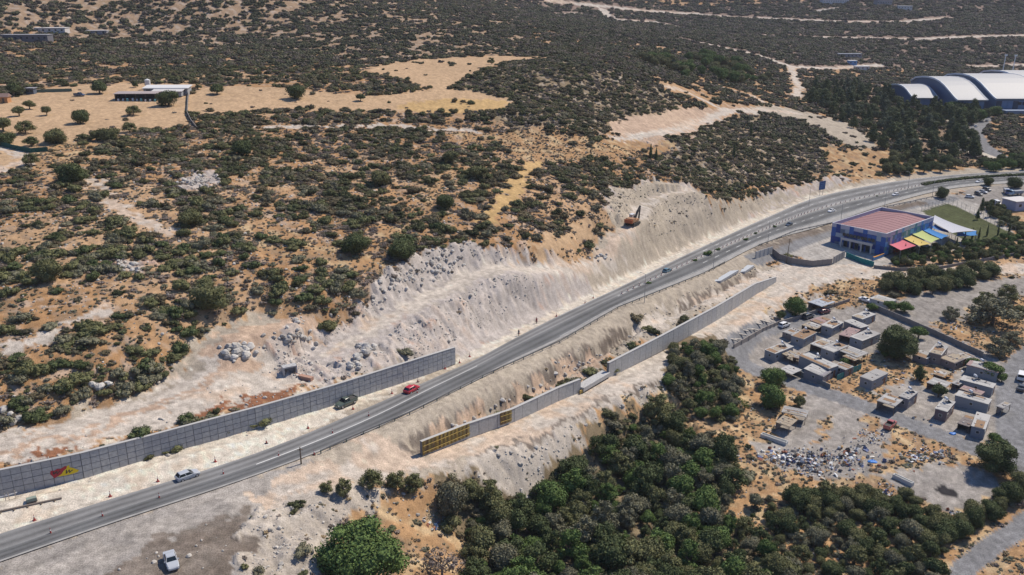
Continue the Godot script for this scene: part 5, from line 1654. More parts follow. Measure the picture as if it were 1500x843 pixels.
func excavator() -> void:
	var p := G(927, 329)
	var o := thing("excavator", "orange excavator with folded boom standing on the cut slope", "excavator", p, heading(p, G(950, 322)))
	o.scale = Vector3.ONE * 1.12
	var or_ := mat("digger_orange", 0.33, 0.18, 0.09, 0.5)
	var blk := mat("digger_dark", 0.05, 0.045, 0.04, 0.7)
	for s in [-1, 1]:
		var k := MB.new()
		var prof := [Vector2(-2.3, 0.45), Vector2(-2.0, 0.05), Vector2(2.0, 0.05), Vector2(2.3, 0.45), Vector2(2.0, 0.9), Vector2(-2.0, 0.9)]
		for i in 6:
			var a: Vector2 = prof[i]
			var b: Vector2 = prof[(i + 1) % 6]
			k.quad(Vector3(a.x, a.y, s * 1.3 + 0.3), Vector3(b.x, b.y, s * 1.3 + 0.3), Vector3(b.x, b.y, s * 1.3 - 0.3), Vector3(a.x, a.y, s * 1.3 - 0.3))
		for i in range(1, 5):
			for e in [0.3, -0.3]:
				var q := [Vector3(prof[0].x, prof[0].y, s * 1.3 + e), Vector3(prof[i].x, prof[i].y, s * 1.3 + e), Vector3(prof[i + 1].x, prof[i + 1].y, s * 1.3 + e)]
				if e > 0: k.tri(q[0], q[1], q[2])
				else: k.tri(q[0], q[2], q[1])
		part(o, "track", k.mesh(), blk)
	pbox(o, "turntable", Vector3(0, 0.95, 0), Vector3(2.2, 0.3, 2.0), blk)
	pbox(o, "deck", Vector3(-0.6, 1.5, 0), Vector3(4.2, 0.7, 2.8), or_)
	pbox(o, "engine_cover", Vector3(-1.6, 2.1, 0.1), Vector3(2.0, 0.6, 2.5), or_)
	pbox(o, "counterweight", Vector3(-2.8, 1.6, 0), Vector3(0.7, 1.1, 2.8), mat("digger_deep", 0.33, 0.09, 0.03, 0.6))
	var cab := pbox(o, "cab", Vector3(0.7, 2.35, -0.8), Vector3(1.6, 1.5, 1.1), mat("digger_cream", 0.5, 0.45, 0.38, 0.5))
	pbox(cab, "cab_window", Vector3(0.06, 0.15, 0), Vector3(1.62, 0.8, 0.95), mat("car_glass", 0.012, 0.018, 0.022, 0.08))
	pbox(cab, "cab_roof", Vector3(0, 0.78, 0), Vector3(1.7, 0.08, 1.2), mat("paint_white", 0.7, 0.7, 0.7, 0.4))
	var k := MB.new()
	k.bar(Vector3(1.0, 1.8, 0.2), Vector3(2.6, 4.0, 0.2), 0.5, 0.65)
	k.bar(Vector3(2.55, 3.9, 0.2), Vector3(4.1, 5.2, 0.2), 0.45, 0.5)
	part(o, "boom", k.mesh(), blk)
	k = MB.new()
	k.bar(Vector3(4.1, 5.3, 0.2), Vector3(3.7, 2.5, 0.2), 0.35, 0.45)
	part(o, "stick", k.mesh(), blk)
	k = MB.new()
	k.tube(Vector3(3.7, 2.6, 0.2), Vector3(3.5, 1.2, 0.2), 0.28, 0.28, 8)
	k.tube(Vector3(3.5, 1.2, 0.2), Vector3(3.42, 0.55, 0.2), 0.10, 0.03, 8)
	part(o, "breaker", k.mesh(), blk)
	k = MB.new()
	k.tube(Vector3(1.7, 1.8, 0.2), Vector3(2.7, 3.6, 0.2), 0.1, 0.07, 6)
	part(o, "hydraulic_ram", k.mesh(), mat("alloy", 0.5, 0.5, 0.52, 0.4, 0.7))
# ---------------------------------------------------------------- buildings
func frame3(l: Array, c: Array, r: Array, y: float) -> Dictionary:
	var a := at_level(l[0], l[1], y)
	var b := at_level(c[0], c[1], y)
	var d := at_level(r[0], r[1], y)
	var w := a.distance_to(b)
	var dd := d.distance_to(b)
	var ta := atan2(a.z - b.z, a.x - b.x) + PI * 0.5
	var tb := atan2(d.z - b.z, d.x - b.x)
	var th := lerp_angle(tb, ta, 0.5)
	var ax := Vector3(cos(th), 0, sin(th))
	var az := Vector3(-sin(th), 0, cos(th))
	return {"o": b + ax * dd * 0.5 - az * w * 0.5, "turn": -th, "x": dd, "z": w}

# roof corners in the photograph: left, front, right; h is the height of the walls
func cabin(l: Array, c: Array, r: Array, h: float, wall: Material, roof: Material, called: String, label: String, opt := {}) -> Node3D:
	var guess := G(c[0], c[1] + h * 4.0)
	var f := frame3(l, c, r, guess.y + h)
	var base: float = minf(hgt(f.o.x, f.o.z), guess.y + 0.4)
	var o := thing(called, label, "house" if called != "open_shelter" else "shelter", Vector3(f.o.x, base, f.o.z), f.turn, "cabins and shelters of the settlement")
	var top: float = guess.y + h - base
	var x: float = f.x
	var z: float = f.z
	if opt.get("open", false):
		for q in [Vector2(-1, -1), Vector2(1, -1), Vector2(1, 1), Vector2(-1, 1)]:
			pbox(o, "post", Vector3(q.x * (x * 0.5 - 0.15), top * 0.5 - 0.2, q.y * (z * 0.5 - 0.15)), Vector3(0.12, top + 0.3, 0.12), mat("bark", 0.13, 0.10, 0.075))
		pbox(o, "back_wall", Vector3(0, top * 0.45, -z * 0.5 + 0.12), Vector3(x * 0.92, top * 0.9, 0.1), wall)
	else:
		pbox(o, "wall", Vector3(0, top * 0.5 - 0.35, 0), Vector3(x - 0.14, top + 0.5, z - 0.14), wall)
		var dm := mat("door_%d" % (rng.randi() % 3), [0.09, 0.2, 0.14][names.size() % 3], 0.10, [0.08, 0.06, 0.12][names.size() % 3], 0.7)
		var glass := mat("house_glass", 0.02, 0.03, 0.04, 0.12)
		var frame := mat("window_frame", 0.5, 0.5, 0.5, 0.6)
		var n := maxi(1, int(x / 2.8))
		for i in n:  # openings in the long face, then one in the short face
			var at := -x * 0.5 + x * (i + 0.5) / n
			if i == n / 2 and not opt.get("no_door", false):
				var d := pbox(o, "door", Vector3(at + 0.5, 0.95, z * 0.5 - 0.05), Vector3(0.85, 2.0, 0.08), dm)
				pbox(d, "handle", Vector3(0.32, 0, 0.06), Vector3(0.05, 0.14, 0.05), frame)
			var wn := pbox(o, "window", Vector3(at - 0.5, 1.5, z * 0.5 - 0.06), Vector3(0.95, 0.85, 0.09), frame)
			pbox(wn, "pane", Vector3(0, 0, 0.045), Vector3(0.8, 0.7, 0.02), glass)
		var w2 := pbox(o, "window", Vector3(-x * 0.5 + 0.06, 1.5, 0.0), Vector3(0.09, 0.8, 0.8), frame)
		pbox(w2, "pane", Vector3(-0.045, 0, 0), Vector3(0.02, 0.65, 0.65), glass)
	var tilt := Basis(Vector3.RIGHT, opt.get("tilt", 0.02))
	var rf := pbox(o, "roof", Vector3(0, top + 0.02, 0), Vector3(x + 0.12, 0.13, z + 0.12), roof, tilt)
	var n_sheets: int = opt.get("sheets", 2 + rng.randi() % 3)
	for i in n_sheets:
		pbox(rf, "roof_sheet", Vector3(-x * 0.5 + x * (i + 0.5) / n_sheets, 0.085, rng.randf_range(-0.1, 0.1)), Vector3(x / n_sheets - rng.randf_range(0.06, 0.5), 0.04, z * rng.randf_range(0.55, 1.0)), [roof, roof, M["roof_grey"], M["roof_pale"], M["roof_tan"], M["roof_rust"]][rng.randi() % 6], Basis(Vector3.FORWARD, rng.randf_range(-0.03, 0.03)))
	if opt.get("tank", true) and not opt.get("open", false):
		var k := MB.new()
		k.tube(Vector3(-0.55, 1.25, 0), Vector3(0.55, 1.25, 0), 0.3, 0.3, 10)
		var tk := part(o, "water_tank", k.mesh(), mat("tank_pale", 0.55, 0.58, 0.62, 0.4), Transform3D(Basis(Vector3.UP, 0.8), Vector3(x * 0.22, top, -z * 0.12)))
		k = MB.new()
		for q in [Vector2(-0.45, -0.25), Vector2(0.45, -0.25), Vector2(0.45, 0.25), Vector2(-0.45, 0.25)]: k.bar(Vector3(q.x, 0.05, q.y), Vector3(q.x, 1.2, q.y), 0.05, 0.05)
		part(tk, "stand", k.mesh(), mat("galvanised", 0.36, 0.37, 0.38, 0.5, 0.6))
		var col := MB.new()
		col.box(Vector3(0, 0.55, 0.75), Vector3(1.3, 0.08, 1.2), Basis(Vector3.RIGHT, 0.75))
		part(tk, "solar_panel", col.mesh(), mat("solar_blue", 0.03, 0.05, 0.09, 0.15))
	for i in 3 + rng.randi() % 4:  # things that weigh the roof down
		pbox(rf, "roof_weight", Vector3(rng.randf_range(-0.42, 0.42) * x, 0.16, rng.randf_range(-0.4, 0.4) * z), Vector3(rng.randf_range(0.2, 0.6), rng.randf_range(0.08, 0.22), rng.randf_range(0.15, 0.4)), mat("junk_%d" % (i % 4), [0.5, 0.2, 0.35, 0.1][i % 4], [0.47, 0.13, 0.34, 0.1][i % 4], [0.43, 0.1, 0.33, 0.12][i % 4]), Basis(Vector3.UP, rng.randf() * 3.0))
	return o

func build_settlement() -> void:
	var grey := grained("cabin_grey", 0.34, 0.36, 0.39, 0.7, 0.85, 0.2, 0.72)
	var lilac := grained("cabin_lilac", 0.30, 0.285, 0.31, 0.7, 0.85, 0.2, 0.72)
	var brown := grained("cabin_brown", 0.29, 0.25, 0.24, 0.7, 0.85, 0.2, 0.72)
	var white := grained("cabin_white", 0.55, 0.56, 0.57, 0.7, 0.8, 0.2, 0.8)
	var r_grey := grained("roof_grey", 0.46, 0.45, 0.44, 0.5, 0.85, 0.3, 0.62)
	var r_pale := grained("roof_pale", 0.56, 0.55, 0.53, 0.5, 0.85, 0.3, 0.66)
	var r_tan := grained("roof_tan", 0.46, 0.38, 0.28, 0.5, 0.85, 0.3, 0.62)
	var r_red := grained("roof_red", 0.42, 0.29, 0.28, 0.5, 0.85, 0.3, 0.62)
	var r_rust := grained("roof_rust", 0.36, 0.22, 0.12, 0.5, 0.85, 0.3, 0.62)
	cabin([1121.5, 512.4], [1136.2, 518.7], [1158.7, 506.5], 2.7, grey, r_pale, "cabin", "grey cabin with pale flat roof nearest the lane corner")
	cabin([1159.7, 491.8], [1178, 497.6], [1195, 486.6], 2.7, grey, r_grey, "cabin", "grey cabin with a tilted sheet leaning on its wall")
	cabin([1148, 486], [1160, 491], [1170, 483.5], 2.0, brown, r_grey, "lean_to", "low lean-to with flat roof left of the grey cabin", {"tank": false})
	cabin([1203, 477], [1220, 481.5], [1237, 472.6], 2.7, grey, r_pale, "cabin", "grey cabin with a white pipe against its side wall")
	cabin([1175.9, 476.3], [1194.3, 483], [1204.6, 477], 2.1, brown, r_tan, "open_shelter", "open shelter with pale tan roof beside the upper cabins", {"open": true})
	cabin([1187.6, 469], [1203.8, 475.6], [1218.5, 469], 2.3, brown, r_red, "open_shelter", "open shelter with reddish roof below the parked cars", {"open": true})
	cabin([1248.7, 463], [1264, 468.2], [1281.8, 460], 2.6, grey, r_pale, "cabin", "uppermost grey cabin at the top of the settlement")
	cabin([1239, 470.4], [1261, 480.7], [1271.5, 477], 2.3, lilac, r_pale, "lean_to", "long pale roofed lean-to below the uppermost cabin", {"tank": false})
	cabin([1247, 493.2], [1264, 499.9], [1284.7, 487.4], 2.7, grey, r_pale, "cabin", "grey cabin beside the large settlement tree")
	cabin([1229, 491], [1246, 495], [1262, 484], 2.2, brown, r_red, "open_shelter", "open shelter with dull red roof left of the tree-side cabin", {"open": true})
	cabin([1203.8, 510], [1221.5, 516.8], [1240.6, 506.5], 2.6, grey, r_grey, "cabin", "grey cabin in the middle of the upper cluster")
	cabin([1187.6, 504], [1202, 509.4], [1220, 500.6], 2.3, brown, r_pale, "open_shelter", "open shelter with pale sheet roof in the cluster's middle", {"open": true, "sheets": 4})
	cabin([1230, 512], [1256, 524], [1268, 516], 2.2, brown, r_grey, "open_shelter", "wide open shelter of patched grey sheets beside the middle cabin", {"open": true, "sheets": 5})
	cabin([1236, 522], [1252, 529], [1262, 524], 2.0, brown, r_tan, "open_shelter", "open shelter with tan roof under the patched grey one", {"open": true})
	cabin([1181, 519.7], [1214.9, 540.3], [1224.4, 533.7], 3.2, grey, r_pale, "cabin", "long two-part cabin with debris on its pale roof")
	cabin([1180, 541], [1206.8, 551], [1215, 542.5], 2.5, lilac, r_pale, "lean_to", "front annex with sloping pale roof below the long cabin", {"tank": false, "tilt": 0.12})
	cabin([1223.7, 535], [1239, 542.5], [1247, 536], 2.2, lilac, r_grey, "lean_to", "grey roofed annex behind the teal fence", {"tank": false})
	cabin([1146.5, 516.8], [1158, 524], [1167, 518], 2.0, brown, r_tan, "open_shelter", "small tan canopy right of the lane corner cabin", {"open": true})
	cabin([1162.6, 523], [1176, 527.5], [1180, 520], 2.0, brown, r_rust, "open_shelter", "small orange brown canopy beside the long cabin", {"open": true})
	cabin([1143.5, 541], [1160, 549], [1171, 541], 1.9, brown, r_pale, "open_shelter", "whitish canopy at the lane beside the round trees", {"open": true, "sheets": 3})
	cabin([1190, 442], [1204, 449.5], [1213, 440], 2.4, brown, grained("roof_blue", 0.42, 0.46, 0.52, 0.5, 0.7, 0.3, 0.7), "open_shelter", "blue grey lean-to roof above the maroon car", {"open": true})
	cabin([1261, 552], [1278.5, 558.7], [1299, 546], 2.8, grey, r_grey, "cabin", "single grey cabin standing alone on orange grass", {"tank": false})
	cabin([1138, 618], [1157, 625.6], [1164, 614.6], 2.3, brown, r_tan, "open_shelter", "tan roofed goat shed above the rubbish tip", {"open": true})
	cabin([1145.4, 604], [1181, 611.5], [1184, 602], 2.2, brown, r_grey, "open_shelter", "grey corrugated goat shed behind the tan one", {"open": true, "sheets": 7})
	cabin([1287.4, 586.3], [1311.6, 595.9], [1318, 582.6], 2.6, brown, r_grey, "open_shelter", "patched grey car shelter beside the lane", {"open": true, "sheets": 4})
	cabin([1316.8, 581.2], [1331.5, 585.5], [1347, 575.3], 2.9, lilac, r_grey, "cabin", "dark fronted cabin joined to the car shelter")
	cabin([1370.4, 598.8], [1388, 604], [1397.6, 588.5], 2.9, grained("cabin_purple", 0.23, 0.17, 0.18, 0.7, 0.85, 0.2, 0.72), r_pale, "cabin", "narrow cabin with a dull purple front beside the lane")
	cabin([1423.4, 624.6], [1444, 629.7], [1450, 608.4], 2.7, grained("cabin_blue", 0.25, 0.29, 0.36, 0.7, 0.85, 0.2, 0.72), r_pale, "cabin", "white roofed bluish cabin nearest the lane junction", {"tank": false})
	cabin([1400.6, 579], [1448.4, 592.6], [1452, 585], 2.7, grey, r_pale, "cabin", "long grey cabin second from the bluish one")
	cabin([1408, 556], [1455, 569], [1458, 562], 2.6, grey, r_pale, "cabin", "long grey cabin with white sheet on the roof by the pale lane")
	cabin([1408, 569.4], [1437, 579.4], [1441, 573.8], 2.3, brown, r_red, "lean_to", "pink roofed lean-to between the two long cabins", {"tank": false})
	cabin([1417, 534.4], [1462.6, 546.4], [1467, 538], 2.7, grey, r_red, "cabin", "long cabin with pinkish roof at the top of the pale lane")
	cabin([1361, 516.8], [1379.6, 520.8], [1391, 508], 3.2, brown, r_pale, "cabin", "tall brown walled cabin right of the large tree")
	cabin([1342, 518], [1358, 526], [1362, 518], 2.0, lilac, r_pale, "lean_to", "white lean-to at the left of the brown cabin", {"tank": false})
	cabin([1382, 524], [1399, 533], [1405, 522], 2.2, brown, grained("roof_brown", 0.24, 0.205, 0.20, 0.5, 0.85, 0.3, 0.62), "lean_to", "dark brown shack right of the brown cabin", {"tank": false})
	cabin([1402, 520], [1413, 526], [1425, 521], 2.1, brown, r_pale, "open_shelter", "pale canopy between the brown shack and the boundary wall", {"open": true})
	cabin([1280, 436], [1301, 445], [1306, 438], 2.2, white, r_pale, "shed", "white shed beside the gravel yard above the settlement", {"tank": false})
	cabin([1396, 561], [1404, 565], [1409, 556], 1.9, brown, r_grey, "open_shelter", "tiny patched shelter at the end of the long cabins", {"open": true})
	cabin([1368, 548], [1382, 553], [1392, 545], 1.8, brown, r_tan, "open_shelter", "low yellowish tarpaulin shelter in the middle yard", {"open": true})
	cabin([1360, 560], [1384, 569], [1390, 560], 2.0, brown, r_grey, "open_shelter", "grey sheet shelter above the purple-fronted cabin", {"open": true, "sheets": 3})
	cabin([1462, 595], [1470, 599], [1474, 590], 2.1, brown, r_grey, "open_shelter", "small grey shelter beside the pale lane", {"open": true})
	cabin([1404, 620], [1420, 626], [1426, 612], 1.8, brown, grained("roof_brown", 0.24, 0.205, 0.20, 0.5, 0.85, 0.3, 0.62), "open_shelter", "dark brown roofed pen beside the bluish cabin", {"open": true})
	var tf := [G(1226, 558), G(1262, 541)]
	var o := thing("fence", "teal sheet fence beside the grey roofed annex", "fence", tf[0])
	for i in 6:
		var a: Vector3 = tf[0].lerp(tf[1], i / 6.0) - tf[0]
		var b: Vector3 = tf[0].lerp(tf[1], (i + 0.94) / 6.0) - tf[0]
		var k := MB.new()
		k.bar(a + Vector3(0, 0.8, 0), b + Vector3(0, 0.8, 0), 0.05, 1.7)
		part(o, "sheet", k.mesh(), mat("teal_sheet", 0.03, 0.22, 0.22, 0.6))

func build_school() -> void:
	var roof_y := -8.2
	var f := frame3([1224, 325.3], [1299.3, 342.9], [1355.4, 315.7], roof_y)
	var gy := -16.8
	var o := thing("school_building", "large blue patchwork school building with dull red roof behind parapets", "building", Vector3(f.o.x, gy, f.o.z), f.turn)
	var h := roof_y - gy
	var X: float = f.x
	var Z: float = f.z
	var deep := mat("school_deep", 0.012, 0.045, 0.23, 0.6)
	var tones := [deep, mat("school_blue", 0.028, 0.105, 0.36, 0.6), mat("school_grey", 0.30, 0.36, 0.45, 0.6), mat("school_pale", 0.42, 0.45, 0.50, 0.6), mat("school_sky", 0.08, 0.26, 0.52, 0.6), mat("school_teal", 0.07, 0.20, 0.25, 0.6), mat("school_slate", 0.10, 0.14, 0.22, 0.6)]
	pbox(o, "wall", Vector3(0, h * 0.5 - 0.9, 0), Vector3(X - 0.3, h - 0.9, Z - 0.3), tones[6])
	# roof of two slopes behind the parapet
	var k := MB.new()
	var ry := h - 1.35
	k.quad(Vector3(-X * 0.5 + 0.3, ry, Z * 0.5 - 0.3), Vector3(X * 0.5 - 0.3, ry, Z * 0.5 - 0.3), Vector3(X * 0.5 - 0.3, ry + 0.9, 0), Vector3(-X * 0.5 + 0.3, ry + 0.9, 0))
	k.quad(Vector3(-X * 0.5 + 0.3, ry + 0.9, 0), Vector3(X * 0.5 - 0.3, ry + 0.9, 0), Vector3(X * 0.5 - 0.3, ry, -Z * 0.5 + 0.3), Vector3(-X * 0.5 + 0.3, ry, -Z * 0.5 + 0.3))
	k.tri(Vector3(-X * 0.5 + 0.3, ry, Z * 0.5 - 0.3), Vector3(-X * 0.5 + 0.3, ry + 0.9, 0), Vector3(-X * 0.5 + 0.3, ry, -Z * 0.5 + 0.3))
	k.tri(Vector3(X * 0.5 - 0.3, ry, Z * 0.5 - 0.3), Vector3(X * 0.5 - 0.3, ry, -Z * 0.5 + 0.3), Vector3(X * 0.5 - 0.3, ry + 0.9, 0))
	var rf := part(o, "roof", k.mesh(), grained("school_roof", 0.33, 0.165, 0.175, 0.2, 0.8, 0.2, 0.75))
	for i in 12:
		for s in [-1, 1]:
			var b := MB.new()
			var x := -X * 0.5 + X * (i + 0.5) / 12
			b.bar(Vector3(x, ry + 0.95, 0), Vector3(x, ry + 0.05, s * (Z * 0.5 - 0.3)), 0.12, 0.06)
			part(rf, "seam", b.mesh(), M["school_roof"])
	for s in [[Vector3(0, h - 0.75, Z * 0.5 - 0.12), Vector3(X, 1.5, 0.24)], [Vector3(0, h - 0.75, -Z * 0.5 + 0.12), Vector3(X, 1.5, 0.24)], [Vector3(-X * 0.5 + 0.12, h - 0.75, 0), Vector3(0.24, 1.5, Z - 0.5)], [Vector3(X * 0.5 - 0.12, h - 0.75, 0), Vector3(0.24, 1.5, Z - 0.5)]]:
		pbox(o, "parapet", s[0], s[1], mat("school_lilac", 0.40, 0.40, 0.50, 0.7))
		pbox(o, "coping", s[0] + Vector3(0, 0.8, 0), s[1] * Vector3(1, 0, 1) + Vector3(0.08, 0.1, 0.08), mat("school_coping", 0.5, 0.52, 0.58, 0.7))
	# patchwork of facade panels: left-front face (-X) and right-front face (+Z)
	for face in 2:
		var L: float = Z if face == 0 else X
		var n := int(L / 1.75)
		for i in n:
			for r in 5:
				var hh := (h + 0.05) / 5.0
				var y := -0.1 + hh * (r + 0.5)
				var pick: int
				if face == 0: pick = [0, 1, 0, 2, 1, 1, 0, 6, 2, 0, 1][(i * 7 + r * 5 + (i * r) % 3) % 11]
				else: pick = [4, 5, 1, 5, 1, 4, 2, 5, 1][(i * 5 + r * 7 + (i * r) % 4) % 9]
				if (face == 0 and (i == 0 or i == n - 1)) or (face == 1 and i >= n - 1): pick = 1 if r > 1 else 0
				var c := -L * 0.5 + L * (i + 0.5) / n
				var thick := 0.08 + 0.05 * ((i + r) % 3)
				if face == 0: pbox(o, "facade_panel", Vector3(-X * 0.5 + 0.15 - thick * 0.5, y, c), Vector3(thick, hh - 0.05, L / n - 0.05), tones[pick])
				else: pbox(o, "facade_panel", Vector3(c, y, Z * 0.5 - 0.15 + thick * 0.5), Vector3(L / n - 0.05, hh - 0.05, thick), tones[pick])
	# entrance portico on the left-front face with windows behind
	pbox(o, "portico_beam", Vector3(-X * 0.5 - 1.5, 3.6, 0.5), Vector3(0.5, 0.9, 13.0), mat("portico", 0.52, 0.48, 0.46, 0.8))
	pbox(o, "portico_roof", Vector3(-X * 0.5 - 0.8, 3.75, 0.5), Vector3(1.6, 0.2, 12.6), mat("portico_top", 0.4, 0.38, 0.38, 0.8))
	for z in [-5.7, -2.0, 2.6, 6.6]: pbox(o, "portico_pillar", Vector3(-X * 0.5 - 1.5, 1.6, z), Vector3(0.45, 3.3, 0.45), M["portico"])
	for i in 9:
		var wn := pbox(o, "window", Vector3(-X * 0.5 - 0.14, 5.0, -5.6 + i * 1.5), Vector3(0.12, 1.2, 1.2), mat("window_dark", 0.05, 0.06, 0.07, 0.5))
		pbox(wn, "pane", Vector3(-0.06, 0, 0), Vector3(0.03, 1.05, 1.05), mat("house_glass", 0.02, 0.03, 0.04, 0.12))
	for i in 5:
		var d := pbox(o, "door", Vector3(-X * 0.5 - 0.16, 1.25, -4.6 + i * 2.3), Vector3(0.12, 2.5, 1.5), mat("window_dark", 0.05, 0.06, 0.07, 0.5))
		pbox(d, "door_pane", Vector3(-0.06, 0.1, 0), Vector3(0.03, 2.0, 1.2), M["house_glass"])
	# shade sails
	sail([[1301.3, 358.2], [1319, 348], [1344.7, 360.4], [1319.7, 367.8]], 3.4, grained("sail_pink", 0.620, 0.140, 0.190, 0.3, 0.85, 0.15, 0.8), "pink shade sail nearest the school corner")
	sail([[1319.5, 347.5], [1336, 343], [1364.6, 358.2], [1347.6, 361.2]], 3.9, grained("sail_yellow", 0.620, 0.470, 0.130, 0.3, 0.85, 0.15, 0.8), "yellow shade sail between the pink and the green one")
	sail([[1333.5, 342.3], [1346, 334.9], [1377, 350.9], [1365.3, 356.8]], 4.3, grained("sail_green", 0.470, 0.530, 0.190, 0.3, 0.85, 0.15, 0.8), "pale green shade sail between the yellow and the blue one")
	sail([[1345.5, 334.2], [1353.5, 331], [1390.3, 346.5], [1380, 351.4]], 4.3, grained("sail_blue", 0.020, 0.200, 0.520, 0.3, 0.85, 0.15, 0.8), "narrow bright blue shade sail beside the green one")
	sail([[1361, 333], [1370, 329], [1390, 338.5], [1392, 342.6]], 3.4, grained("sail_deep", 0.015, 0.140, 0.420, 0.3, 0.85, 0.15, 0.8), "short deep blue shade sail beside the white canopy")
	sail([[1356.5, 320], [1369.7, 316.3], [1431.5, 339.3], [1395, 342.5]], 4.4, grained("sail_white", 0.520, 0.530, 0.580, 0.3, 0.85, 0.15, 0.8), "large pale lilac canopy along the pitch")
	sail([[1402, 341], [1431, 339], [1433, 345.5], [1400, 347]], 2.6, grained("sail_blue", 0.020, 0.200, 0.520, 0.3, 0.85, 0.15, 0.8), "blue screen sail under the end of the white canopy")
	# play area and fence of the pitch
	for q in [[1312, 372, "play_slide"], [1326, 371, "play_tower"]]:
		var pp := G(q[0], q[1])
		var t := thing(q[2], "orange and red play equipment under the pink shade sail, %s" % ("nearer the corner" if q[0] < 1320 else "farther along"), "play equipment", pp)
		pbox(t, "platform", Vector3(0, 1.1, 0), Vector3(1.6, 0.12, 1.4), mat("play_red", 0.5, 0.08, 0.04, 0.6))
		for v in [Vector2(-0.7, -0.6), Vector2(0.7, -0.6), Vector2(0.7, 0.6), Vector2(-0.7, 0.6)]: pbox(t, "post", Vector3(v.x, 0.8, v.y), Vector3(0.1, 1.7, 0.1), mat("play_orange", 0.6, 0.25, 0.03, 0.6))
		pbox(t, "slide", Vector3(1.6, 0.6, 0), Vector3(2.0, 0.08, 0.6), M["play_orange"], Basis(Vector3.BACK, -0.5))
		pbox(t, "canopy", Vector3(0, 1.75, 0), Vector3(1.8, 0.1, 1.6), M["play_red"])
	mesh_fence([[1350, 310], [1390, 299], [1440, 322], [1487, 344]], 3.2, "tall wire fence along the far side of the pitch")
	var tank := thing("painted_box", "low wall block painted orange and blue at the school corner", "wall", G(1287, 379), f.turn)
	pbox(tank, "block", Vector3(0, 0.6, 0), Vector3(7.5, 1.3, 0.4), tones[4])
	pbox(tank, "cap", Vector3(0, 1.3, 0), Vector3(7.6, 0.16, 0.7), mat("play_orange", 0.6, 0.25, 0.03, 0.6))

func mesh_fence(px: Array, h: float, label: String) -> void:
	var pts := []
	for q in px: pts.append(G(q[0], q[1]))
	pts = dense(pts, 8)
	var o := thing("wire_fence", label, "fence", pts[0])
	var m := mat("galvanised", 0.36, 0.37, 0.38, 0.5, 0.6)
	for i in pts.size():
		var a: Vector3 = pts[i] - pts[0]
		pbox(o, "post", a + Vector3(0, h * 0.5, 0), Vector3(0.09, h + 0.3, 0.09), m)
		if i > 0:
			var b: Vector3 = pts[i - 1] - pts[0]
			var k := MB.new()
			for y in [0.1, 0.5, 1.0]: k.bar(a + Vector3(0, h * y, 0), b + Vector3(0, h * y, 0), 0.03, 0.03)
			part(o, "wire", k.mesh(), m)

func sail(px: Array, h: float, m: Material, label: String) -> void:
	var c := []
	for q in px: c.append(at_level(q[0], q[1], -16.6 + h))
	var g0: Vector3 = (c[0] + c[1] + c[2] + c[3]) * 0.25
	g0.y = hgt(g0.x, g0.z)
	var o := thing("shade_sail", label, "shade sail", g0, 0.0, "shade sails of the playground")
	var k := MB.new()
	var n := 8
	var at := func(i: int, j: int) -> Vector3:
		var u := float(i) / n
		var v := float(j) / n
		var p: Vector3 = c[0].lerp(c[1], u).lerp(c[3].lerp(c[2], u), v)
		var sag := 4.0 * (u * (1 - u) + v * (1 - v))
		var mid: Vector3 = (c[0] + c[1] + c[2] + c[3]) * 0.25
		var pull := 0.12 * (4 * u * (1 - u) * absf(2 * v - 1) ** 3 + 4 * v * (1 - v) * absf(2 * u - 1) ** 3)
		p = p.lerp(Vector3(mid.x, p.y, mid.z), pull)
		return p - Vector3(0, sag * 0.28 - 0.25, 0) - g0
	for i in n:
		for j in n: k.quad(at.call(i, j), at.call(i, j + 1), at.call(i + 1, j + 1), at.call(i + 1, j))
	var kk := MB.new()
	for i in range(0, k.v.size(), 3):
		kk.tri(k.v[i], k.v[i + 2], k.v[i + 1])
		var dn := Vector3(0, -0.03, 0)
		kk.tri(k.v[i] + dn, k.v[i + 1] + dn, k.v[i + 2] + dn)
	part(o, "cloth", kk.mesh(), m)
	for q in c:
		var t := MB.new()
		var top: Vector3 = q - g0 + Vector3(0, 0.35, 0)
		t.tube(Vector3(top.x, -0.4, top.z), top, 0.09, 0.07, 7)
		part(o, "mast", t.mesh(), mat("galvanised", 0.36, 0.37, 0.38, 0.5, 0.6))

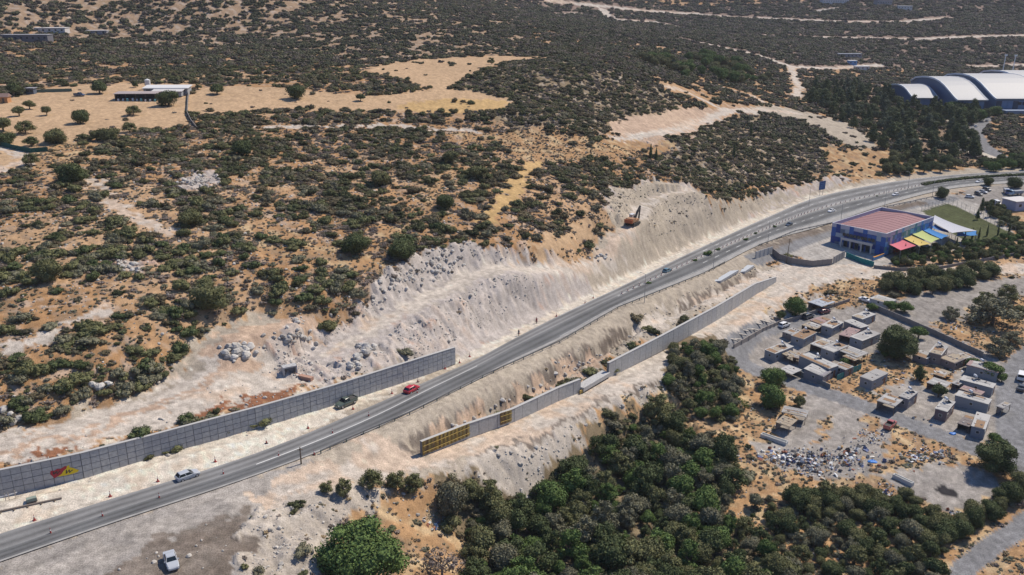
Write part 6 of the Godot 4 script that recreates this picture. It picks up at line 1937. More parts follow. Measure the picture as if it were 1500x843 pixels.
func build_arena() -> void:
	var o := thing("arena", "long arena hall with four white wave-shaped roofs and blue walls", "building", Vector3(0, 0, 0))
	var roof := grained("arena_roof", 0.36, 0.37, 0.385, 0.08, 0.6, 0.1, 0.88)
	var fascia := mat("arena_fascia", 0.5, 0.55, 0.62, 0.6)
	var blue := mat("arena_blue", 0.06, 0.13, 0.25, 0.4)
	var prof := [[0, -0.4], [4, 0.6], [9, 2.3], [16, 4.9], [26, 8.6], [36, 11.2], [46, 12.5], [57, 12.8], [70, 12.0], [83, 10.2], [92, 6.5]]
	# left x, width, front z, lift, scale of the profile
	for v in [[314.0, 19.5, -704.0, -1.6, 0.55], [338.0, 22.5, -682.0, -0.4, 0.93], [367.0, 41.0, -682.0, 0.6, 1.0], [409.0, 55.0, -705.0, 1.2, 1.0]]:
		var k := MB.new()
		var sd := MB.new()
		var edge := MB.new()
		for i in prof.size() - 1:
			var z0: float = v[2] - prof[i][0] * v[4]
			var z1: float = v[2] - prof[i + 1][0] * v[4]
			var y0: float = v[3] + prof[i][1] * v[4]
			var y1: float = v[3] + prof[i + 1][1] * v[4]
			var x0: float = v[0]
			var x1: float = v[0] + v[1]
			k.hexa([Vector3(x0, y0 - 0.5, z0), Vector3(x1, y0 - 0.5, z0), Vector3(x1, y1 - 0.5, z1), Vector3(x0, y1 - 0.5, z1), Vector3(x0, y0, z0), Vector3(x1, y0, z0), Vector3(x1, y1, z1), Vector3(x0, y1, z1)])
			for x in [x0 - 0.25, x1 + 0.25]: edge.bar(Vector3(x, y0 - 0.3, z0), Vector3(x, y1 - 0.3, z1), 0.48, 1.2)
			sd.hexa([Vector3(x0 + 1, -13, z0 - 2), Vector3(x1 - 1, -13, z0 - 2), Vector3(x1 - 1, -13, z1 - 2), Vector3(x0 + 1, -13, z1 - 2), Vector3(x0 + 1, y0 - 0.9, z0 - 2), Vector3(x1 - 1, y0 - 0.9, z0 - 2), Vector3(x1 - 1, y1 - 0.9, z1 - 2), Vector3(x0 + 1, y1 - 0.9, z1 - 2)])
		part(o, "wall", sd.mesh(), blue)
		var r := part(o, "roof", k.mesh(), roof)
		part(r, "roof_edge", edge.mesh(), fascia)
		var n := int(v[1] / 4.5)
		for i in n:
			pbox(o, "wall_panel", Vector3(v[0] + 1.4 + (v[1] - 2.8) * (i + 0.5) / n, -5.4 + v[3] * 0.5, v[2] - 1.9), Vector3((v[1] - 2.8) / n - 0.25, 6.5, 0.3), mat("arena_panel", 0.10, 0.19, 0.34, 0.3) if i % 3 else mat("arena_glass", 0.03, 0.06, 0.11, 0.12))
	for i in 5:
		pbox(o, "window", Vector3(386.0 + i * 3.6, -3.6, -683.4), Vector3(2.6, 2.2, 0.3), mat("arena_dark", 0.02, 0.03, 0.05, 0.15))
	pbox(o, "terrace", Vector3(400, -9.0, -676.0), Vector3(60, 3.0, 9.0), mat("arena_base", 0.14, 0.20, 0.30, 0.7))
	for q in [[431.0, -800.0], [438.0, -797.0]]:
		var mast := thing("floodlight_mast", "slim pale floodlight mast behind the arena, %s of the pair" % ("left one" if q[0] < 435 else "right one"), "mast", Vector3(q[0], hgt(q[0], q[1]), q[1]))
		var k := MB.new()
		k.tube(Vector3(0, -0.5, 0), Vector3(1.2, 34, 0), 0.6, 0.35, 8)
		part(mast, "pole", k.mesh(), mat("mast_pale", 0.5, 0.52, 0.55, 0.6))
		pbox(mast, "lamp_bank", Vector3(1.2, 34.2, 0.3), Vector3(2.4, 1.4, 0.4), M["mast_pale"])

func far_house(u: float, w: float, x: float, y: float, z: float, wall: Material, roof: Material, label: String, turn := 0.0) -> Node3D:
	var p := G(u, w)
	var o := thing("far_building", label, "building", p, turn)
	pbox(o, "wall", Vector3(0, y * 0.5 - 0.5, 0), Vector3(x, y + 1.0, z), wall)
	pbox(o, "roof", Vector3(0, y + 0.15, 0), Vector3(x + 0.8, 0.3, z + 0.8), roof)
	var n := maxi(2, int(x / 4))
	for i in n:
		pbox(o, "window", Vector3(-x * 0.5 + x * (i + 0.5) / n, y * 0.55, z * 0.5 + 0.03), Vector3(1.4, 1.2, 0.08), mat("house_glass", 0.02, 0.03, 0.04, 0.12))
	return o

func build_far() -> void:
	var white := mat("far_white", 0.55, 0.55, 0.55)
	var grey := mat("far_grey", 0.25, 0.25, 0.27)
	var pale := mat("far_pale", 0.50, 0.48, 0.47)
	# farm
	var p := G(202, 146)
	var o := thing("farm_shed", "long open farm shed with pinkish roof and dark inside", "shed", p, 0.05)
	for x in [-8.6, -4.3, 0.0, 4.3, 8.6]:
		pbox(o, "post", Vector3(x, 1.4, 2.8), Vector3(0.2, 3.0, 0.2), M["bark"])
	pbox(o, "back_wall", Vector3(0, 1.4, -3.0), Vector3(18.0, 3.0, 0.2), mat("shed_dark", 0.07, 0.075, 0.08))
	for x in [-9.0, 9.0]: pbox(o, "side_wall", Vector3(x, 1.4, 0), Vector3(0.2, 3.0, 6.0), M["shed_dark"])
	pbox(o, "roof", Vector3(0, 3.1, 0), Vector3(19.0, 0.2, 7.0), grained("shed_roof", 0.42, 0.36, 0.35, 0.3, 0.85, 0.2, 0.75), Basis(Vector3.RIGHT, 0.05))
	for i in 9:
		var d := part(self, "storage_drum", _drum(), mat("drum_%d" % (i % 3), [0.6, 0.45, 0.1][i % 3], [0.6, 0.5, 0.3][i % 3], [0.6, 0.52, 0.32][i % 3], 0.5), Transform3D(Basis().scaled(Vector3.ONE * rng.randf_range(0.8, 1.2)), on(p + Vector3(-7.0 + i * 2.0, 0, 3.6 + rng.randf_range(-0.4, 0.9)))))
		tag(d, "%s storage drum in front of the open farm shed" % ["white", "pale grey", "green"][i % 3], "drum", "drums before the farm shed")
	p = G(246, 138)
	o = thing("barn", "white roofed barn in two steps behind the broad farm tree", "barn", p, 0.03)
	pbox(o, "wall", Vector3(0, 1.5, 0), Vector3(20.0, 3.4, 6.0), mat("barn_grey", 0.28, 0.29, 0.31))
	pbox(o, "roof", Vector3(0, 3.4, 0), Vector3(21.0, 0.25, 7.2), white, Basis(Vector3.RIGHT, 0.12))
	pbox(o, "annex_wall", Vector3(2.0, 1.0, 5.5), Vector3(13.0, 2.4, 4.0), M["barn_grey"])
	pbox(o, "annex_roof", Vector3(2.0, 2.4, 5.5), Vector3(14.0, 0.2, 5.0), pale, Basis(Vector3.RIGHT, 0.15))
	for i in 5: pbox(o, "window", Vector3(-8 + i * 4.0, 2.0, 3.03), Vector3(1.6, 0.8, 0.08), mat("house_glass", 0.02, 0.03, 0.04, 0.12))
	p = G(217, 131)
	o = thing("water_silo", "small white round water tank on legs behind the farm shed", "tank", p)
	var k := MB.new()
	k.tube(Vector3(0, 2.2, 0), Vector3(0, 4.4, 0), 1.3, 1.3, 14)
	k.tube(Vector3(0, 4.4, 0), Vector3(0, 5.0, 0), 1.3, 0.1, 14)
	part(o, "tank", k.mesh(), white)
	for q in [Vector2(-0.9, -0.9), Vector2(0.9, -0.9), Vector2(0.9, 0.9), Vector2(-0.9, 0.9)]: pbox(o, "leg", Vector3(q.x, 1.0, q.y), Vector3(0.15, 2.6, 0.15), grey)
	p = G(5, 150)
	o = thing("hut", "small orange walled hut with brown pitched roof at the left edge", "hut", p, 0.1)
	pbox(o, "wall", Vector3(0, 1.2, 0), Vector3(5.0, 2.8, 4.0), mat("hut_orange", 0.42, 0.21, 0.09))
	k = MB.new()
	k.hexa([Vector3(-2.9, 2.5, 2.5), Vector3(2.9, 2.5, 2.5), Vector3(2.9, 2.5, -2.5), Vector3(-2.9, 2.5, -2.5), Vector3(-2.7, 3.9, 0.1), Vector3(2.7, 3.9, 0.1), Vector3(2.7, 3.9, -0.1), Vector3(-2.7, 3.9, -0.1)])
	part(o, "roof", k.mesh(), mat("hut_roof", 0.20, 0.13, 0.11))
	pbox(o, "door", Vector3(0.8, 1.0, 2.03), Vector3(0.9, 2.0, 0.08), M["bark"])
	pbox(o, "window", Vector3(-1.2, 1.4, 2.03), Vector3(0.9, 0.8, 0.08), M["house_glass"])
	far_house(46, 137, 3.4, 2.4, 3.0, mat("box_navy", 0.08, 0.10, 0.14), grey, "small dark box shed beside the farm fence")
	far_house(40, 60, 32.0, 4.2, 9.0, mat("ruin_dark", 0.12, 0.12, 0.14), grey, "long dark ruined building on the slope at top left", 0.04)
	far_house(76, 47, 22.0, 3.0, 10.0, pale, pale, "pale flat roofed building above the dark ruin", 0.1)
	far_house(143, 50, 15.0, 2.6, 6.0, grey, pale, "small pale roofed shed at the top left slope", 0.1)
	far_house(1222, 5, 45.0, 7.0, 16.0, white, pale, "long white roofed building at the top edge", 0.1)
	far_house(1325, 14, 22.0, 6.0, 12.0, white, pale, "smaller pale house on the far terraced hill", -0.2)
	far_house(1293, 8, 26.0, 9.0, 14.0, grey, grey, "dark boxy house between pines at the top edge", 0.1)
	far_house(1248, 95, 9.0, 4.5, 6.0, mat("box_blue", 0.12, 0.25, 0.48), white, "small blue walled hut on the valley track")
	far_house(1244, 84, 26.0, 4.0, 8.0, grey, mat("far_slate", 0.22, 0.24, 0.28), "low slate roofed house among the valley scrub")
	far_house(1262, 102, 14.0, 3.5, 8.0, white, white, "low white shed beside the valley track, nearer the arena")
	far_house(1490, 305, 10.0, 4.0, 8.0, mat("shed_lilac", 0.35, 0.36, 0.46), pale, "lilac walled shed cut by the right edge beside the car park", 0.3)
	p = G(424, 546)
	o = thing("culvert", "small square concrete culvert mouth in the cut ground", "culvert", p, 0.5)
	for q in [[Vector3(0, 1.5, 0), Vector3(3.0, 0.3, 1.6)], [Vector3(-1.35, 0.6, 0), Vector3(0.3, 1.6, 1.6)], [Vector3(1.35, 0.6, 0), Vector3(0.3, 1.6, 1.6)]]: pbox(o, "slab", q[0], q[1], M["concrete_c"])
	pbox(o, "back_wall", Vector3(0, 0.6, -0.7), Vector3(2.6, 1.6, 0.2), grey)
	p = G(445, 558)
	o = thing("soil_block", "rust coloured concrete kicker wall beside the culvert", "wall", p, -0.45)
	pbox(o, "block", Vector3(0, 0.5, 0), Vector3(4.5, 1.4, 1.0), mat("rust_block", 0.36, 0.21, 0.15))

func _drum() -> Mesh:
	if not M.has("drum_mesh"):
		var k := MB.new()
		k.tube(Vector3(0, 0, 0), Vector3(0, 1.0, 0), 0.45, 0.45, 10)
		k.tube(Vector3(0, 1.0, 0), Vector3(0, 1.15, 0), 0.45, 0.2, 10)
		M["drum_mesh"] = k.mesh()
	return M["drum_mesh"]
# ---------------------------------------------------------------- boulders, rubbish
func rock_mesh(sd: int) -> ArrayMesh:
	var g := RandomNumberGenerator.new()
	g.seed = sd
	var k := MB.new()
	var pts := PackedVector3Array()
	var planes := []
	for i in 9:
		planes.append([Vector3(g.randfn(), g.randfn(), g.randfn()).normalized(), g.randf_range(0.55, 0.9)])
	var rows := []
	for i in 6:
		var row := []
		for j in 9:
			var ph := PI * i / 5.0
			var th := TAU * j / 9.0
			var d := Vector3(sin(ph) * cos(th), cos(ph), sin(ph) * sin(th))
			var r := 1.0
			for p in planes:
				var dp: float = d.dot(p[0])
				if dp > 0.05: r = minf(r, p[1] / dp)
			row.append(d * r * Vector3(1, 0.72, 0.85))
		rows.append(row)
	for i in 5:
		for j in 9:
			var t := g.randf_range(0.85, 1.1)
			k.col = Color(t, t, t)
			k.quad(rows[i][j], rows[i][(j + 1) % 9], rows[i + 1][(j + 1) % 9], rows[i + 1][j])
	return k.mesh()

func build_rocks() -> void:
	var meshes := []
	for i in 6: meshes.append(rock_mesh(500 + i))
	var stone := [mat("stone_a", 0.40, 0.38, 0.35, 0.95), mat("stone_b", 0.34, 0.315, 0.285, 0.95), mat("stone_c", 0.47, 0.45, 0.42, 0.95)]
	for m in stone: m.vertex_color_use_as_albedo = true
	# centre u, v, spread in pixels across and down, number, size range, where
	var piles := [[142, 565, 18, 6, 8, 0.7, 1.35, "in the small pair pile at the edge of the scrub"], [350, 515, 24, 14, 34, 0.5, 1.5, "in the heap beside the bend of the dirt track"], [428, 494, 30, 17, 36, 0.4, 0.9, "in the pale gravel heap above the culvert"], [540, 515, 16, 10, 24, 0.6, 1.3, "in the boulder pile behind the wall"], [520, 535, 14, 8, 14, 0.5, 1.0, "low in the pile behind the wall"],
		[615, 400, 72, 34, 90, 0.4, 0.85, "in the white stone strip along the top of the cutting"], [295, 266, 38, 13, 56, 0.35, 0.95, "in the white rock outcrop on the hillside"], [12, 615, 20, 10, 16, 0.6, 1.2, "in the pile at the left edge"], [700, 610, 62, 24, 26, 0.35, 0.8, "along the trench behind the near wall"], [885, 378, 20, 9, 14, 0.5, 1.0, "in the spill under the slope track"], [180, 392, 34, 9, 16, 0.5, 1.0, "of the flat outcrop on the left slope"]]
	for q in piles:
		for i in q[4]:
			var off := Vector2(rng.randfn() * 0.5, rng.randfn() * 0.5)
			if q[0] == 700: off = Vector2(rng.randf_range(-1.6, 3.0), 0); off.y = -off.x * 1.28 + rng.randfn() * 0.15
			if q[0] == 615: off = Vector2(rng.randf_range(-1, 1), 0); off.y = -off.x * 0.95 + rng.randfn() * 0.3
			var p := G(q[0] + off.x * q[2], q[1] + off.y * q[3])
			var s := rng.randf_range(q[5], q[6])
			var kk := rng.randi() % 3
			var o := part(self, "boulder", meshes[rng.randi() % 6], stone[kk], Transform3D(Basis(Vector3.UP, rng.randf() * TAU).scaled(Vector3.ONE * s), p + Vector3(0, s * 0.2, 0)))
			tag(o, "%s boulder %s" % [["grey", "brownish", "whitish"][kk], q[7]], "boulder", "boulders " + q[7])
	# loose stones that nobody could count
	var list := []
	for i in 260000:
		var r := R0 + 20 + 330.0 * pow(rng.randf(), 0.8)
		var a := rng.randf_range(A0 + 0.03, A1 - 0.03)
		var x := r * sin(a)
		var z := PZ - r * cos(a)
		var c := cls(x, z)
		var want: float = {RUBBLE: 0.5, BANK: 0.32, BROWN: 0.04, CLAY: 0.2, MOUND: 0.4, SCRUB: 0.12, RED: 0.3, TRACK: 0.05, SAND: 0.03, DRY: 0.05, KNOLL: 0.25}.get(c, 0.0)
		if WG[clampi(int(grid_of(x, z).y), 0, NR - 1) * NA + clampi(int(grid_of(x, z).x), 0, NA - 1)] > 0.4: continue
		if rng.randf() > want * (0.6 + 1.4 * n1.get_noise_2d(x * 2.0, z * 2.0)): continue
		list.append([Vector3(x, hgt(x, z) + 0.02, z), rng.randf_range(0.1, 0.32) if rng.randf() < 0.85 else rng.randf_range(0.3, 0.62), 0.0, c])
	for k in 3:
		var mm := MultiMesh.new()
		mm.transform_format = MultiMesh.TRANSFORM_3D
		mm.use_colors = true
		mm.mesh = meshes[k]
		var mine := []
		for i in range(k, list.size(), 3): mine.append(list[i])
		mm.instance_count = mine.size()
		for i in mine.size():
			var e: Array = mine[i]
			mm.set_instance_transform(i, Transform3D(Basis(Vector3.UP, rng.randf() * TAU).scaled(Vector3.ONE * e[1]), e[0]))
			var t := rng.randf_range(0.75, 1.1)
			mm.set_instance_color(i, Color(0.46 * t, 0.43 * t, 0.385 * t) if e[3] != BANK else Color(0.38 * t, 0.34 * t, 0.285 * t))
		var mi := MultiMeshInstance3D.new()
		mi.name = numbered("loose_stones")
		mi.multimesh = mm
		mi.material_override = M["leaf_tint_stone"] if M.has("leaf_tint_stone") else _stone_tint()
		add_child(mi)
		tag(mi, "loose pale stones scattered over the cuttings and slopes", "stones", "loose stones", "stuff")
	print("stones ", list.size())

func _stone_tint() -> Material:
	var m := mat("leaf_tint_stone", 1, 1, 1, 0.95)
	m.vertex_color_use_as_albedo = true
	return m

func build_rubbish() -> void:
	var tones := [[0.62, 0.62, 0.60, "white"], [0.50, 0.52, 0.55, "pale grey"], [0.10, 0.13, 0.25, "dark blue"], [0.42, 0.26, 0.12, "tan"], [0.05, 0.05, 0.06, "black"], [0.32, 0.34, 0.36, "grey"], [0.30, 0.12, 0.07, "rusty"], [0.55, 0.52, 0.46, "cream"]]
	var mats := []
	for t in tones: mats.append(mat("junk_" + t[3], t[0], t[1], t[2], 0.8))
	var panels := []
	for i in 6:
		var k := MB.new()
		var g := RandomNumberGenerator.new()
		g.seed = 700 + i
		if i < 3:  # bent board or sheet
			var w := g.randf_range(0.5, 0.9)
			k.bar(Vector3(-0.8, 0, 0), Vector3(0, 0.12, 0.05), w, 0.08)
			k.bar(Vector3(0, 0.12, 0.05), Vector3(0.7, 0.0, 0), w, 0.08)
		elif i < 5:  # torn carton: open box
			for q in [[Vector3(0, 0, 0), Vector3(0.9, 0.05, 0.7)], [Vector3(0, 0.3, 0.34), Vector3(0.9, 0.6, 0.04)], [Vector3(0, 0.25, -0.34), Vector3(0.9, 0.5, 0.04)], [Vector3(0.44, 0.28, 0), Vector3(0.04, 0.55, 0.6)], [Vector3(-0.44, 0.2, 0), Vector3(0.04, 0.4, 0.6)]]: k.box(q[0], q[1])
		else:  # sack
			blob(k, Vector3(0, 0.25, 0), Vector3(0.6, 0.32, 0.42), g, 5, 8)
		panels.append(k.mesh())
	var zones := [[1160, 672, 46, 12, 120, "in the long rubbish heap below the goat sheds"], [1195, 690, 34, 12, 46, "low in the rubbish heap above the dark trees"], [1245, 672, 34, 16, 60, "in the right part of the rubbish heap"], [1345, 668, 20, 10, 34, "in the rubbish pile on the gravel beside the burnt patch"], [1378, 668, 14, 8, 16, "in the pile at the lane end of the tip"], [1298, 722, 12, 14, 24, "in the rubble spill under the tip"], [1398, 480, 16, 8, 18, "beyond the settlement wall on orange grass"], [1098, 672, 12, 10, 16, "at the left end of the tip"], [1392, 752, 14, 6, 12, "at the lower edge of the burnt lot"], [1275, 640, 24, 10, 14, "between the red pickup and the tip"], [1320, 555, 26, 12, 16, "in the yard round the dark conifer"], [1350, 620, 26, 10, 14, "along the lane before the cabins"], [640, 770, 16, 10, 22, "in the grey wood scrap on the orange slope"], [1200, 530, 40, 12, 22, "between the upper cabins"], [1430, 560, 30, 30, 18, "between the long cabins"], [1385, 540, 20, 14, 16, "in the yard of the brown cabin"]]
	var made := 0
	var rest := []
	for z in zones:
		for i in z[4]:
			var p := G(z[0] + rng.randfn() * 0.55 * z[2], z[1] + rng.randfn() * 0.55 * z[3])
			if cls(p.x, p.z) == ALLEY: continue
			var t := rng.randi() % tones.size()
			var s := rng.randf_range(0.35, 0.95)
			var m := rng.randi() % panels.size()
			if made >= 290:
				rest.append([p, s * 0.7, m])
				continue
			made += 1
			var o := part(self, "rubbish_piece", panels[m], mats[t], Transform3D(Basis.from_euler(Vector3(rng.randf_range(-0.5, 0.5), rng.randf() * TAU, rng.randf_range(-0.5, 0.5))).scaled(Vector3(s, s, s)), p + Vector3(0, 0.12, 0)))
			tag(o, "%s %s %s" % [tones[t][3], "bent board" if m < 3 else "open carton" if m < 5 else "stuffed sack", z[5]], "rubbish", "rubbish " + z[5])
	for e in 900:  # scraps too small to pick apart
		var z: Array = zones[[0, 0, 0, 1, 2, 2, 3, 4, 5, 9][rng.randi() % 10]]
		rest.append([G(z[0] + rng.randfn() * 0.6 * z[2], z[1] + rng.randfn() * 0.6 * z[3]), rng.randf_range(0.12, 0.4), rng.randi() % 6])
	var heap := Node3D.new()
	heap.name = "rubbish_scraps"
	add_child(heap)
	tag(heap, "small scraps of rubbish strewn through the tip", "rubbish", "", "stuff")
	for k in 6:
		var mine := []
		for e in rest: if e[2] == k: mine.append(e)
		var mm := MultiMesh.new()
		mm.transform_format = MultiMesh.TRANSFORM_3D
		mm.use_colors = true
		mm.mesh = panels[k]
		mm.instance_count = mine.size()
		for i in mine.size():
			mm.set_instance_transform(i, Transform3D(Basis.from_euler(Vector3(rng.randf_range(-0.6, 0.6), rng.randf() * TAU, rng.randf_range(-0.6, 0.6))).scaled(Vector3.ONE * mine[i][1]), mine[i][0] + Vector3(0, 0.08, 0)))
			var t: Array = tones[rng.randi() % tones.size()]
			mm.set_instance_color(i, Color(t[0], t[1], t[2]))
		var mi := MultiMeshInstance3D.new()
		mi.name = "scraps"
		mi.multimesh = mm
		mi.material_override = _stone_tint()
		heap.add_child(mi, true)
	# larger single things
	for q in [[1134, 646, 6.5, [1152, 652], "long white caravan-like trough beside the goat shed", 0.55, 1.2], [1323, 706, 4.6, [1335, 712], "pale concrete beam lying on the burnt lot", 0.5, 0.9], [1137, 470, 0, [0, 0], "", 0, 0]]:
		if q[2] == 0: continue
		var p := G(q[0], q[1])
		var o := thing("concrete_trough", q[4], "trough", p, heading(p, G(q[3][0], q[3][1])))
		var m := mat("trough_pale", 0.52, 0.52, 0.50, 0.85)
		pbox(o, "base", Vector3(0, 0.1, 0), Vector3(q[2], 0.25, q[6]), m)
		for s in [-1, 1]: pbox(o, "side", Vector3(0, 0.5, s * (q[6] * 0.5 - 0.08)), Vector3(q[2], 0.8, 0.14), m)
		for s in [-1, 1]: pbox(o, "end_wall", Vector3(s * (q[2] * 0.5 - 0.08), 0.5, 0), Vector3(0.14, 0.7, q[6] - 0.3), m)
	var tarp := [[1279, 677, 1.1, "bright blue tarpaulin lying at the end of the rubbish heap"], [1396, 636, 0.9, "blue plastic sheet lying beside the lane"]]
	for q in tarp:
		var k := MB.new()
		var g := RandomNumberGenerator.new()
		g.seed = int(q[0])
		blob(k, Vector3(0, 0.1, 0), Vector3(q[2], 0.25, q[2] * 0.7), g, 4, 11)
		var o := part(self, "tarpaulin", k.mesh(), mat("tarp_blue", 0.01, 0.17, 0.55, 0.5), Transform3D(Basis(), G(q[0], q[1])))
		tag(o, q[3], "tarpaulin")
	# pale logs and beams on the bank above the lane
	for i in 11:
		var u := 1073.0 + i * 6.2
		var p := G(u, 500 - i * 4.0 + rng.randf_range(-5, 5))
		var o := thing("timber_beam", "pale timber beam lying down the bank above the settlement lane", "beam", p, rng.randf_range(-1.0, -0.4), "beams on the bank above the lane")
		pbox(o, "beam", Vector3(0, 0.2, 0), Vector3(rng.randf_range(2.2, 4.0), 0.3, 0.45), mat("beam_pale", 0.50, 0.45, 0.38, 0.9), Basis(Vector3.BACK, 0.1))
		pbox(o, "strap", Vector3(0.4, 0.2, 0), Vector3(0.08, 0.34, 0.49), mat("rubber", 0.03, 0.03, 0.03, 0.9))
	# things on the sandy strip by the wall
	var bp := G(22, 745)
	var bo := thing("pipe_run", "dark steel pipe lying on the sand in front of the wall", "pipe", bp)
	var e := G(90, 731)
	var s := G(-30, 757)
	var k := MB.new()
	k.tube(s - bp + Vector3(0, 0.15, 0), e - bp + Vector3(0, 0.15, 0), 0.16, 0.16, 9)
	part(bo, "pipe", k.mesh(), mat("pipe_rust", 0.16, 0.13, 0.11, 0.7))
	for i in 6:
		var at := (s - bp).lerp(e - bp, (i + 0.5) / 6.0)
		pbox(bo, "sleeper", at + Vector3(0, 0.0, 0), Vector3(0.25, 0.12, 0.9), M["bark"])
	for q in [[3, 736, 0], [18, 732, 1]]:
		var p := G(q[0], q[1])
		var o := thing("barrier_stand", "pale wooden barrier stand at the left foot of the wall, %s one" % ["first", "second"][q[2]], "barrier", p, 0.7)
		for x in [-0.5, 0.5]: pbox(o, "post", Vector3(x, 0.7, 0), Vector3(0.1, 1.5, 0.1), mat("beam_pale", 0.50, 0.45, 0.38, 0.9))
		pbox(o, "board", Vector3(0, 1.0, 0), Vector3(1.6, 0.2, 0.05), mat("paint_white", 0.7, 0.7, 0.7, 0.5))
	var pb := G(46, 735)
	var po := thing("pallet_load", "small greenish covered load on the sandy strip by the wall", "load", pb, 0.6)
	pbox(po, "pallet", Vector3(0, 0.08, 0), Vector3(1.6, 0.14, 0.9), M["bark"])
	pbox(po, "cover", Vector3(0, 0.42, 0), Vector3(1.5, 0.55, 0.8), mat("cover_green", 0.20, 0.24, 0.20, 0.7))
	# workers on the sandy strip above the carriageway
	person(G(760, 492), "person in dark clothes standing on the sandy strip beside the road", Color(0.03, 0.035, 0.06))
	person(G(786, 474), "person in a red vest walking on the sandy strip farther along", Color(0.22, 0.03, 0.03))

func person(p: Vector3, label: String, shirt: Color) -> void:
	# joints of a standing figure, drawn as one skin of tapered limbs
	var o := thing("person", label, "person", p, -0.8)
	var bones := [[Vector3(0, 0.95, 0), Vector3(0, 1.42, 0), 0.16, 0.18], [Vector3(0, 1.42, 0), Vector3(0, 1.55, 0), 0.07, 0.06], [Vector3(0, 1.58, 0.01), Vector3(0, 1.70, 0.02), 0.095, 0.09],
		[Vector3(0.10, 0.95, 0), Vector3(0.11, 0.5, 0.05), 0.095, 0.065], [Vector3(0.11, 0.5, 0.05), Vector3(0.11, 0.06, 0.0), 0.062, 0.045], [Vector3(-0.10, 0.95, 0), Vector3(-0.11, 0.5, 0.10), 0.095, 0.065], [Vector3(-0.11, 0.5, 0.10), Vector3(-0.11, 0.06, -0.05), 0.062, 0.045], [Vector3(0.11, 0.05, -0.04), Vector3(0.11, 0.05, 0.16), 0.05, 0.04], [Vector3(-0.11, 0.05, -0.08), Vector3(-0.11, 0.05, 0.12), 0.05, 0.04],
		[Vector3(0.20, 1.38, 0), Vector3(0.27, 1.10, 0.02), 0.06, 0.045], [Vector3(0.27, 1.10, 0.02), Vector3(0.27, 0.86, 0.12), 0.043, 0.03], [Vector3(-0.20, 1.38, 0), Vector3(-0.27, 1.10, -0.03), 0.06, 0.045], [Vector3(-0.27, 1.10, -0.03), Vector3(-0.26, 0.86, 0.06), 0.043, 0.03], [Vector3(-0.19, 1.38, 0), Vector3(0.19, 1.38, 0), 0.075, 0.075], [Vector3(0.27, 0.86, 0.12), Vector3(0.27, 0.76, 0.16), 0.034, 0.022], [Vector3(-0.26, 0.86, 0.06), Vector3(-0.26, 0.76, 0.10), 0.034, 0.022]]
	var field := func(q: Vector3) -> float:
		var d := 1.0
		for b in bones:
			var ab: Vector3 = b[1] - b[0]
			var t := clampf((q - b[0]).dot(ab) / ab.length_squared(), 0.0, 1.0)
			var e: float = q.distance_to(b[0] + ab * t) - lerpf(b[2], b[3], t)
			var h := clampf(0.5 + 0.5 * (d - e) / 0.05, 0.0, 1.0)
			d = lerpf(d, e, h) - 0.05 * h * (1.0 - h)
		return d
	var st := 0.035
	var lo := Vector3(-0.42, -0.03, -0.28)
	var nx := 25; var ny := 53; var nz := 17
	var val := PackedFloat32Array()
	val.resize(nx * ny * nz)
	for z in nz:
		for y in ny:
			for x in nx: val[(z * ny + y) * nx + x] = field.call(lo + Vector3(x, y, z) * st)
	var vid := {}
	var pts := PackedVector3Array()
	for z in nz - 1:
		for y in ny - 1:
			for x in nx - 1:
				var s := Vector3.ZERO
				var c := 0
				for e in [[0, 0, 0, 1, 0, 0], [0, 1, 0, 1, 1, 0], [0, 0, 1, 1, 0, 1], [0, 1, 1, 1, 1, 1], [0, 0, 0, 0, 1, 0], [1, 0, 0, 1, 1, 0], [0, 0, 1, 0, 1, 1], [1, 0, 1, 1, 1, 1], [0, 0, 0, 0, 0, 1], [1, 0, 0, 1, 0, 1], [0, 1, 0, 0, 1, 1], [1, 1, 0, 1, 1, 1]]:
					var a := val[((z + e[2]) * ny + y + e[1]) * nx + x + e[0]]
					var b := val[((z + e[5]) * ny + y + e[4]) * nx + x + e[3]]
					if (a < 0) != (b < 0):
						s += Vector3(x + e[0], y + e[1], z + e[2]).lerp(Vector3(x + e[3], y + e[4], z + e[5]), a / (a - b))
						c += 1
				if c:
					vid[(z * ny + y) * nx + x] = pts.size()
					pts.append(lo + s / c * st)
	var k := MB.new()
	var skin := Color(0.42, 0.27, 0.19)
	for z in range(1, nz - 1):
		for y in range(1, ny - 1):
			for x in range(1, nx - 1):
				var i := (z * ny + y) * nx + x
				for ax in 3:
					var stp: int = [1, nx, nx * ny][ax]
					var a := val[i]
					var b := val[i + stp]
					if (a < 0) == (b < 0): continue
					var u: int = [nx, nx * ny, 1][ax]
					var w: int = [nx * ny, 1, nx][ax]
					var q := []
					for id in [i - u - w, i - w, i, i - u]:
						if vid.has(id): q.append(pts[vid[id]])
					if q.size() < 4: continue
					var h: float = q[0].y
					k.col = skin if h > 1.5 or (h < 0.88 and absf(q[0].x) > 0.22) else shirt if h > 0.93 else Color(0.05, 0.055, 0.08) if h > 0.09 else Color(0.02, 0.02, 0.02)
					if a < 0: k.quad(q[0], q[1], q[2], q[3])
					else: k.quad(q[3], q[2], q[1], q[0])
	var m := mat("figure", 1, 1, 1, 0.8)
	m.vertex_color_use_as_albedo = true
	part(o, "body", k.mesh(), m)
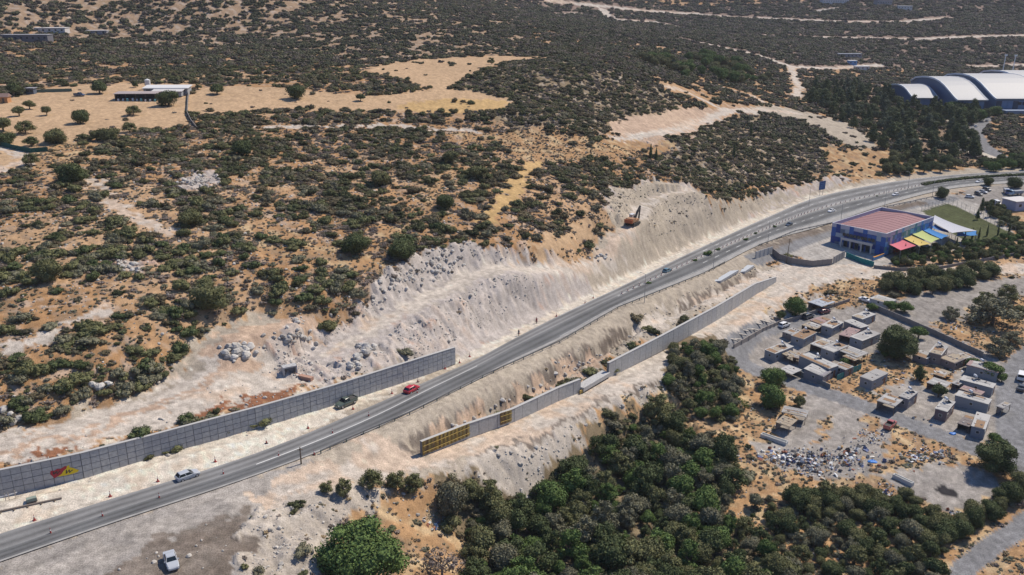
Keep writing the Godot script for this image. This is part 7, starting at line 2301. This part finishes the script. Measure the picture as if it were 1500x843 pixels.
	var hk := MB.new()
	var g := RandomNumberGenerator.new()
	g.seed = 4
	blob(hk, Vector3(0, 1.72, -0.01), Vector3(0.105, 0.085, 0.11), g, 5, 9)
	part(o, "hair", hk.mesh(), mat("hair_dark", 0.02, 0.016, 0.013, 0.8))
func _ready() -> void:
	rng.seed = 7
	var cam := Camera3D.new()
	cam.name = "camera"
	cam.fov = rad_to_deg(2.0 * atan(421.5 / FPX))
	cam.near = 1.0
	cam.far = 6000.0
	add_child(cam)
	cam.position = Vector3(0, CAM_H, 0)
	cam.rotation_degrees.x = -PITCH
	cam.current = true
	var env := Environment.new()
	env.background_mode = Environment.BG_SKY
	var sky := Sky.new()
	var sm := ProceduralSkyMaterial.new()
	sm.sky_top_color = Color(0.32, 0.45, 0.66)
	sm.sky_horizon_color = Color(0.70, 0.75, 0.81)
	sm.ground_horizon_color = Color(0.62, 0.66, 0.70)
	sm.ground_bottom_color = Color(0.45, 0.42, 0.38)
	sm.sky_curve = 0.12
	sm.sky_energy_multiplier = 0.95
	sky.sky_material = sm
	env.sky = sky
	env.tonemap_mode = Environment.TONE_MAPPER_LINEAR
	env.tonemap_exposure = 1.3
	env.fog_enabled = true
	env.fog_density = 0.00006
	env.fog_light_color = Color(0.88, 0.89, 0.93)
	env.sdfgi_enabled = true
	env.ssao_enabled = true
	env.ssil_enabled = true
	var we := WorldEnvironment.new()
	we.name = "environment"
	we.environment = env
	add_child(we)
	var sun := DirectionalLight3D.new()
	sun.name = "sun"
	sun.light_color = Color(1.0, 0.955, 0.89)
	sun.light_energy = 1.35
	sun.light_angular_distance = 0.5
	sun.shadow_enabled = true
	add_child(sun)
	sun.look_at_from_position(Vector3.ZERO, Vector3(-0.65, -1.0, 0.52), Vector3.UP)
	build_terrain()
	print("terrain ", Time.get_ticks_msec())
	build_plants()
	build_roads()
	build_walls()
	build_school()
	build_arena()
	build_settlement()
	build_far()
	build_vehicles()
	build_rocks()
	build_rubbish()
	print("done ", Time.get_ticks_msec())
